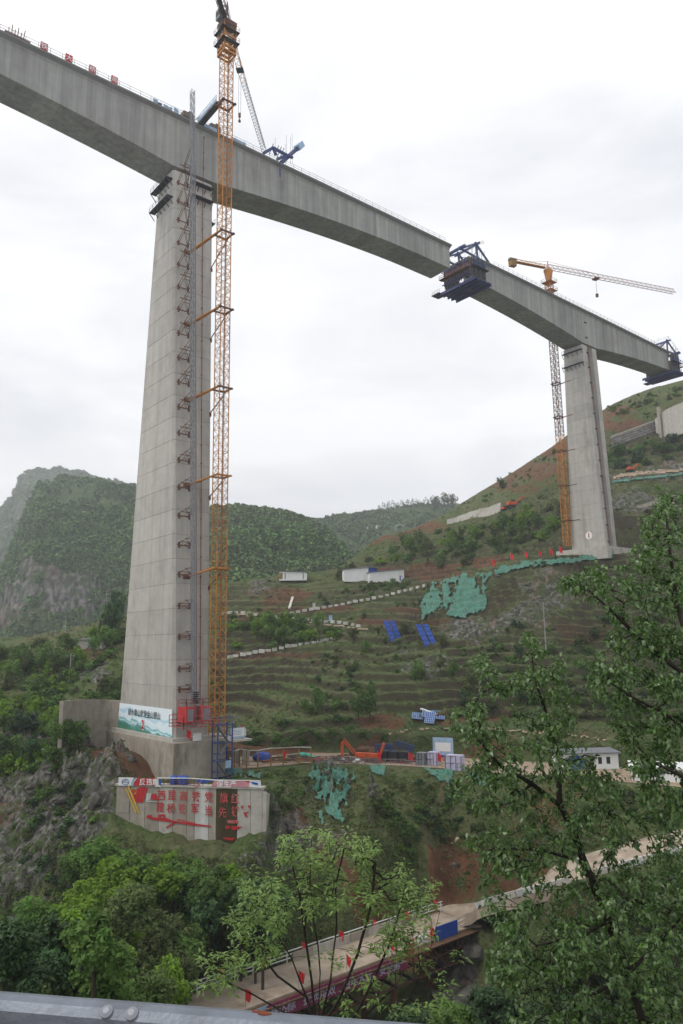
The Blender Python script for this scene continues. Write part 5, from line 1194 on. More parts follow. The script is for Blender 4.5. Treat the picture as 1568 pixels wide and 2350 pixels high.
def heap(name, label, cat, u, v, w_, h, m, n=7, seed=1, group=None, z=None):
    p = Y(u, v) if z is None else z; b = MB(); r = random.Random(seed)
    for k in range(n): b.add(*lump(p + YD * r.uniform(-w_, w_) * .42 - YN * r.uniform(0, 1.6) + UP * h * r.uniform(.15, .5), h * r.uniform(.35, .6), seed * 10 + k, sq=(1.5, 1., .8)))
    return tag(b.build(name, M[m], None, p, True), label, cat, group)
heap('tarpaulin_heap', 'blue tarpaulin heap under the post frame', 'tarpaulin', 603, 1748, 2.4, 2., 'tarp_b', 7, 1)
heap('tarpaulin_heap', 'pale green tarpaulin heap at the right end of the post frame', 'tarpaulin', 690, 1742, 4., 1.3, 'tarp_g', 9, 2)
heap('tarpaulin_heap', 'crumpled blue tarpaulin over the lilac box', 'tarpaulin', 1008, 1737, 3.6, 1.6, 'tarp_b', 9, 3)
heap('earth_heap', 'brown rubble heap behind the orange frame', 'rubble', 850, 1737, 7, 2., 'wood', 12, 5)
def sacks(label, u0, u1, v, rows, seed):
    r = random.Random(seed); p0 = Y(u0, v); p1 = Y(u1, v); L = np.linalg.norm(p1 - p0); o = thing('sack_pile', label, 'sack pile', p0, 'piles of white sacks'); sk = mesh_from('sack', *lump((0, 0, 0), .5, 4, sq=(1, .7, .5), amp=.12), M['white2'], True)
    for j in range(rows):
        n = int(L / .95) - j
        for k in range(n):
            c = bpy.data.objects.new('sack', sk); COL.objects.link(c); c.parent = o; q = p0 + (p1 - p0) * (k + .5 + j * .5) / (int(L / .95)) + UP * (.22 + j * .42) - YN * r.uniform(0, .5); c.location = [float(x) for x in q - p0]; c.rotation_euler = (r.uniform(-.2, .2), r.uniform(-.2, .2), r.uniform(-.4, .4)); c.scale = (r.uniform(.9, 1.2),) * 3
sacks('low pile of white sacks in front of the orange steel frame', 768, 800, 1751, 2, 1); sacks('low pile of white sacks left of the black crates', 803, 836, 1753, 2, 2); sacks('tall pile of white sacks beside the leafy tree', 1080, 1118, 1764, 6, 3)
# orange steelwork
o = thing('lattice_loader', 'orange steel frame with a raised lattice arm in the yard', 'steel frame', Y(782, 1748))
p = Y(786, 1745); MB().beam(p, p + UP * 3.3, .55, .55).build('column', M['orangem'], o)
b = MB(); truss(b, Y(787, 1745, 3.6), Y(812, 1745, 1.2), .5, .5, 6, .08, .05); b.build('lattice_arm', M['orangem'], o)
p = Y(845, 1747); MB().box(p + UP * 1.1, (5.0, .9, .75), (YD, YN, UP)).build('box_beam', M['orangem'], o); MB().beam(p + YD * 2.6 + UP * 1.4, p + YD * 3.3 + UP * 3.4, .4).build('upright', M['orangem'], o)
for k, (u0, u1, h, m, lb, v) in enumerate(((872, 888, 1.9, 'dark', 'left black crate in the yard', 1749), (892, 912, 1.9, 'dark', 'middle black crate in the yard', 1750), (915, 934, 1.9, 'dark', 'right black crate in the yard', 1751), (954, 976, 2.1, 'greysteel', 'grey panelled box right of the black crates', 1757), (980, 1003, 2.2, 'lilac', 'lilac panelled box under the blue tarpaulin', 1757), (1022, 1060, 2.4, 'lilac', 'light lilac box nearest the yard edge', 1768))):
    a, c = Y(u0, v), Y(u1, v); d_ = c - a; L = np.linalg.norm(d_); d_ /= L; o = thing('storage_crate', lb, 'crate', a, 'crates along the yard edge'); MB().box((a + c) / 2 - YN * 1 + UP * h / 2, (L, 2, h), (YD, YN, UP)).build('body', M[m], o)
    b = MB()
    for q in np.linspace(-.5, .5, 4): b.beam((a + c) / 2 + YD * q * L + YN * .03, (a + c) / 2 + YD * q * L + YN * .03 + UP * h, .08)
    for q in (0, .5, 1): b.beam(a + UP * h * q + YN * .03, c + UP * h * q + YN * .03, .08)
    b.build('frame', M['darksteel'], o)
for k, (u0, u1, v, h, lb) in enumerate(((862, 905, 1740, 2.6, 'left dark blue rebar truss lying behind the crates'), (908, 950, 1738, 3.6, 'right dark blue rebar truss leaning behind the crates'))):
    o = thing('steel_truss', lb, 'truss', Y(u0, v), 'dark trusses behind the crates'); b = MB(); truss(b, Y(u0, v, h * .6), Y(u1, v, h * .6 - k * 1.1), 1, 1., 6, .12, .08); b.build('lattice', M['bluesteel'], o); MB().beam(Y(u0 + 3, v), Y(u0 + 3, v, h * .6), .12).beam(Y(u1 - 3, v), Y(u1 - 3, v, h * .5), .12).build('leg', M['bluesteel'], o)
o = thing('site_board', 'light blue and white site board at the end of the yard clutter', 'site board', Y(1018, 1745)); MB().box(Y(1018, 1742, 2.3), (4., .12, 3.2), (YD, YN, UP)).build('panel', M['lblue'], o); MB().box(Y(1018, 1742, 2.2) + YN * .08, (3, .04, 1.6), (YD, YN, UP)).build('sheet', M['paint_w'], o)
b = MB(); r = random.Random(9)
for k in range(150):
    u = r.uniform(600, 950); v = 1741 + r.uniform(0, 11); p = Y(u, v, r.uniform(.08, .7)); L = r.uniform(.5, 4.5); d_ = YD * cos(r.uniform(-.6, .6)) - YN * r.uniform(-.4, .4); b.beam(p, p + d_ * L + UP * r.uniform(-.1, .35), r.uniform(.06, .3), r.uniform(.05, .2))
tag(b.build('scrap_steel', M['scrap']), 'loose dark steel and timber scattered along the yard', 'scrap', kind='stuff')
b = MB()
for k in range(60):
    u = r.uniform(600, 1040); v = 1741 + r.uniform(0, 11); p = Y(u, v, r.uniform(.08, .5)); L = r.uniform(.5, 2.5); b.beam(p, p + YD * L + UP * r.uniform(-.1, .3), r.uniform(.1, .5), r.uniform(.05, .2))
tag(b.build('scrap_boards', M['redfade']), 'loose faded boards scattered along the yard', 'scrap', kind='stuff')
# yard edge fence
pts = [Y(u, v) for u, v in zip(np.linspace(720, 1180, 40), np.interp(np.linspace(720, 1180, 40), [700, 800, 900, 1030, 1150, 1300], [1754, 1756, 1759, 1767, 1777, 1787]))]
o = thing('wire_fence', 'thin wire fence along the front edge of the yard', 'fence', pts[0]); railing('posts_and_wires', pts, 1.2, o, M['greysteel'], r=.03)
# blue formwork panels leaning on the hillside and blue grids
def panelgrid(label, u, v, w_, h_, lean, m='blue', name='slope_formwork', n=5):
    p = hit1(u, v); o = thing(name, label, 'formwork panel', p, 'blue formwork on the terraces'); X = np.array([1, .25, 0]); X /= np.linalg.norm(X); N_ = np.array([.2, -.8, 0]); U_ = UP * cos(lean) - N_ * sin(lean) * -1; U_ = UP * cos(lean) + np.array([-.55, .8, 0]) * sin(lean)
    for k in range(2): MB().poly([p + X * (k * w_ * .55), p + X * (k * w_ * .55 + w_ * .42), p + X * (k * w_ * .55 + w_ * .42) + U_ * h_, p + X * (k * w_ * .55) + U_ * h_], np.cross(X, U_), .25).build('panel', M[m], o)
    b = MB()
    for k in range(n): a = p + U_ * h_ * (k + .5) / n - np.cross(X, U_) * -.3; b.beam(a, a + X * w_, .14)
    b.build('rib', M['bluesteel'], o); return o
panelgrid('left blue formwork panel leaning on the terraced slope', 898, 1474, 3.6, 7.2, .55); panelgrid('right blue formwork panel leaning on the terraced slope', 977, 1486, 3.8, 7.6, .6)
o = thing('formwork_grid', 'blue gridded formwork sheets lying on the slope behind the leafy tree', 'formwork', hit1(960, 1668)); 
for k, (u, v, q) in enumerate(((945, 1655, 0), (968, 1652, 1), (990, 1655, 0), (975, 1665, 1))):
    p = hit1(u, v); g_ = (hit1(u + 22, v + 2) - p); g_ /= np.linalg.norm(g_); h_ = hit1(u + 4, v - 22) - p; h_ /= np.linalg.norm(h_); nn_ = np.cross(g_, h_); p = p + UP * .5
    pn = MB().poly([p, p + g_ * 2.9, p + g_ * 2.9 + h_ * 4.5, p + h_ * 4.5], nn_, .15).build('grid_panel', M['tarp_b'], o); b = MB()
    for i in range(6): b.beam(p + g_ * 2.9 * i / 5 + nn_ * .2, p + g_ * 2.9 * i / 5 + h_ * 4.5 + nn_ * .2, .1); b.beam(p + h_ * 4.5 * i / 5 + nn_ * .2, p + h_ * 4.5 * i / 5 + g_ * 2.9 + nn_ * .2, .1)
    b.build('rib', M['lblue'], pn)
MB().beam(hit1(967, 1634) + UP * .8, hit1(1000, 1648) + UP * .8, .7, .25).build('white_plank', M['white'], o)
# tarps left of the container, white rubble chute, marker posts
heap('tarpaulin_heap', 'black tarpaulin heap on the terrace left of the white container', 'tarpaulin', 0, 0, 7, 1.7, 'dark', 10, 12, z=hit1(568, 1328))
heap('tarpaulin_heap', 'low dark blue tarpaulin at the crane side of the terrace', 'tarpaulin', 0, 0, 5, 1., 'tarp_b', 7, 13, z=hit1(533, 1330))
b = MB(); p = hit1(672, 1372); p2 = hit1(664, 1398); tag(b.beam(p + UP * .2, p2 + UP * .2, .8, .5).build('concrete_chute', M['blockc'], None, p), 'narrow white concrete chute on the slope under the container', 'chute')
p = hit1(721, 1398); tag(MB().box(p + UP * .9, (.9, .5, 2.2)).box(p + UP * 2.05, (1., .6, .15)).build('marker_post', M['blockc'], None, p), 'white marker post standing above the middle kerb row', 'marker post')
p = hit1(759, 1425); tag(MB().box(p + UP * .8, (1.1, .6, 1.7)).box(p + UP * 1.7, (1.2, .7, .15)).build('meter_box', M['lblue'], None, p), 'small blue box by the curved upper kerb row', 'box')
# excavators
def excavator(p, label, rz, sc):
    p = np.array(p, float); o = thing('excavator', label, 'excavator', p, 'orange excavators on the right hill'); A = np.array([cos(rz), sin(rz), 0]); Bx = np.array([-sin(rz), cos(rz), 0]); k = sc
    for sgn in (-1, 1): MB().box(p + Bx * sgn * 1.1 * k + UP * .45 * k, (3.6 * k, .6 * k, .9 * k), (A, Bx, UP)).build('track', M['dark'], o)
    MB().box(p + UP * 1.6 * k, (3.2 * k, 2.4 * k, 1.2 * k), (A, Bx, UP)).build('body', M['orangem'], o); MB().box(p + A * .9 * k + Bx * .7 * k + UP * 2.5 * k, (1.2 * k, .9 * k, 1.2 * k), (A, Bx, UP)).build('cab', M['dark'], o)
    b = MB(); b.beam(p + A * 1.5 * k + UP * 1.8 * k, p + A * 4.4 * k + UP * 4.2 * k, .5 * k); b.beam(p + A * 4.4 * k + UP * 4.2 * k, p + A * 6.6 * k + UP * 2. * k, .4 * k); b.build('boom', M['orangem'], o)
    MB().box(p + A * 6.7 * k + UP * 1.4 * k, (.9 * k, 1.1 * k, 1. * k), (A, Bx, UP)).build('bucket', M['scrap'], o)
excavator(hit1(1175, 1165), 'orange excavator with raised boom above the pale wall', .2, 1.2); excavator(hit1(1157, 1172), 'small orange excavator at the right end of the pale wall', .6, .7); excavator(hit1(1448, 1082), 'orange excavator on the gravel shelf right of the short pier', .3, .8)
# utility poles
def pole(u, vb, vt, label, arms=1):
    p = hit1(u, vb); top = proj(p + UP)[1]; k = vb - top; h = (vb - vt) / max(k, 1e-3); o = thing('utility_pole', label, 'utility pole', p, 'concrete utility poles'); MB().tube(p - UP * .5, p + UP * h, .2, .12, 7).build('pole', M['pole'], o)
    for a in range(arms): MB().beam(p + UP * (h - .8 - a * 1.2) - np.array([1.1, 0, 0]), p + UP * (h - .8 - a * 1.2) + np.array([1.1, 0, 0]), .12).build('crossarm', M['darksteel'], o)
    b = MB()
    for q in (-.9, 0, .9): b.tube(p + UP * (h - .75) + np.array([q, 0, 0]), p + UP * (h - .4) + np.array([q, 0, 0]), .08)
    b.build('insulator', M['pole'], o)
pole(665, 1312, 1230, 'tall pale utility pole behind the white container', 2); pole(1254, 1500, 1384, 'utility pole on the rocky slope behind the leafy tree'); pole(150, 1455, 1413, 'short utility pole left of the tall pier'); pole(242, 1445, 1352, 'utility pole beside the dark conifer left of the tall pier', 2); pole(161, 1545, 1500, 'small pole among the bushes left of the tall pier')

# ================================================================== LOW BRIDGE, ROAD
n0, n1 = atz(530, 2328, RZ), atz(1086, 2124, RZ); bd = (n1 - n0); bL = np.linalg.norm(bd); bd /= bL; bn_ = np.cross(UP, bd)      # away from camera
wb_r = abs((atz(603, 2232, RZ) - n0) @ bn_); wb_r2 = abs((atz(928, 2116, RZ) - n0) @ bn_); BW = (wb_r + wb_r2) / 2
print('low bridge length', bL, 'width', wb_r, wb_r2)
def Bp(s_, t, z=0.): return n0 + bd * s_ + bn_ * t + UP * z
lb = thing('truss_road_bridge', 'low temporary steel truss bridge with a dusty deck crossing the gorge', 'bridge', Bp(0, 0))
s0_, s1_ = -22, bL + 1
MB().box(Bp((s0_ + s1_) / 2, BW / 2, -.12), (s1_ - s0_, BW, .24), (bd, bn_, UP)).build('deck', M['roadm'], lb)
TH_ = 3.3
for t in (-.1, BW + .1):
    for k in range(int((s1_ - s0_) / 3)):
        a, c = Bp(s0_ + k * 3, t, -.35), Bp(s0_ + k * 3 + 3, t, -.35); d_ = UP * -TH_; b = MB(); m_ = (a + c) / 2
        b.beam(a, c, .18); b.beam(a + d_, c + d_, .18); b.beam(a + d_ / 2, c + d_ / 2, .14); b.beam(a, a + d_, .14); b.beam(a, m_ + d_ / 2, .1); b.beam(m_ + d_ / 2, a + d_, .1); b.beam(c, m_ + d_ / 2, .1); b.beam(m_ + d_ / 2, c + d_, .1); b.build('truss_panel', M['rust'] if t < 0 else M['darksteel'], lb)
b = MB()
for k in range(int((s1_ - s0_) / 3)): b.beam(Bp(s0_ + k * 3, -.3, -TH_ - .3), Bp(s0_ + k * 3, BW + .3, -TH_ - .3), .3)
b.build('floor_beam', M['darksteel'], lb)
MB().beam(Bp(s0_, -.7, -.28), Bp(s1_, -.7, -.28), 1.1, .12).build('side_walkway', M['wood'], lb)
b = MB()
for s_ in np.arange(s0_, s1_, 2.4): b.beam(Bp(s_, BW - .05, 0), Bp(s_, BW - .05, 1.25), .12)
for q in (.45, .85, 1.25): b.beam(Bp(s0_, BW - .05, q), Bp(s1_, BW - .05, q), .09)
b.build('far_railing', M['white'], lb)
for k in range(int(bL * .62 / 3)): MB().box(Bp(bL * .33 + k * 3 + 1.5, BW - .2, .5), (2.96, .15, 1.0), (bd, bn_, UP)).build('barrier_board', M['conc_l'] if k % 3 else M['conc'], lb)
b = MB()
for s_ in np.arange(bL * .6, s1_, 2.4): b.beam(Bp(s_, .05, 0), Bp(s_, .05, 1.15), .1)
for q in (.6, 1.15): b.beam(Bp(bL * .6, .05, q), Bp(s1_, .05, q), .08)
b.build('near_railing', M['white'], lb)
for s_ in (bL * .28, bL * .62):
    for t in (.5, BW - .5): MB().tube(Bp(s_, t, -TH_ - .3), Bp(s_, t, -26), .4, n=8).build('pile', M['rust'], lb)
    MB().beam(Bp(s_, .5, -9), Bp(s_, BW - .5, -9), .25).beam(Bp(s_, .5, -4), Bp(s_, BW - .5, -9), .2).build('pile_brace', M['rust'], lb)
def sB(u, v): A = ray(u, v); d = (n0 @ bn_ - .95) / (A @ bn_); return (A * d - n0) @ bd
sb0, sb1 = sB(590, 2318), sB(934, 2180)
bnr = thing('slogan_banner', 'long faded purple banner with white characters along the low bridge', 'banner', Bp(sb0, -1, 0))
pb = MB().poly([Bp(sb0, -1, -1.55), Bp(sb1, -1, -1.5), Bp(sb1, -1, .12), Bp(sb0 + 1.3, -1, .08)], bn_, .04).build('cloth', M['purple'], bnr)
txt = '强基达标 提质增效 百年大计 安全第一'; xs = np.linspace(.045, .965, len(txt))
for c, f in zip(txt, xs):
    if c != ' ': text(c, 1.2, M['lilac'], pb, Bp(sb0 + (sb1 - sb0) * f, -1, -.7), bd, UP, depth=.05, bold=.015)
MB().poly([Bp(sb0 - 7, -.98, -1.6), Bp(sb0 + .4, -.98, -1.6), Bp(sb0 + 1.4, -.98, .1), Bp(sb0 - 7, -.98, .1)], bn_, .03).build('grey_end_sheet', M['lblue'], bnr)
MB().poly([Bp(sb1 - .3, -1.02, -1.2), Bp(sb1 + 1.3, -1.3, .5), Bp(sb1 - .1, -1.02, .6)], bn_, .03).build('folded_end', M['redfade'], bnr)
s_a, s_b = sB(1010, 2140), sB(1060, 2120)
tag(MB().poly([Bp(s_a, -.2, -.25), Bp(s_b, -.2, -.25), Bp(s_b, -.2, 1.5), Bp(s_a, -.2, 1.5)], bn_, .08).build('blue_sheet', M['blue'], None, Bp(s_a, -.2)), 'plain bright blue sheet standing on the near edge of the low bridge', 'sheet')
GF = 'red flags on the low bridge'
ords = ('first', 'second', 'third', 'fourth', 'fifth', 'sixth', 'seventh', 'eighth', 'ninth', 'tenth', 'eleventh')
for k, s_ in enumerate(np.linspace(-9, bL * .98, 9)): flag(Bp(s_, BW - .1, 0), 'red flag on the far railing of the low bridge, %s from the left' % ords[k], k, .78, GF)
for k, s_ in enumerate(np.linspace(bL * .05, bL * .97, 6)): flag(Bp(s_, .2, 0), 'red flag on the near edge of the low bridge, %s from the left' % ords[k], k + 2, .78, GF)
for k, s_ in enumerate((bL * .70, bL * .76, bL * .82)):
    o = MB().box(Bp(s_, .5, .3), (1.3, .5, .6), (bd, bn_, UP)).box(Bp(s_, .5, .65), (1.3, .25, .3), (bd, bn_, UP)).build('road_barrier', M['redfade'] if k % 2 == 0 else M['white'], None, Bp(s_, .5)); tag(o, ('left', 'middle', 'right')[k] + ' small red and white barrier on the low bridge edge', 'barrier', 'small barriers on the low bridge')
# road on the slope
RL = []; cum = np.r_[0, np.cumsum(np.linalg.norm(np.diff(ROAD, axis=0), axis=1))]; ss = np.arange(0, cum[-1], 1.5)
RP = np.stack([np.interp(ss, cum, ROAD[:, k]) for k in range(3)], 1); RP[:, 2] += .06; RP = np.array([RP[max(0, i - min(i, 4)):i + min(i, 4) + 1].mean(0) for i in range(len(RP))])
dR_ = np.gradient(RP, axis=0); dR_[:, 2] = 0; dR_ /= np.linalg.norm(dR_, axis=1)[:, None]; nR = np.cross(UP, dR_)
rw = BW / 2 + 1.1; V = []; nn_ = len(RP)
for p, n_ in zip(RP, nR): V += [p - n_ * rw - UP * 1.5, p - n_ * rw, p, p + n_ * rw, p + n_ * rw - UP * .5]
Fc = [(i * 5 + j, (i + 1) * 5 + j, (i + 1) * 5 + j + 1, i * 5 + j + 1) for i in range(nn_ - 1) for j in range(4)]
tag(MB().add(V, Fc).build('access_road', M['roadm']), kind='structure')
o = thing('road_edge_wall', 'low pale concrete edge wall along the near side of the access road', 'edge wall', RP[2])
for i in range(6, nn_ - 2, 2):
    if i % 14 in (0, 1): continue
    a, c = RP[i] - nR[i] * (rw - .1), RP[i + 2] - nR[i + 2] * (rw - .1); MB().beam(a + UP * .25 + (c - a) * .02, c + UP * .25 - (c - a) * .02, .4, .75).build('wall_block', M['conc_white'] if i % 4 else M['conc_l'], o)

# ================================================================== FOREGROUND GUARDRAIL
ZG = -.80
ga, gb = atz(-60, 2270.5, ZG), atz(1040, 2357, ZG); gd = gb - ga; gd /= np.linalg.norm(gd); gn = np.cross(gd, UP)      # towards the camera
gr = thing('guardrail', 'galvanised steel guardrail beam in the foreground with round bolts', 'guardrail', ga)
prof = []      # (toward camera, down)
for k in range(9): a = pi * (1 - k / 8 * .95); prof.append((.035 + .045 * cos(a) + .01, .045 - .045 * sin(a)))
prof = [(.03 - x, y) for x, y in [(-.012, .058), (-.010, .022), (.004, .006), (.022, 0.), (.045, .006), (.066, .024), (.076, .048), (.076, .075), (.060, .100), (.030, .125), (.022, .155), (.030, .185), (.062, .212), (.078, .240), (.074, .275), (.05, .30), (.02, .31)]]
def rail_piece(s0, s1, off, nm='rail_beam'):
    V = []; Fc = []; n = len(prof)
    for s_ in (s0, s1):
        for (x, y) in prof: V.append(ga + gd * s_ + gn * (x + off) - UP * (y - off * .6))
        for (x, y) in prof[::-1]: V.append(ga + gd * s_ + gn * (x + off - .005) - UP * (y + .004 - off * .6))
    m_ = 2 * n
    for i in range(m_): Fc.append((i, (i + 1) % m_, m_ + (i + 1) % m_, m_ + i))
    Fc += [tuple(range(m_))[::-1], tuple(range(m_, 2 * m_))]
    return MB().add(V, Fc).build(nm, gm, gr, smooth=False)
gm = mat('galvanised_guardrail', (.15, .168, .20), .45, .3, var=.25, scale=9, stain=(.09, .10, .115), bump=.12, spec=.5)
pj = atz(214, 2290, ZG); sj = (pj - ga) @ gd
rail_piece(-3., sj + .32, 0.); rail_piece(sj, 7., .005)
for u, v in ((243, 2302), (301, 2306)  ):
    A = ray(u, v); pl_ = ga + gn * .042; d = (pl_ @ gn) / (A @ gn); p = A * d
    if v < 2350: sq = (p - ga) @ gd; p = ga + gd * sq + gn * .033 - UP * .012; nrm = gn * .62 + UP * .78
    else: nrm = gn
    b = MB(); b.tube(p, p + nrm * .008, .0155, .0145, 14); b.tube(p + nrm * .008, p + nrm * .0125, .0145, .007, 14); b.build('bolt', M['greysteel'], gr)
rm = mat('rust_patch', (.14, .04, .02), .9, var=.3, scale=60)
for s_px, r_, x, y in (((607, 2327), .011, .045, .0035), ((590, 2324), .007, .04, .003), ((498, 2310), .004, .05, .008)):
    A = atz(*s_px, ZG); q = (A - ga) @ gd; p = ga + gd * q + gn * (x - .032) - UP * (y - .006); b = MB(); rr2 = random.Random(int(r_ * 1e4)); b.poly([p + gd * r_ * cos(a) * rr2.uniform(.7, 1.2) * 1.5 + (gn * .9 - UP * .25) * r_ * .55 * sin(a) for a in np.linspace(0, 2 * pi, 12)[:-1]], UP, .002); b.build('rust_spot', rm, gr)
for s_ in (-1.2, .8 + 2, 4.8):
    p = ga + gd * s_ - gn * .14; MB().tube(p - UP * 1.2, p - UP * .02, .055, n=10).build('post', M['greysteel'], gr)
dirt = MB().box(ga + gd * 2 + gn * .62 - UP * .42, (14, 1.1, .3), (gd, gn, UP)); tag(dirt.build('road_kerb', M['wood']), kind='structure')

# ================================================================== VEGETATION
def quads(C, Nn, size, asp, r):
    """diamond leaves: centres, normals, sizes"""
    n = len(C); T = r.normal(size=(n, 3)); T -= (T * Nn).sum(1)[:, None] * Nn; T /= np.linalg.norm(T, axis=1)[:, None] + 1e-9; Bq = np.cross(Nn, T)
    s_ = size[:, None]; V = np.stack([C - T * s_, C + Bq * s_ * asp - T * s_ * .1, C + T * s_, C - Bq * s_ * asp - T * s_ * .1], 1).reshape(-1, 3)
    return V, np.arange(n * 4).reshape(n, 4)
def unit(v): return v / (np.linalg.norm(v, axis=1)[:, None] + 1e-9)
def crown_mesh(name, n, leaf, m, seed, nclump=9, sq=(1, 1, .8), base=.55, open_=.0, asp=.5):
    """uneven crown of leaf clumps, unit radius, centred at height base"""
    r = np.random.default_rng(seed); cc = unit(r.normal(size=(nclump, 3))) * (r.random((nclump, 1)) ** .45) * .74; cr_ = r.uniform(.18, .46, nclump)
    k = r.integers(0, nclump, n); dv = unit(r.normal(size=(n, 3)) + np.array([0, 0, .35])); rad = cr_[k] * (.55 + .5 * r.random(n) ** .6)
    sub = unit(r.normal(size=(nclump * 7, 3))); sk = r.integers(0, 7, n) + k * 7      # smaller tufts on each clump
    dv = unit(dv + sub[sk] * 1.5)
    C = (cc[k] + dv * rad[:, None]) * np.array(sq) + np.array([0, 0, base]); Nn = unit(dv * .5 + np.array([0, 0, .55]) + r.normal(size=(n, 3)) * .45)
    V, Fq = quads(C, Nn, leaf * r.uniform(.6, 1.3, n), asp, r); return mesh_from(name, V, Fq, m)
def trunk_mesh(name, h, r0, m, seed, nb=5):
    r = random.Random(seed); b = MB(); p = np.zeros(3); q = np.array([r.uniform(-.1, .1) * h, r.uniform(-.1, .1) * h, h * .55]); t = q + np.array([r.uniform(-.1, .1) * h, r.uniform(-.1, .1) * h, h * .4])
    b.tube(p - UP * .6, q, r0, r0 * .65, 6); b.tube(q, t, r0 * .65, r0 * .25, 5)
    for k in range(nb):
        a = r.uniform(0, 2 * pi); s_ = p + (q - p) * r.uniform(.35, 1); b.tube(s_, s_ + np.array([cos(a) * h * .35, sin(a) * h * .35, h * r.uniform(.2, .4)]), r0 * .4, r0 * .12, 5)
    return mesh_from(name, b.v, b.f, m)
# prototypes (meshes shared between the copies)
bushes = {k: [crown_mesh('bush', n, lf, M[k], sd + i, nclump=8 + i, sq=(1, 1, .72 + .1 * i), base=.42, asp=.55) for i in range(3)] for k, n, lf, sd in (('leaf_a', 700, .13, 10), ('leaf_b', 650, .12, 20), ('leaf_c', 700, .13, 30), ('leaf_y', 800, .11, 40))}
crowns = {k: [crown_mesh('crown', n, lf, M[k], sd + i, nclump=14 + i * 2, sq=(1, 1, 1.05), base=1.15) for i in range(3)] for k, n, lf, sd in (('leaf_a', 1700, .085, 50), ('leaf_b', 1500, .085, 60), ('leaf_c', 1700, .085, 70), ('leaf_y', 2200, .075, 80))}
ncrowns = {k: [crown_mesh('crown', n, lf, M[k], sd + i, nclump=22 + i * 3, sq=(1, 1, .9), base=.95, asp=.5) for i in range(3)] for k, n, lf, sd in (('leaf_a', 2900, .088, 150), ('leaf_b', 2800, .088, 160), ('leaf_c', 2700, .09, 170), ('leaf_y', 3200, .08, 180))}
trunks = [trunk_mesh('trunk', 1.25, .06, M['bark2'], k) for k in range(3)]
vr = random.Random(21)
def put_bush(p, sz, k, label, group, squash=None):
    o = link('bush', bushes[k][vr.randrange(3)], None, p); o.rotation_euler = (0, 0, vr.uniform(0, 6.3)); q = squash or vr.uniform(.8, 1.2); o.scale = (sz, sz, sz * q); return tag(o, label, 'bush', group)
def put_tree(p, R_, k, label, group, near=False, name='tree', tall=1.):
    o = bpy.data.objects.new(name, None); COL.objects.link(o); o.location = [float(x) for x in p]; o.rotation_euler = (0, 0, vr.uniform(0, 6.3)); o.scale = (R_, R_, R_ * tall); tag(o, label, 'tree', group)
    for nm, me_ in (('trunk', trunks[vr.randrange(3)]), ('crown', (ncrowns if near else crowns)[k][vr.randrange(3)])):
        c = bpy.data.objects.new(nm, me_); COL.objects.link(c); c.parent = o
    return o
def sample_poly(P, n, seed, jit=True):
    P = np.array(P, float); r = np.random.default_rng(seed); out_ = []
    while len(out_) < n:
        u = r.uniform(P[:, 0].min(), P[:, 0].max(), 600); v = r.uniform(P[:, 1].min(), P[:, 1].max(), 600); k = inpoly(u, v, P); out_ += list(zip(u[k], v[k]))
    return np.array(out_[:n])
def scatter_things(P, n, seed, kinds, size, label, group, tree=0., near=False, tall=1.):
    uv = sample_poly(P, n, seed); X = hit(uv[:, 0], uv[:, 1], 20 if near else 60); r = random.Random(seed)
    for p in X:
        if not np.isfinite(p[0]): continue
        k = r.choice(kinds); sz = r.uniform(*size)
        if r.random() < tree: put_tree(p, sz, k, label, group, near, tall=tall * r.uniform(.85, 1.2))
        else: put_bush(p - UP * sz * .1, sz, k, label.replace('tree', 'bush'), group.replace('trees', 'bushes'))
# trees left of the tall pier
scatter_things([(-20, 1500), (60, 1500), (150, 1475), (230, 1440), (285, 1425), (280, 1500), (170, 1560), (120, 1610), (60, 1650), (-20, 1650)], 58, 101, ['leaf_b', 'leaf_y', 'leaf_a', 'leaf_a'], (2.2, 3.6), 'green tree on the spur left of the tall pier', 'trees on the spur left of the tall pier', .4)
scatter_things([(-20, 1600), (140, 1590), (140, 1700), (60, 1760), (-20, 1780)], 40, 102, ['leaf_a', 'leaf_c', 'leaf_y'], (1.8, 3.2), 'dark green tree at the left edge below the curved wall', 'trees at the left edge below the curved wall', .35)
scatter_things([(230, 1570), (280, 1560), (275, 1606), (170, 1606)], 12, 103, ['leaf_a', 'leaf_b'], (1.6, 2.4), 'green bush above the curved wall', 'bushes above the curved wall', 0)
scatter_things([(80, 1700), (160, 1715), (150, 1765), (60, 1800)], 14, 104, ['leaf_a', 'leaf_b'], (1.4, 2.2), 'green bush on the crag below the curved wall', 'bushes on the crag', 0)
pt = hit1(262, 1462); put_tree(pt, 3.4, 'leaf_c', 'tall dark narrow tree just left of the tall pier', None, tall=2.1); pt = hit1(243, 1475); put_tree(pt, 2.6, 'leaf_c', 'dark tree beside the utility pole left of the tall pier', None, tall=1.7)
for u, v in ((135, 1716), (150, 1720), (166, 1722), (180, 1724), (125, 1708)): put_tree(hit1(u, v), 2.4, 'leaf_a', 'green tree against the left end of the curved wall', 'trees at the curved wall', tall=1.1)
scatter_things([(20, 1800), (200, 1790), (240, 1900), (120, 2040), (10, 2050)], 34, 105, ['leaf_b', 'leaf_a', 'leaf_c'], (.6, 1.5), 'small bush rooted in the grey crag', 'bushes rooted in the crag', 0)
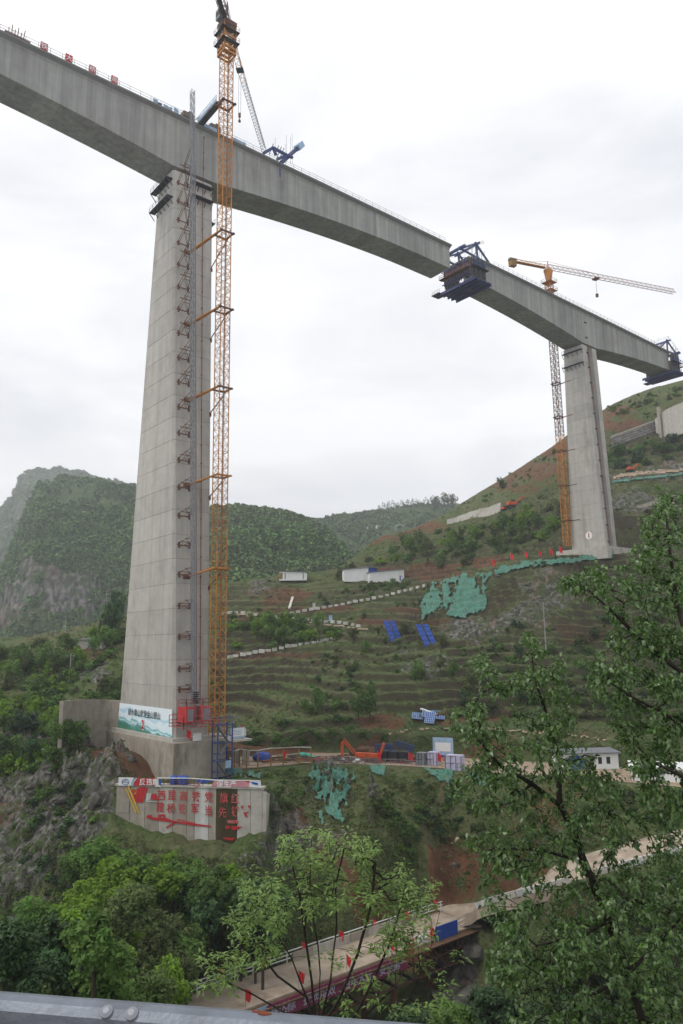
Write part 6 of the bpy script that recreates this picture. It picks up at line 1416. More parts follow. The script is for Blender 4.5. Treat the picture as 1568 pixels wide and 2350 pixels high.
# bright bushes right of the crane, between the kerb rows
scatter_things([(516, 1425), (600, 1425), (700, 1440), (790, 1452), (750, 1470), (660, 1485), (580, 1490), (516, 1490)], 46, 110, ['leaf_a', 'leaf_a', 'leaf_y'], (1.8, 3.2), 'bright green tree between the kerb rows right of the crane', 'trees between the kerb rows', .25)
scatter_things([(840, 1335), (930, 1337), (960, 1352), (900, 1362), (850, 1362)], 16, 111, ['leaf_a', 'leaf_c'], (1.2, 2.2), 'green bush on the bank below the white sheds', 'bushes below the white sheds', 0)
scatter_things([(820, 1300), (900, 1260), (960, 1230), (1040, 1215), (1180, 1190), (1290, 1165), (1290, 1235), (1200, 1262), (1120, 1290), (1010, 1300), (930, 1290)], 105, 112, ['leaf_a', 'leaf_a', 'leaf_b', 'leaf_y'], (2., 3.8), 'bright green tree on the hill left of the short pier', 'trees on the hill left of the short pier', .22)
scatter_things([(770, 1300), (830, 1290), (830, 1325), (780, 1330)], 12, 113, ['leaf_a', 'leaf_b'], (1.6, 2.6), 'green bush at the left end of the sheds', 'bushes at the left end of the sheds', 0)
scatter_things([(1400, 1050), (1480, 1020), (1568, 1010), (1568, 1060), (1480, 1070), (1405, 1090)], 34, 114, ['leaf_a', 'leaf_c'], (1.8, 3.2), 'green tree on the slope right of the short pier', 'trees right of the short pier', .2)
scatter_things([(1395, 935), (1500, 905), (1568, 890), (1568, 915), (1500, 935), (1400, 960)], 26, 115, ['leaf_a', 'leaf_b'], (1.2, 2.4), 'green bush on the crest below the girder end', 'bushes on the crest under the girder end', .1)
scatter_things([(1050, 1165), (1150, 1115), (1290, 1015), (1290, 1060), (1180, 1120), (1060, 1180)], 22, 116, ['leaf_b', 'leaf_a'], (1.1, 2.), 'small olive bush on the upper right skyline', 'bushes on the upper right skyline', 0)
put_tree(hit1(1150, 1125), 2.4, 'leaf_b', 'lone small tree on the right skyline', None, tall=1.5)
put_tree(hit1(848, 1650), 3.1, 'leaf_a', 'bright full tree alone in the middle of the terraces', None, tall=1.3); put_tree(hit1(822, 1652), 1.9, 'leaf_a', 'smaller tree touching the bright full terrace tree', None, tall=1.3)
put_tree(hit1(730, 1640), 2.3, 'leaf_a', 'lone tree on the terraces left of the bright full tree', None, tall=1.3)
for k, (u, v, R_) in enumerate(((812, 1478, 1.9), (840, 1500, 1.6), (930, 1465, 2.1), (960, 1560, 2.2), (1010, 1545, 1.9), (700, 1640, 1.5), (1015, 1490, 1.8), (1040, 1560, 1.9), (870, 1460, 1.5))):
    put_tree(hit1(u, v), R_, 'leaf_a' if k % 2 else 'leaf_b', 'small terrace tree %s' % ('at the end of the lowest kerb row', 'below the end of the lowest kerb row', 'between the two blue formwork panels', 'on the pale rock patch', 'right of the pale rock patch', 'left of the lone terrace tree', 'right of the blue formwork panels', 'behind the leafy tree tip', 'above the left blue formwork panel')[k], None, tall=1.2)
scatter_things([(1130, 1440), (1250, 1440), (1420, 1420), (1568, 1380), (1568, 1640), (1300, 1660), (1050, 1640)], 60, 118, ['leaf_a', 'leaf_c', 'leaf_b'], (1.6, 2.8), 'green tree on the slope behind the leafy tree', 'trees behind the leafy tree', .1)
# slope under the yard, around the lettered wall
scatter_things([(880, 1785), (1040, 1800), (1150, 1830), (1150, 1930), (950, 1930), (850, 1860)], 62, 120, ['leaf_b', 'leaf_b', 'leaf_c'], (.7, 1.5), 'olive bush on the bank under the yard', 'bushes on the bank under the yard', 0)
scatter_things([(615, 1775), (705, 1770), (700, 1850), (640, 1870)], 22, 121, ['leaf_b', 'leaf_a'], (.6, 1.3), 'small bush between the lettered wall and the long green net', 'bushes right of the lettered wall', 0)
scatter_things([(380, 1768), (470, 1768), (470, 1782), (380, 1782)], 14, 122, ['leaf_a'], (.8, 1.3), 'low green bush between the pile cap and the banner', 'bushes behind the banner', 0)
# gorge
def region_near(P, n, seed, kinds, size, label, group, dep, tall=1., name='tree'):
    """trees on the near gorge slopes: crowns seen at P, stems running down to the ground"""
    uv = sample_poly(P, n, seed); r = random.Random(seed)
    for u, v in uv:
        d = r.uniform(*dep); R_ = r.uniform(*size); c = at(u, v, d); k = r.choice(kinds); g = gz(c[0], c[1]); base = c - UP * R_ * .95 * tall
        if base[2] < g: base[2] = g - .2
        o = put_tree(base, R_, k, label, group, True, name, tall); drop = base[2] - g
        if drop > .3: tk = MB().tube(base + UP * .2, np.array([base[0], base[1], g - .5]), .1 + .02 * R_, .16 + .03 * R_, 6).build('stem', M['bark2'], None, base); tk.parent = o; tk.location = (0, 0, 0); tk.scale = (1 / R_, 1 / R_, 1 / (R_ * tall)); tk.rotation_euler = (0, 0, -o.rotation_euler[2])
GG = 'trees filling the gorge at lower left'
region_near([(150, 2010), (270, 1990), (340, 2000), (480, 2030), (420, 2100), (200, 2090)], 26, 130, ['leaf_y', 'leaf_y', 'leaf_a'], (2.4, 3.6), 'yellow green tree on the gorge slope under the lettered wall', 'yellow green trees under the lettered wall', (93, 103), .9)
region_near([(170, 1950), (240, 1950), (250, 1990), (160, 1990)], 7, 131, ['leaf_a'], (2., 2.9), 'green tree at the foot of the grey crag', 'trees at the crag foot', (100, 106), 1.)
region_near([(450, 2020), (560, 2030), (640, 2080), (590, 2160), (480, 2140), (420, 2090)], 22, 132, ['leaf_c', 'leaf_c', 'leaf_a'], (2.2, 3.4), 'dark tree in the gorge left of the low bridge', 'dark trees left of the low bridge', (90, 102), 1.)
region_near([(60, 2090), (300, 2080), (400, 2130), (440, 2210), (400, 2270), (250, 2220), (80, 2190)], 40, 133, ['leaf_a', 'leaf_b', 'leaf_b', 'leaf_y'], (2., 3.2), 'broad green tree in the gorge at lower left', GG, (74, 92), .95)
region_near([(-20, 2150), (160, 2110), (300, 2210), (420, 2280), (330, 2380), (-20, 2380)], 42, 134, ['leaf_a', 'leaf_b', 'leaf_c', 'leaf_y'], (1.5, 2.3), 'feathery green tree just beyond the guardrail at lower left', 'feathery trees beyond the guardrail', (44, 60), 1.05)
region_near([(900, 2350), (1060, 2290), (1130, 2270), (1150, 2380), (880, 2400)], 9, 135, ['leaf_c', 'leaf_a', 'leaf_c'], (1.8, 2.8), 'dark green tree in the gorge below the low bridge', 'trees in the gorge below the low bridge', (66, 78), .9)
region_near([(1120, 2220), (1300, 2120), (1568, 2040), (1568, 2350), (1120, 2350)], 38, 136, ['leaf_a', 'leaf_c', 'leaf_b'], (1.8, 3.0), 'green tree below the access road at lower right', 'trees below the access road', (72, 94), .95)
region_near([(290, 1965), (420, 1985), (560, 2000), (560, 2020), (300, 2000)], 9, 138, ['leaf_y', 'leaf_a'], (1.3, 1.9), 'small bright tree right under the lettered wall', 'small trees under the lettered wall', (99, 104), .9)
# conifers along the hazy skyline
cb_ = MB(); r = random.Random(3)
for k in range(70):
    z = r.random(); a = r.uniform(0, 6.3); q = (1 - z) * .22 + .03; c = np.array([cos(a) * q, sin(a) * q, .15 + z * .85]); cb_.add([c, c + np.array([cos(a) * .12, sin(a) * .12, -.06]), c + np.array([-sin(a) * .06, cos(a) * .06, .04])], [(0, 1, 2)])
cb_.tube((0, 0, -.1), (0, 0, .95), .02, .005, 4); cme = mesh_from('conifer', cb_.v, cb_.f, M['leaf_c'])
for k, u in enumerate(np.linspace(868, 1012, 27)):
    v = np.interp(u, [860, 919, 960, 1034], [1177, 1166, 1160, 1163]) + vr.uniform(-1, 3); p = mhit(mtE, u + vr.uniform(-3, 3), v + 3); h = vr.uniform(10, 15)
    o = link('conifer', cme, None, p); o.scale = (h * .9, h * .9, h); o.rotation_euler = (0, 0, vr.uniform(0, 6)); tag(o, 'dark conifer in the row along the hazy middle skyline', 'conifer', 'conifers on the hazy skyline')
for k, (u, v) in enumerate(((1022, 1166), (1000, 1172), (1040, 1166))): put_tree(mhit(mtE, u, v), 9, 'leaf_b', 'loose tree at the right end of the hazy skyline, %s of three' % ('middle', 'left', 'right')[k], None, tall=1.1, name='skyline_tree')

# only the 300 bushes that show largest stay objects of their own
_B = [o for o in bpy.data.objects if o.get('category') == 'bush']; _P = np.array([list(o.location) for o in _B]); _u, _v, _q = proj(_P); _s = np.array([o.scale[0] for o in _B]) / _q * ((_u > -20) & (_u < 1590)) * np.where((_u > 1080) & (_v > 1450), .5, 1.)
_X = [(list(_B[i].location), _B[i].scale[0]) for i in np.argsort(-_s)[290:]]
for i in np.argsort(-_s)[290:]: bpy.data.objects.remove(_B[i])
# ---- masses: geometry nodes scatter
def scatter_stuff(name, label, pts, scl, protos, tilt=.25, zs=None):
    pts = np.asarray(pts, float); n = len(pts); r = np.random.default_rng(n)
    me_ = bpy.data.meshes.new(name); me_.vertices.add(n); me_.vertices.foreach_set('co', pts.astype(np.float32).ravel())
    a = me_.attributes.new('scl', 'FLOAT_VECTOR', 'POINT'); sv = np.repeat(np.asarray(scl)[:, None], 3, 1); sv[:, 2] *= r.uniform(.75, 1.25, n) if zs is None else zs; a.data.foreach_set('vector', sv.astype(np.float32).ravel())
    a = me_.attributes.new('rot', 'FLOAT_VECTOR', 'POINT'); a.data.foreach_set('vector', np.c_[r.normal(0, tilt, n), r.normal(0, tilt, n), r.uniform(0, 6.3, n)].astype(np.float32).ravel())
    a = me_.attributes.new('pick', 'INT', 'POINT'); a.data.foreach_set('value', r.integers(0, len(protos), n).astype(np.int32))
    me_.update(); o = link(name, me_); tag(o, label, None, None, 'stuff')
    pc = bpy.data.collections.new(name + '_kinds')
    for k, m_ in enumerate(protos): q = bpy.data.objects.new('%s_kind' % name, m_); pc.objects.link(q)
    g = bpy.data.node_groups.new(name, 'GeometryNodeTree'); g.interface.new_socket('Geometry', in_out='INPUT', socket_type='NodeSocketGeometry'); g.interface.new_socket('Geometry', in_out='OUTPUT', socket_type='NodeSocketGeometry')
    N = g.nodes; gi = N.new('NodeGroupInput'); go = N.new('NodeGroupOutput'); ip = N.new('GeometryNodeInstanceOnPoints'); ci = N.new('GeometryNodeCollectionInfo')
    ci.inputs['Collection'].default_value = pc; ci.inputs['Separate Children'].default_value = True; ci.inputs['Reset Children'].default_value = True
    mp_ = N.new('GeometryNodeMeshToPoints')
    def attr(nm, ty): q = N.new('GeometryNodeInputNamedAttribute'); q.data_type = ty; q.inputs['Name'].default_value = nm; return q.outputs['Attribute']
    g.links.new(gi.outputs[0], mp_.inputs['Mesh']); g.links.new(mp_.outputs[0], ip.inputs['Points']); g.links.new(ci.outputs[0], ip.inputs['Instance'])
    ip.inputs['Pick Instance'].default_value = True; g.links.new(attr('pick', 'INT'), ip.inputs['Instance Index']); g.links.new(attr('scl', 'FLOAT_VECTOR'), ip.inputs['Scale'])
    er = N.new('FunctionNodeEulerToRotation'); g.links.new(attr('rot', 'FLOAT_VECTOR'), er.inputs[0]); g.links.new(er.outputs[0], ip.inputs['Rotation']); g.links.new(ip.outputs[0], go.inputs[0])
    o.modifiers.new('scatter', 'NODES').node_group = g; return o
def tuft_mesh(seed, n=14, m='tuft'):
    r = np.random.default_rng(seed); C = np.c_[r.normal(0, .35, (n, 2)), r.uniform(.05, .45, n)]; Nn = unit(np.c_[r.normal(size=(n, 2)), np.full(n, .7)]); V, Fq = quads(C, Nn, r.uniform(.12, .34, n), .35, r); return mesh_from('tuft', V, Fq, M[m])
tufts = [tuft_mesh(k) for k in range(3)] + [tuft_mesh(5, 16, 'leaf_b'), tuft_mesh(6, 14, 'leaf_a'), tuft_mesh(7, 14, 'leaf_b')]
def free(X):     # keep clear of the yard, road and pier
    x, y = X[:, 0], X[:, 1]; return (samp(wy, x, y) < .4) & (samp(wr, x, y) < .3) & (samp(clear, x, y) < .3) & (samp(dP, x, y) > 10)
r = np.random.default_rng(77); n = 60000; uu = r.uniform(-60, 1640, n); vv = 880 + (2400 - 880) * r.random(n) ** .8; X = hit(uu, vv, 40); X = X[np.isfinite(X[:, 0])]; X = X[free(X)]
sr = samp(soil, X[:, 0], X[:, 1]); rk_ = samp(rock, X[:, 0], X[:, 1]); keep = r.random(len(X)) > np.clip(sr * .75 + rk_ * .8, 0, .93); keep &= vnoise(X[:, 0] / 6, X[:, 1] / 6) > -.55; keep &= samp(riser, X[:, 0], X[:, 1]) < .35; X = X[keep]
dist = np.hypot(X[:, 0], X[:, 1]); scatter_stuff('ground_cover', 'low grass and weeds over the hillside', X - [0, 0, .08], r.uniform(.5, 1.1, len(X)) * (.5 + dist / 400), tufts)
n = 9500; uu = r.uniform(-60, 1640, n); vv = 900 + 1450 * r.random(n); X = hit(uu, vv, 60); X = X[np.isfinite(X[:, 0])]; X = X[free(X)]
sr = samp(soil, X[:, 0], X[:, 1]); rk_ = samp(rock, X[:, 0], X[:, 1]); cl_ = fbm(X[:, 0], X[:, 1], 22, 3, .6, 31.); X = X[(cl_ > .12) & (sr < .5) & (rk_ < .45)]
scatter_stuff('shrub_cover', 'small shrubs scattered over the hillside', X - [0, 0, .2], r.uniform(.5, 1.35, len(X)), bushes['leaf_b'] + bushes['leaf_a'] * 2 + bushes['leaf_c'])
if _X: scatter_stuff('distant_shrubs', 'remaining small shrubs too many to name on the slopes', [x[0] for x in _X], np.array([x[1] for x in _X]), bushes['leaf_a'] + bushes['leaf_b'])
# stones
def rock_mesh(seed):
    me_ = bpy.data.meshes.new('stone'); bm = __import__('bmesh').new(); __import__('bmesh').ops.create_icosphere(bm, subdivisions=2, radius=1); rr_ = random.Random(seed); off = [rr_.uniform(-20, 20) for _ in range(3)]
    for v in bm.verts:
        c = v.co; n_ = float(vnoise(np.array([c.x * 1.3 + off[0]]), np.array([c.y * 1.3 + off[1]]), np.array([c.z * 1.3 + off[2]]))[0]); v.co = c * (1 + .45 * n_); v.co.z *= .7; v.co.x *= 1.2
    bm.to_mesh(me_); bm.free(); me_.materials.append(M['rock']); return me_
rocks = [rock_mesh(k) for k in range(5)]
n = 26000; uu = r.uniform(-60, 1640, n); vv = 1050 + 1250 * r.random(n); X = hit(uu, vv, 60); X = X[np.isfinite(X[:, 0])]; X = X[free(X)]; rk_ = samp(rock, X[:, 0], X[:, 1]); sr = samp(soil, X[:, 0], X[:, 1])
X = X[r.random(len(X)) < np.clip((rk_ * .35 + sr * .06 + .012) * np.where(np.hypot(X[:, 0], X[:, 1]) < 165, .3, 1), 0, 1)]; D_ = np.hypot(X[:, 0], X[:, 1])
scatter_stuff('rubble', 'grey limestone rubble on the bare slopes', X - [0, 0, .1], r.random(len(X)) ** 4 * .8 + .14, rocks, .5)
crg = hit(*sample_poly([(-20, 1780), (120, 1740), (230, 1760), (240, 1860), (180, 1960), (120, 2060), (-20, 2080)], 50, 9).T); crg = crg[np.isfinite(crg[:, 0])]
scatter_stuff('crag_rocks', 'jagged limestone blocks of the grey crag', crg - [0, 0, .35], r.random(len(crg)) ** 3 * 1.3 + .3, rocks, .6)
crg = hit(*sample_poly([(1000, 2150), (1085, 2120), (1100, 2350), (1010, 2350)], 40, 12).T); crg = crg[np.isfinite(crg[:, 0])]; scatter_stuff('abutment_rocks', 'jagged rocks under the right end of the low bridge', crg - [0, 0, .4], r.random(len(crg)) ** 2 * 1.3 + .4, rocks, .6)
# far woods
fc_ = [crown_mesh('far_crown', 90, .30, M['forest'], 300 + k, nclump=6, base=.4, asp=.7) for k in range(4)]
def woods(name, label, mt, n, size, lim=.35, seed=5):
    X, Y_, Z, rk = mt; r = np.random.default_rng(seed); i = r.uniform(0, X.shape[0] - 1.01, n); j = r.uniform(3, X.shape[1] - 26, n); i0, j0 = i.astype(int), j.astype(int); fi, fj = i - i0, j - j0
    def L(A): return (A[i0, j0] * (1 - fi) + A[i0 + 1, j0] * fi) * (1 - fj) + (A[i0, j0 + 1] * (1 - fi) + A[i0 + 1, j0 + 1] * fi) * fj
    P = np.c_[L(X), L(Y_), L(Z)]; k = (L(rk) < lim) & (fbm(P[:, 0], P[:, 1], 90, 4, .6, 3.) > -.35 + .5 * (r.random(n) - .5)); P = P[k]; scatter_stuff(name, label, P - [0, 0, size * .2], r.uniform(.6, 1.3, len(P)) * size, fc_)
woods('mountain_woods', 'woods and scrub covering the cliff mountain', mtC, 24000, 3.4, .62)
woods('hill_woods', 'woods covering the middle hill', mtB, 13000, 3.2)
woods('hazy_woods', 'woods on the hazy hill', mtE, 9000, 4.2)
woods('far_woods', 'woods on the farthest mountain', mtD, 7000, 8., .6)

# ================================================================== FOREGROUND TREES
def leaf_batch(P, Dr, Nn, L_, W_, r, curl=.25):
    """pointed leaves folded on the midrib: base P, direction Dr"""
    Dr = unit(Dr); Nn = Nn - (Nn * Dr).sum(1)[:, None] * Dr; Nn = unit(Nn); S_ = np.cross(Dr, Nn); L_ = L_[:, None]; W_ = W_[:, None]
    m1 = P + Dr * L_ * .42 - Nn * L_ * .03; tip = P + Dr * L_ - Nn * L_ * curl
    a = P + Dr * L_ * .36 + S_ * W_ + Nn * W_ * .28; b_ = P + Dr * L_ * .36 - S_ * W_ + Nn * W_ * .28; c = P + Dr * L_ * .68 + S_ * W_ * .62 - Nn * L_ * curl * .35; d = P + Dr * L_ * .68 - S_ * W_ * .62 - Nn * L_ * curl * .35
    V = np.stack([P, a, c, tip, d, b_, m1], 1); n = len(P); I = np.arange(n)[:, None] * 7
    Fc = np.concatenate([I + np.array([0, 1, 2, 6]), I + np.array([6, 2, 3, 4]), I + np.array([0, 6, 4, 5])], 0); return V.reshape(-1, 3), Fc
def grow(name, label, stems, regions, seed, bark, leafm, leaf_fn, r_tip=.004, r_pow=.5, wob=.12, cat='tree', seg=.35, rmax=.11):
    r = np.random.default_rng(seed); nodes = []; par = []; 
    for st in stems:
        pts = [at(u, v, d) for u, v, d in st['p']]; pi_ = st.get('from', -1)
        if pi_ == 'near': q = np.array(nodes); pi_ = int(np.argmin(np.linalg.norm(q - pts[0], axis=1)))
        prev = pi_
        for a, c in zip(pts[:-1], pts[1:]):
            k = max(1, int(np.linalg.norm(c - a) / seg))
            for i in range(k):
                nodes.append(a + (c - a) * i / k + r.normal(0, .012, 3)); par.append(prev); prev = len(nodes) - 1
        nodes.append(pts[-1]); par.append(prev)
    tips = []
    for P, n, dd in regions:
        uv = sample_poly(P, n, seed + n); d = r.uniform(dd[0], dd[1], n); tips += [at(u, v, q) for (u, v), q in zip(uv, d)]
    tips = np.array(tips); base = np.array(nodes); D_ = np.linalg.norm(tips[:, None] - base[None], axis=2).min(1); ends = []
    for i in np.argsort(D_):
        t = tips[i]; q = np.array(nodes); dv = t - q; dist = np.linalg.norm(dv, axis=1); cost = dist - .35 * dv[:, 2] / (dist + .05) * .0 + np.where(dv[:, 2] < -.2, .25, 0); k = int(np.argmin(cost)); L = dist[k]
        m_ = max(2, int(L / seg) + 1); prev = k; a = q[k]; side = r.normal(0, 1, 3) * L * wob
        for j in range(1, m_ + 1):
            f = j / m_; nodes.append(a + (t - a) * f + side * sin(pi * f) + UP * L * .10 * sin(pi * f)); par.append(prev); prev = len(nodes) - 1
        ends.append(prev)
    cnt = np.zeros(len(nodes)); 
    for e_ in ends: cnt[e_] += 1
    for i in range(len(nodes) - 1, -1, -1):
        if par[i] >= 0: cnt[par[i]] += cnt[i]
    rad = np.minimum(r_tip * np.maximum(cnt, 1) ** r_pow, rmax); root = nodes[0]
    o = thing(name, label, cat, root); b = MB(); bt = MB()
    for i, p_ in enumerate(par):
        if p_ < 0: continue
        (b if rad[i] > .018 else bt).tube(nodes[p_], nodes[i], rad[p_] if rad[p_] < rad[i] * 1.8 else rad[i] * 1.2, rad[i], 6 if rad[i] > .02 else 4, cap=False)
    b.build('trunk', M[bark], o, smooth=True); tw_ = bt.build('twigs', M[bark], o, smooth=True); tw_['kind'] = 'stuff'
    # leaves
    E_ = np.array([nodes[e_] for e_ in ends]); PR = np.array([nodes[par[e_]] for e_ in ends]); V, Fc, sel = leaf_fn(E_, PR, r)
    nl = len(V) // 7; V = V.reshape(nl, 7, 3); dcam = np.linalg.norm(V[:, 3], axis=1); _u, _v, _ = proj(V[:, 0]); inside = (_u > 0) & (_u < 1568) & (_v > 0) & (_v < 2350)
    order = np.argsort(np.where(inside, dcam, 1e9)); big_ = order[:300]; rest = order[300:]; F7 = np.array([[0, 1, 2, 6], [6, 2, 3, 4], [0, 6, 4, 5]])
    Vr = V[rest].reshape(-1, 3) - root; Fr = (np.arange(len(rest))[:, None, None] * 7 + F7[None]).reshape(-1, 4)
    lo = link('foliage', mesh_from('foliage', Vr, Fr, M[leafm]), o); lo['kind'] = 'stuff'
    for i in big_: link('leaf', mesh_from('leaf', V[i] - root, F7, M[leafm]), o)
    return o
def broad_leaves(E_, PR, r):
    P = []; Dr = []; Nn = []; 
    per = 20
    for k in range(per):
        f = r.random(len(E_))[:, None] * 1.5; ax_ = E_ - PR; base = E_ - ax_ * np.minimum(f, 1.3) + r.normal(0, .045, (len(E_), 3)); out = unit(ax_) * .55 + r.normal(0, .65, (len(E_), 3)) + np.array([0, 0, -.25]); P.append(base); Dr.append(out); Nn.append(np.array([0, 0, 1.]) + r.normal(0, .45, (len(E_), 3)))
    P, Dr, Nn = map(np.concatenate, (P, Dr, Nn)); n = len(P); L_ = r.uniform(.04, .105, n); V, Fc = leaf_batch(P, Dr, Nn, L_, L_ * r.uniform(.24, .34, n), r, .42); return V, Fc, None
def whorl_leaves(E_, PR, r):
    P = []; Dr = []; Nn = []
    per = 18
    for k in range(per):
        a = r.uniform(0, 6.3, len(E_)); el_ = r.uniform(-.3, .8, len(E_)); out = np.c_[np.cos(a) * np.cos(el_), np.sin(a) * np.cos(el_), np.sin(el_)]; P.append(E_ + out * r.uniform(.0, .09, (len(E_), 1)) + r.normal(0, .03, (len(E_), 3)) - UP * r.uniform(0, .1, (len(E_), 1))); Dr.append(out + np.array([0, 0, -.1])); Nn.append(np.array([0, 0, 1.]) + r.normal(0, .25, (len(E_), 3)))
    P, Dr, Nn = map(np.concatenate, (P, Dr, Nn)); n = len(P); L_ = r.uniform(.06, .115, n); V, Fc = leaf_batch(P, Dr, Nn, L_, L_ * r.uniform(.17, .24, n), r, .35); return V, Fc, None
# right hand leafy tree
grow('leafy_tree', 'big dark leafed tree with a slanting trunk filling the lower right', [
    {'p': [(1520, 2480, 11.6), (1474, 2341, 11.8), (1440, 2230, 12.), (1399, 2111, 12.), (1374, 2056, 12.1), (1339, 1976, 12.2), (1314, 1901, 12.2), (1284, 1844, 12.2), (1284, 1739, 12.3), (1262, 1660, 12.3), (1230, 1560, 12.2), (1218, 1480, 12.2)]},
    {'p': [(1339, 1976, 12.2), (1290, 1960, 12), (1230, 1950, 11.8), (1150, 1948, 11.6)], 'from': 'near'}, {'p': [(1284, 1844, 12.2), (1220, 1800, 12), (1150, 1760, 11.8), (1100, 1700, 11.6)], 'from': 'near'},
    {'p': [(1399, 2111, 12.), (1330, 2150, 11.6), (1230, 2170, 11.3)], 'from': 'near'}, {'p': [(1314, 1901, 12.2), (1370, 1850, 12.4), (1430, 1780, 12.6)], 'from': 'near'}, {'p': [(1440, 2230, 12.), (1520, 2160, 12.4), (1580, 2080, 12.6)], 'from': 'near'},
    {'p': [(1284, 1739, 12.3), (1340, 1680, 12.4), (1390, 1640, 12.4)], 'from': 'near'}, {'p': [(1440, 2230, 12.), (1350, 2290, 11.5), (1250, 2330, 11.2)], 'from': 'near'}],
    [([(1200, 1450), (1260, 1460), (1300, 1530), (1330, 1640), (1290, 1700), (1200, 1690), (1120, 1700), (1030, 1690), (1025, 1630), (1100, 1590), (1075, 1520), (1110, 1500), (1160, 1560), (1200, 1540)], 140, (11.2, 13)),
     ([(1050, 1730), (1150, 1700), (1300, 1700), (1420, 1740), (1440, 1850), (1330, 1900), (1200, 1900), (1110, 1880), (1020, 1850)], 180, (11, 13.2)),
     ([(1030, 1920), (1200, 1890), (1420, 1880), (1568, 1850), (1590, 2100), (1400, 2100), (1250, 2080), (1130, 2050), (1080, 1980)], 230, (11, 13.4)),
     ([(1100, 2080), (1250, 2070), (1420, 2080), (1600, 2050), (1600, 2420), (1130, 2420), (1160, 2280), (1090, 2240), (1150, 2170)], 400, (10.4, 13.6))],
    5, 'bark', 'leaf_r', broad_leaves, r_tip=.003, rmax=.062)
grow('leafy_tree', 'second dark leafed tree reaching in from the right edge above the slanting trunk', [
    {'p': [(1750, 2300, 10.5), (1700, 2050, 10.8), (1660, 1850, 11), (1620, 1700, 11.2), (1590, 1560, 11.4), (1560, 1400, 11.6), (1540, 1280, 11.8), (1530, 1180, 12)]},
    {'p': [(1590, 1560, 11.4), (1500, 1500, 11.4), (1420, 1420, 11.3), (1360, 1360, 11.2), (1300, 1340, 11.2)], 'from': 'near'}, {'p': [(1620, 1700, 11.2), (1530, 1640, 11), (1450, 1600, 10.9), (1390, 1560, 10.8)], 'from': 'near'}, {'p': [(1660, 1850, 11.), (1560, 1780, 11.), (1480, 1740, 11.)], 'from': 'near'}],
    [([(1430, 1240), (1470, 1180), (1500, 1135), (1600, 1110), (1600, 1340), (1460, 1330), (1440, 1290)], 75, (11, 12.8)),
     ([(1265, 1345), (1370, 1295), (1440, 1280), (1600, 1320), (1600, 1500), (1480, 1500), (1400, 1480), (1370, 1440), (1400, 1380), (1330, 1375)], 180, (10.8, 12.6)),
     ([(1350, 1510), (1450, 1480), (1600, 1480), (1600, 1720), (1500, 1720), (1420, 1680), (1360, 1600)], 180, (10.6, 12.6)),
     ([(1420, 1700), (1600, 1700), (1600, 1880), (1470, 1860)], 90, (10.6, 12.6))],
    8, 'bark', 'leaf_r', broad_leaves, r_tip=.003, rmax=.065)
# multi stemmed young tree in the middle
st = [{'p': [(735, 2560, 12.6), (733, 2440, 12.7), (730, 2370, 12.8)]}]
for pts in ([(730, 2370, 12.8), (705, 2290, 13), (668, 2200, 13.2), (620, 2120, 13.4), (585, 2060, 13.5)], [(730, 2370, 12.8), (715, 2250, 13), (700, 2150, 13.2), (690, 2050, 13.2), (665, 1960, 13.4)], [(730, 2370, 12.8), (735, 2230, 12.8), (720, 2120, 12.8), (712, 2020, 12.9), (715, 1930, 13)],
            [(730, 2370, 12.8), (760, 2250, 12.9), (775, 2130, 13), (770, 2030, 13), (790, 1950, 13)], [(730, 2370, 12.8), (780, 2290, 12.6), (820, 2190, 12.6), (850, 2080, 12.6), (862, 1980, 12.6)], [(733, 2440, 12.7), (800, 2360, 12.4), (850, 2260, 12.4), (900, 2160, 12.4), (925, 2060, 12.4), (940, 2000, 12.5)],
            [(735, 2500, 12.6), (860, 2400, 12.2), (940, 2290, 12.2), (990, 2170, 12.2), (1010, 2090, 12.2)], [(733, 2440, 12.7), (660, 2330, 12.9), (580, 2280, 13), (510, 2250, 13.1)], [(705, 2290, 13), (640, 2240, 13.1), (560, 2150, 13.2), (530, 2100, 13.3)]):
    st.append({'p': pts, 'from': 'near'})
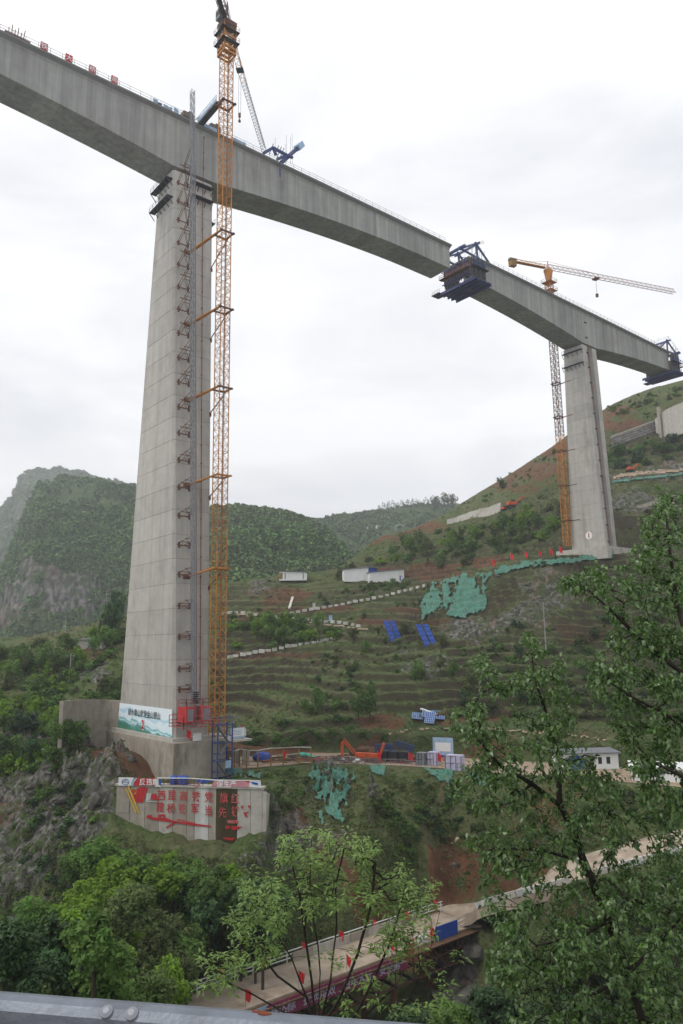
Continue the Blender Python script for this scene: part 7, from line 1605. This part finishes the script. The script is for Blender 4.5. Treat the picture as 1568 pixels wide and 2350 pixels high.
grow('young_tree', 'slender many stemmed young tree with pale leaf tufts in the lower middle', st,
    [([(640, 1910), (700, 1895), (850, 1915), (880, 1960), (800, 2010), (690, 1990), (620, 1960)], 80, (12.4, 13.8)), ([(560, 1990), (700, 1990), (800, 2010), (930, 1985), (1010, 2030), (1000, 2080), (900, 2110), (780, 2080), (640, 2110), (530, 2110)], 140, (12.2, 13.8)),
     ([(500, 2100), (640, 2100), (660, 2180), (560, 2230), (470, 2240), (470, 2200), (540, 2170)], 48, (12.4, 13.6)), ([(840, 2110), (980, 2090), (1010, 2150), (930, 2200), (860, 2180)], 36, (12, 13)), ([(690, 2150), (900, 2180), (960, 2330), (760, 2340), (680, 2250)], 16, (12, 13.2)), ([(940, 2190), (1060, 2160), (1060, 2340), (960, 2340)], 12, (12, 13)), ([(450, 2190), (560, 2170), (540, 2270), (450, 2285)], 16, (12.6, 13.6))],
    14, 'bark', 'leaf_n', whorl_leaves, r_tip=.0032, r_pow=.46, rmax=.032, wob=.08)

# ------------------------------------------------------------------ every repeat gets a label of its own, by row and place
ORDW = 'first second third fourth fifth sixth seventh eighth ninth tenth eleventh twelfth'.split()
from collections import defaultdict
grp = defaultdict(list)
for o in bpy.data.objects:
    if o.get('category') and o.get('label') and o.parent is None: grp[o['label']].append(o)
for lb, L in grp.items():
    if len(L) < 2: continue
    P = np.array([list(o.location) for o in L]); u, v, _ = proj(P); nrow = max(1, int(math.ceil(len(L) / 8))) if not ('kerb block' in lb or 'skyline' in lb and 'conifer' in lb) else 1
    o_v = np.argsort(v); rows = np.array_split(o_v, nrow)
    for i, rw_ in enumerate(rows):
        rw_ = rw_[np.argsort(u[rw_])]; rn = '' if nrow == 1 else ', ' + (ORDW[i] if nrow > 3 else (('upper', 'lower') if nrow == 2 else ('upper', 'middle', 'lower'))[i]) + ' row'
        m_ = len(rw_)
        for j, q in enumerate(rw_):
            if m_ == 1: t_ = ''
            elif j == 0: t_ = 'leftmost'
            elif j == m_ - 1: t_ = 'rightmost'
            elif j < (m_ + 1) // 2: t_ = '%s from left' % (ORDW[j] if j < 12 else str(j + 1) + 'th')
            else: t_ = '%s from right' % (ORDW[m_ - 1 - j] if m_ - 1 - j < 12 else str(m_ - j) + 'th')
            L[q]['label'] = (lb + rn + (', ' + t_ if t_ else ''))
            if not L[q].get('group'): L[q]['group'] = lb
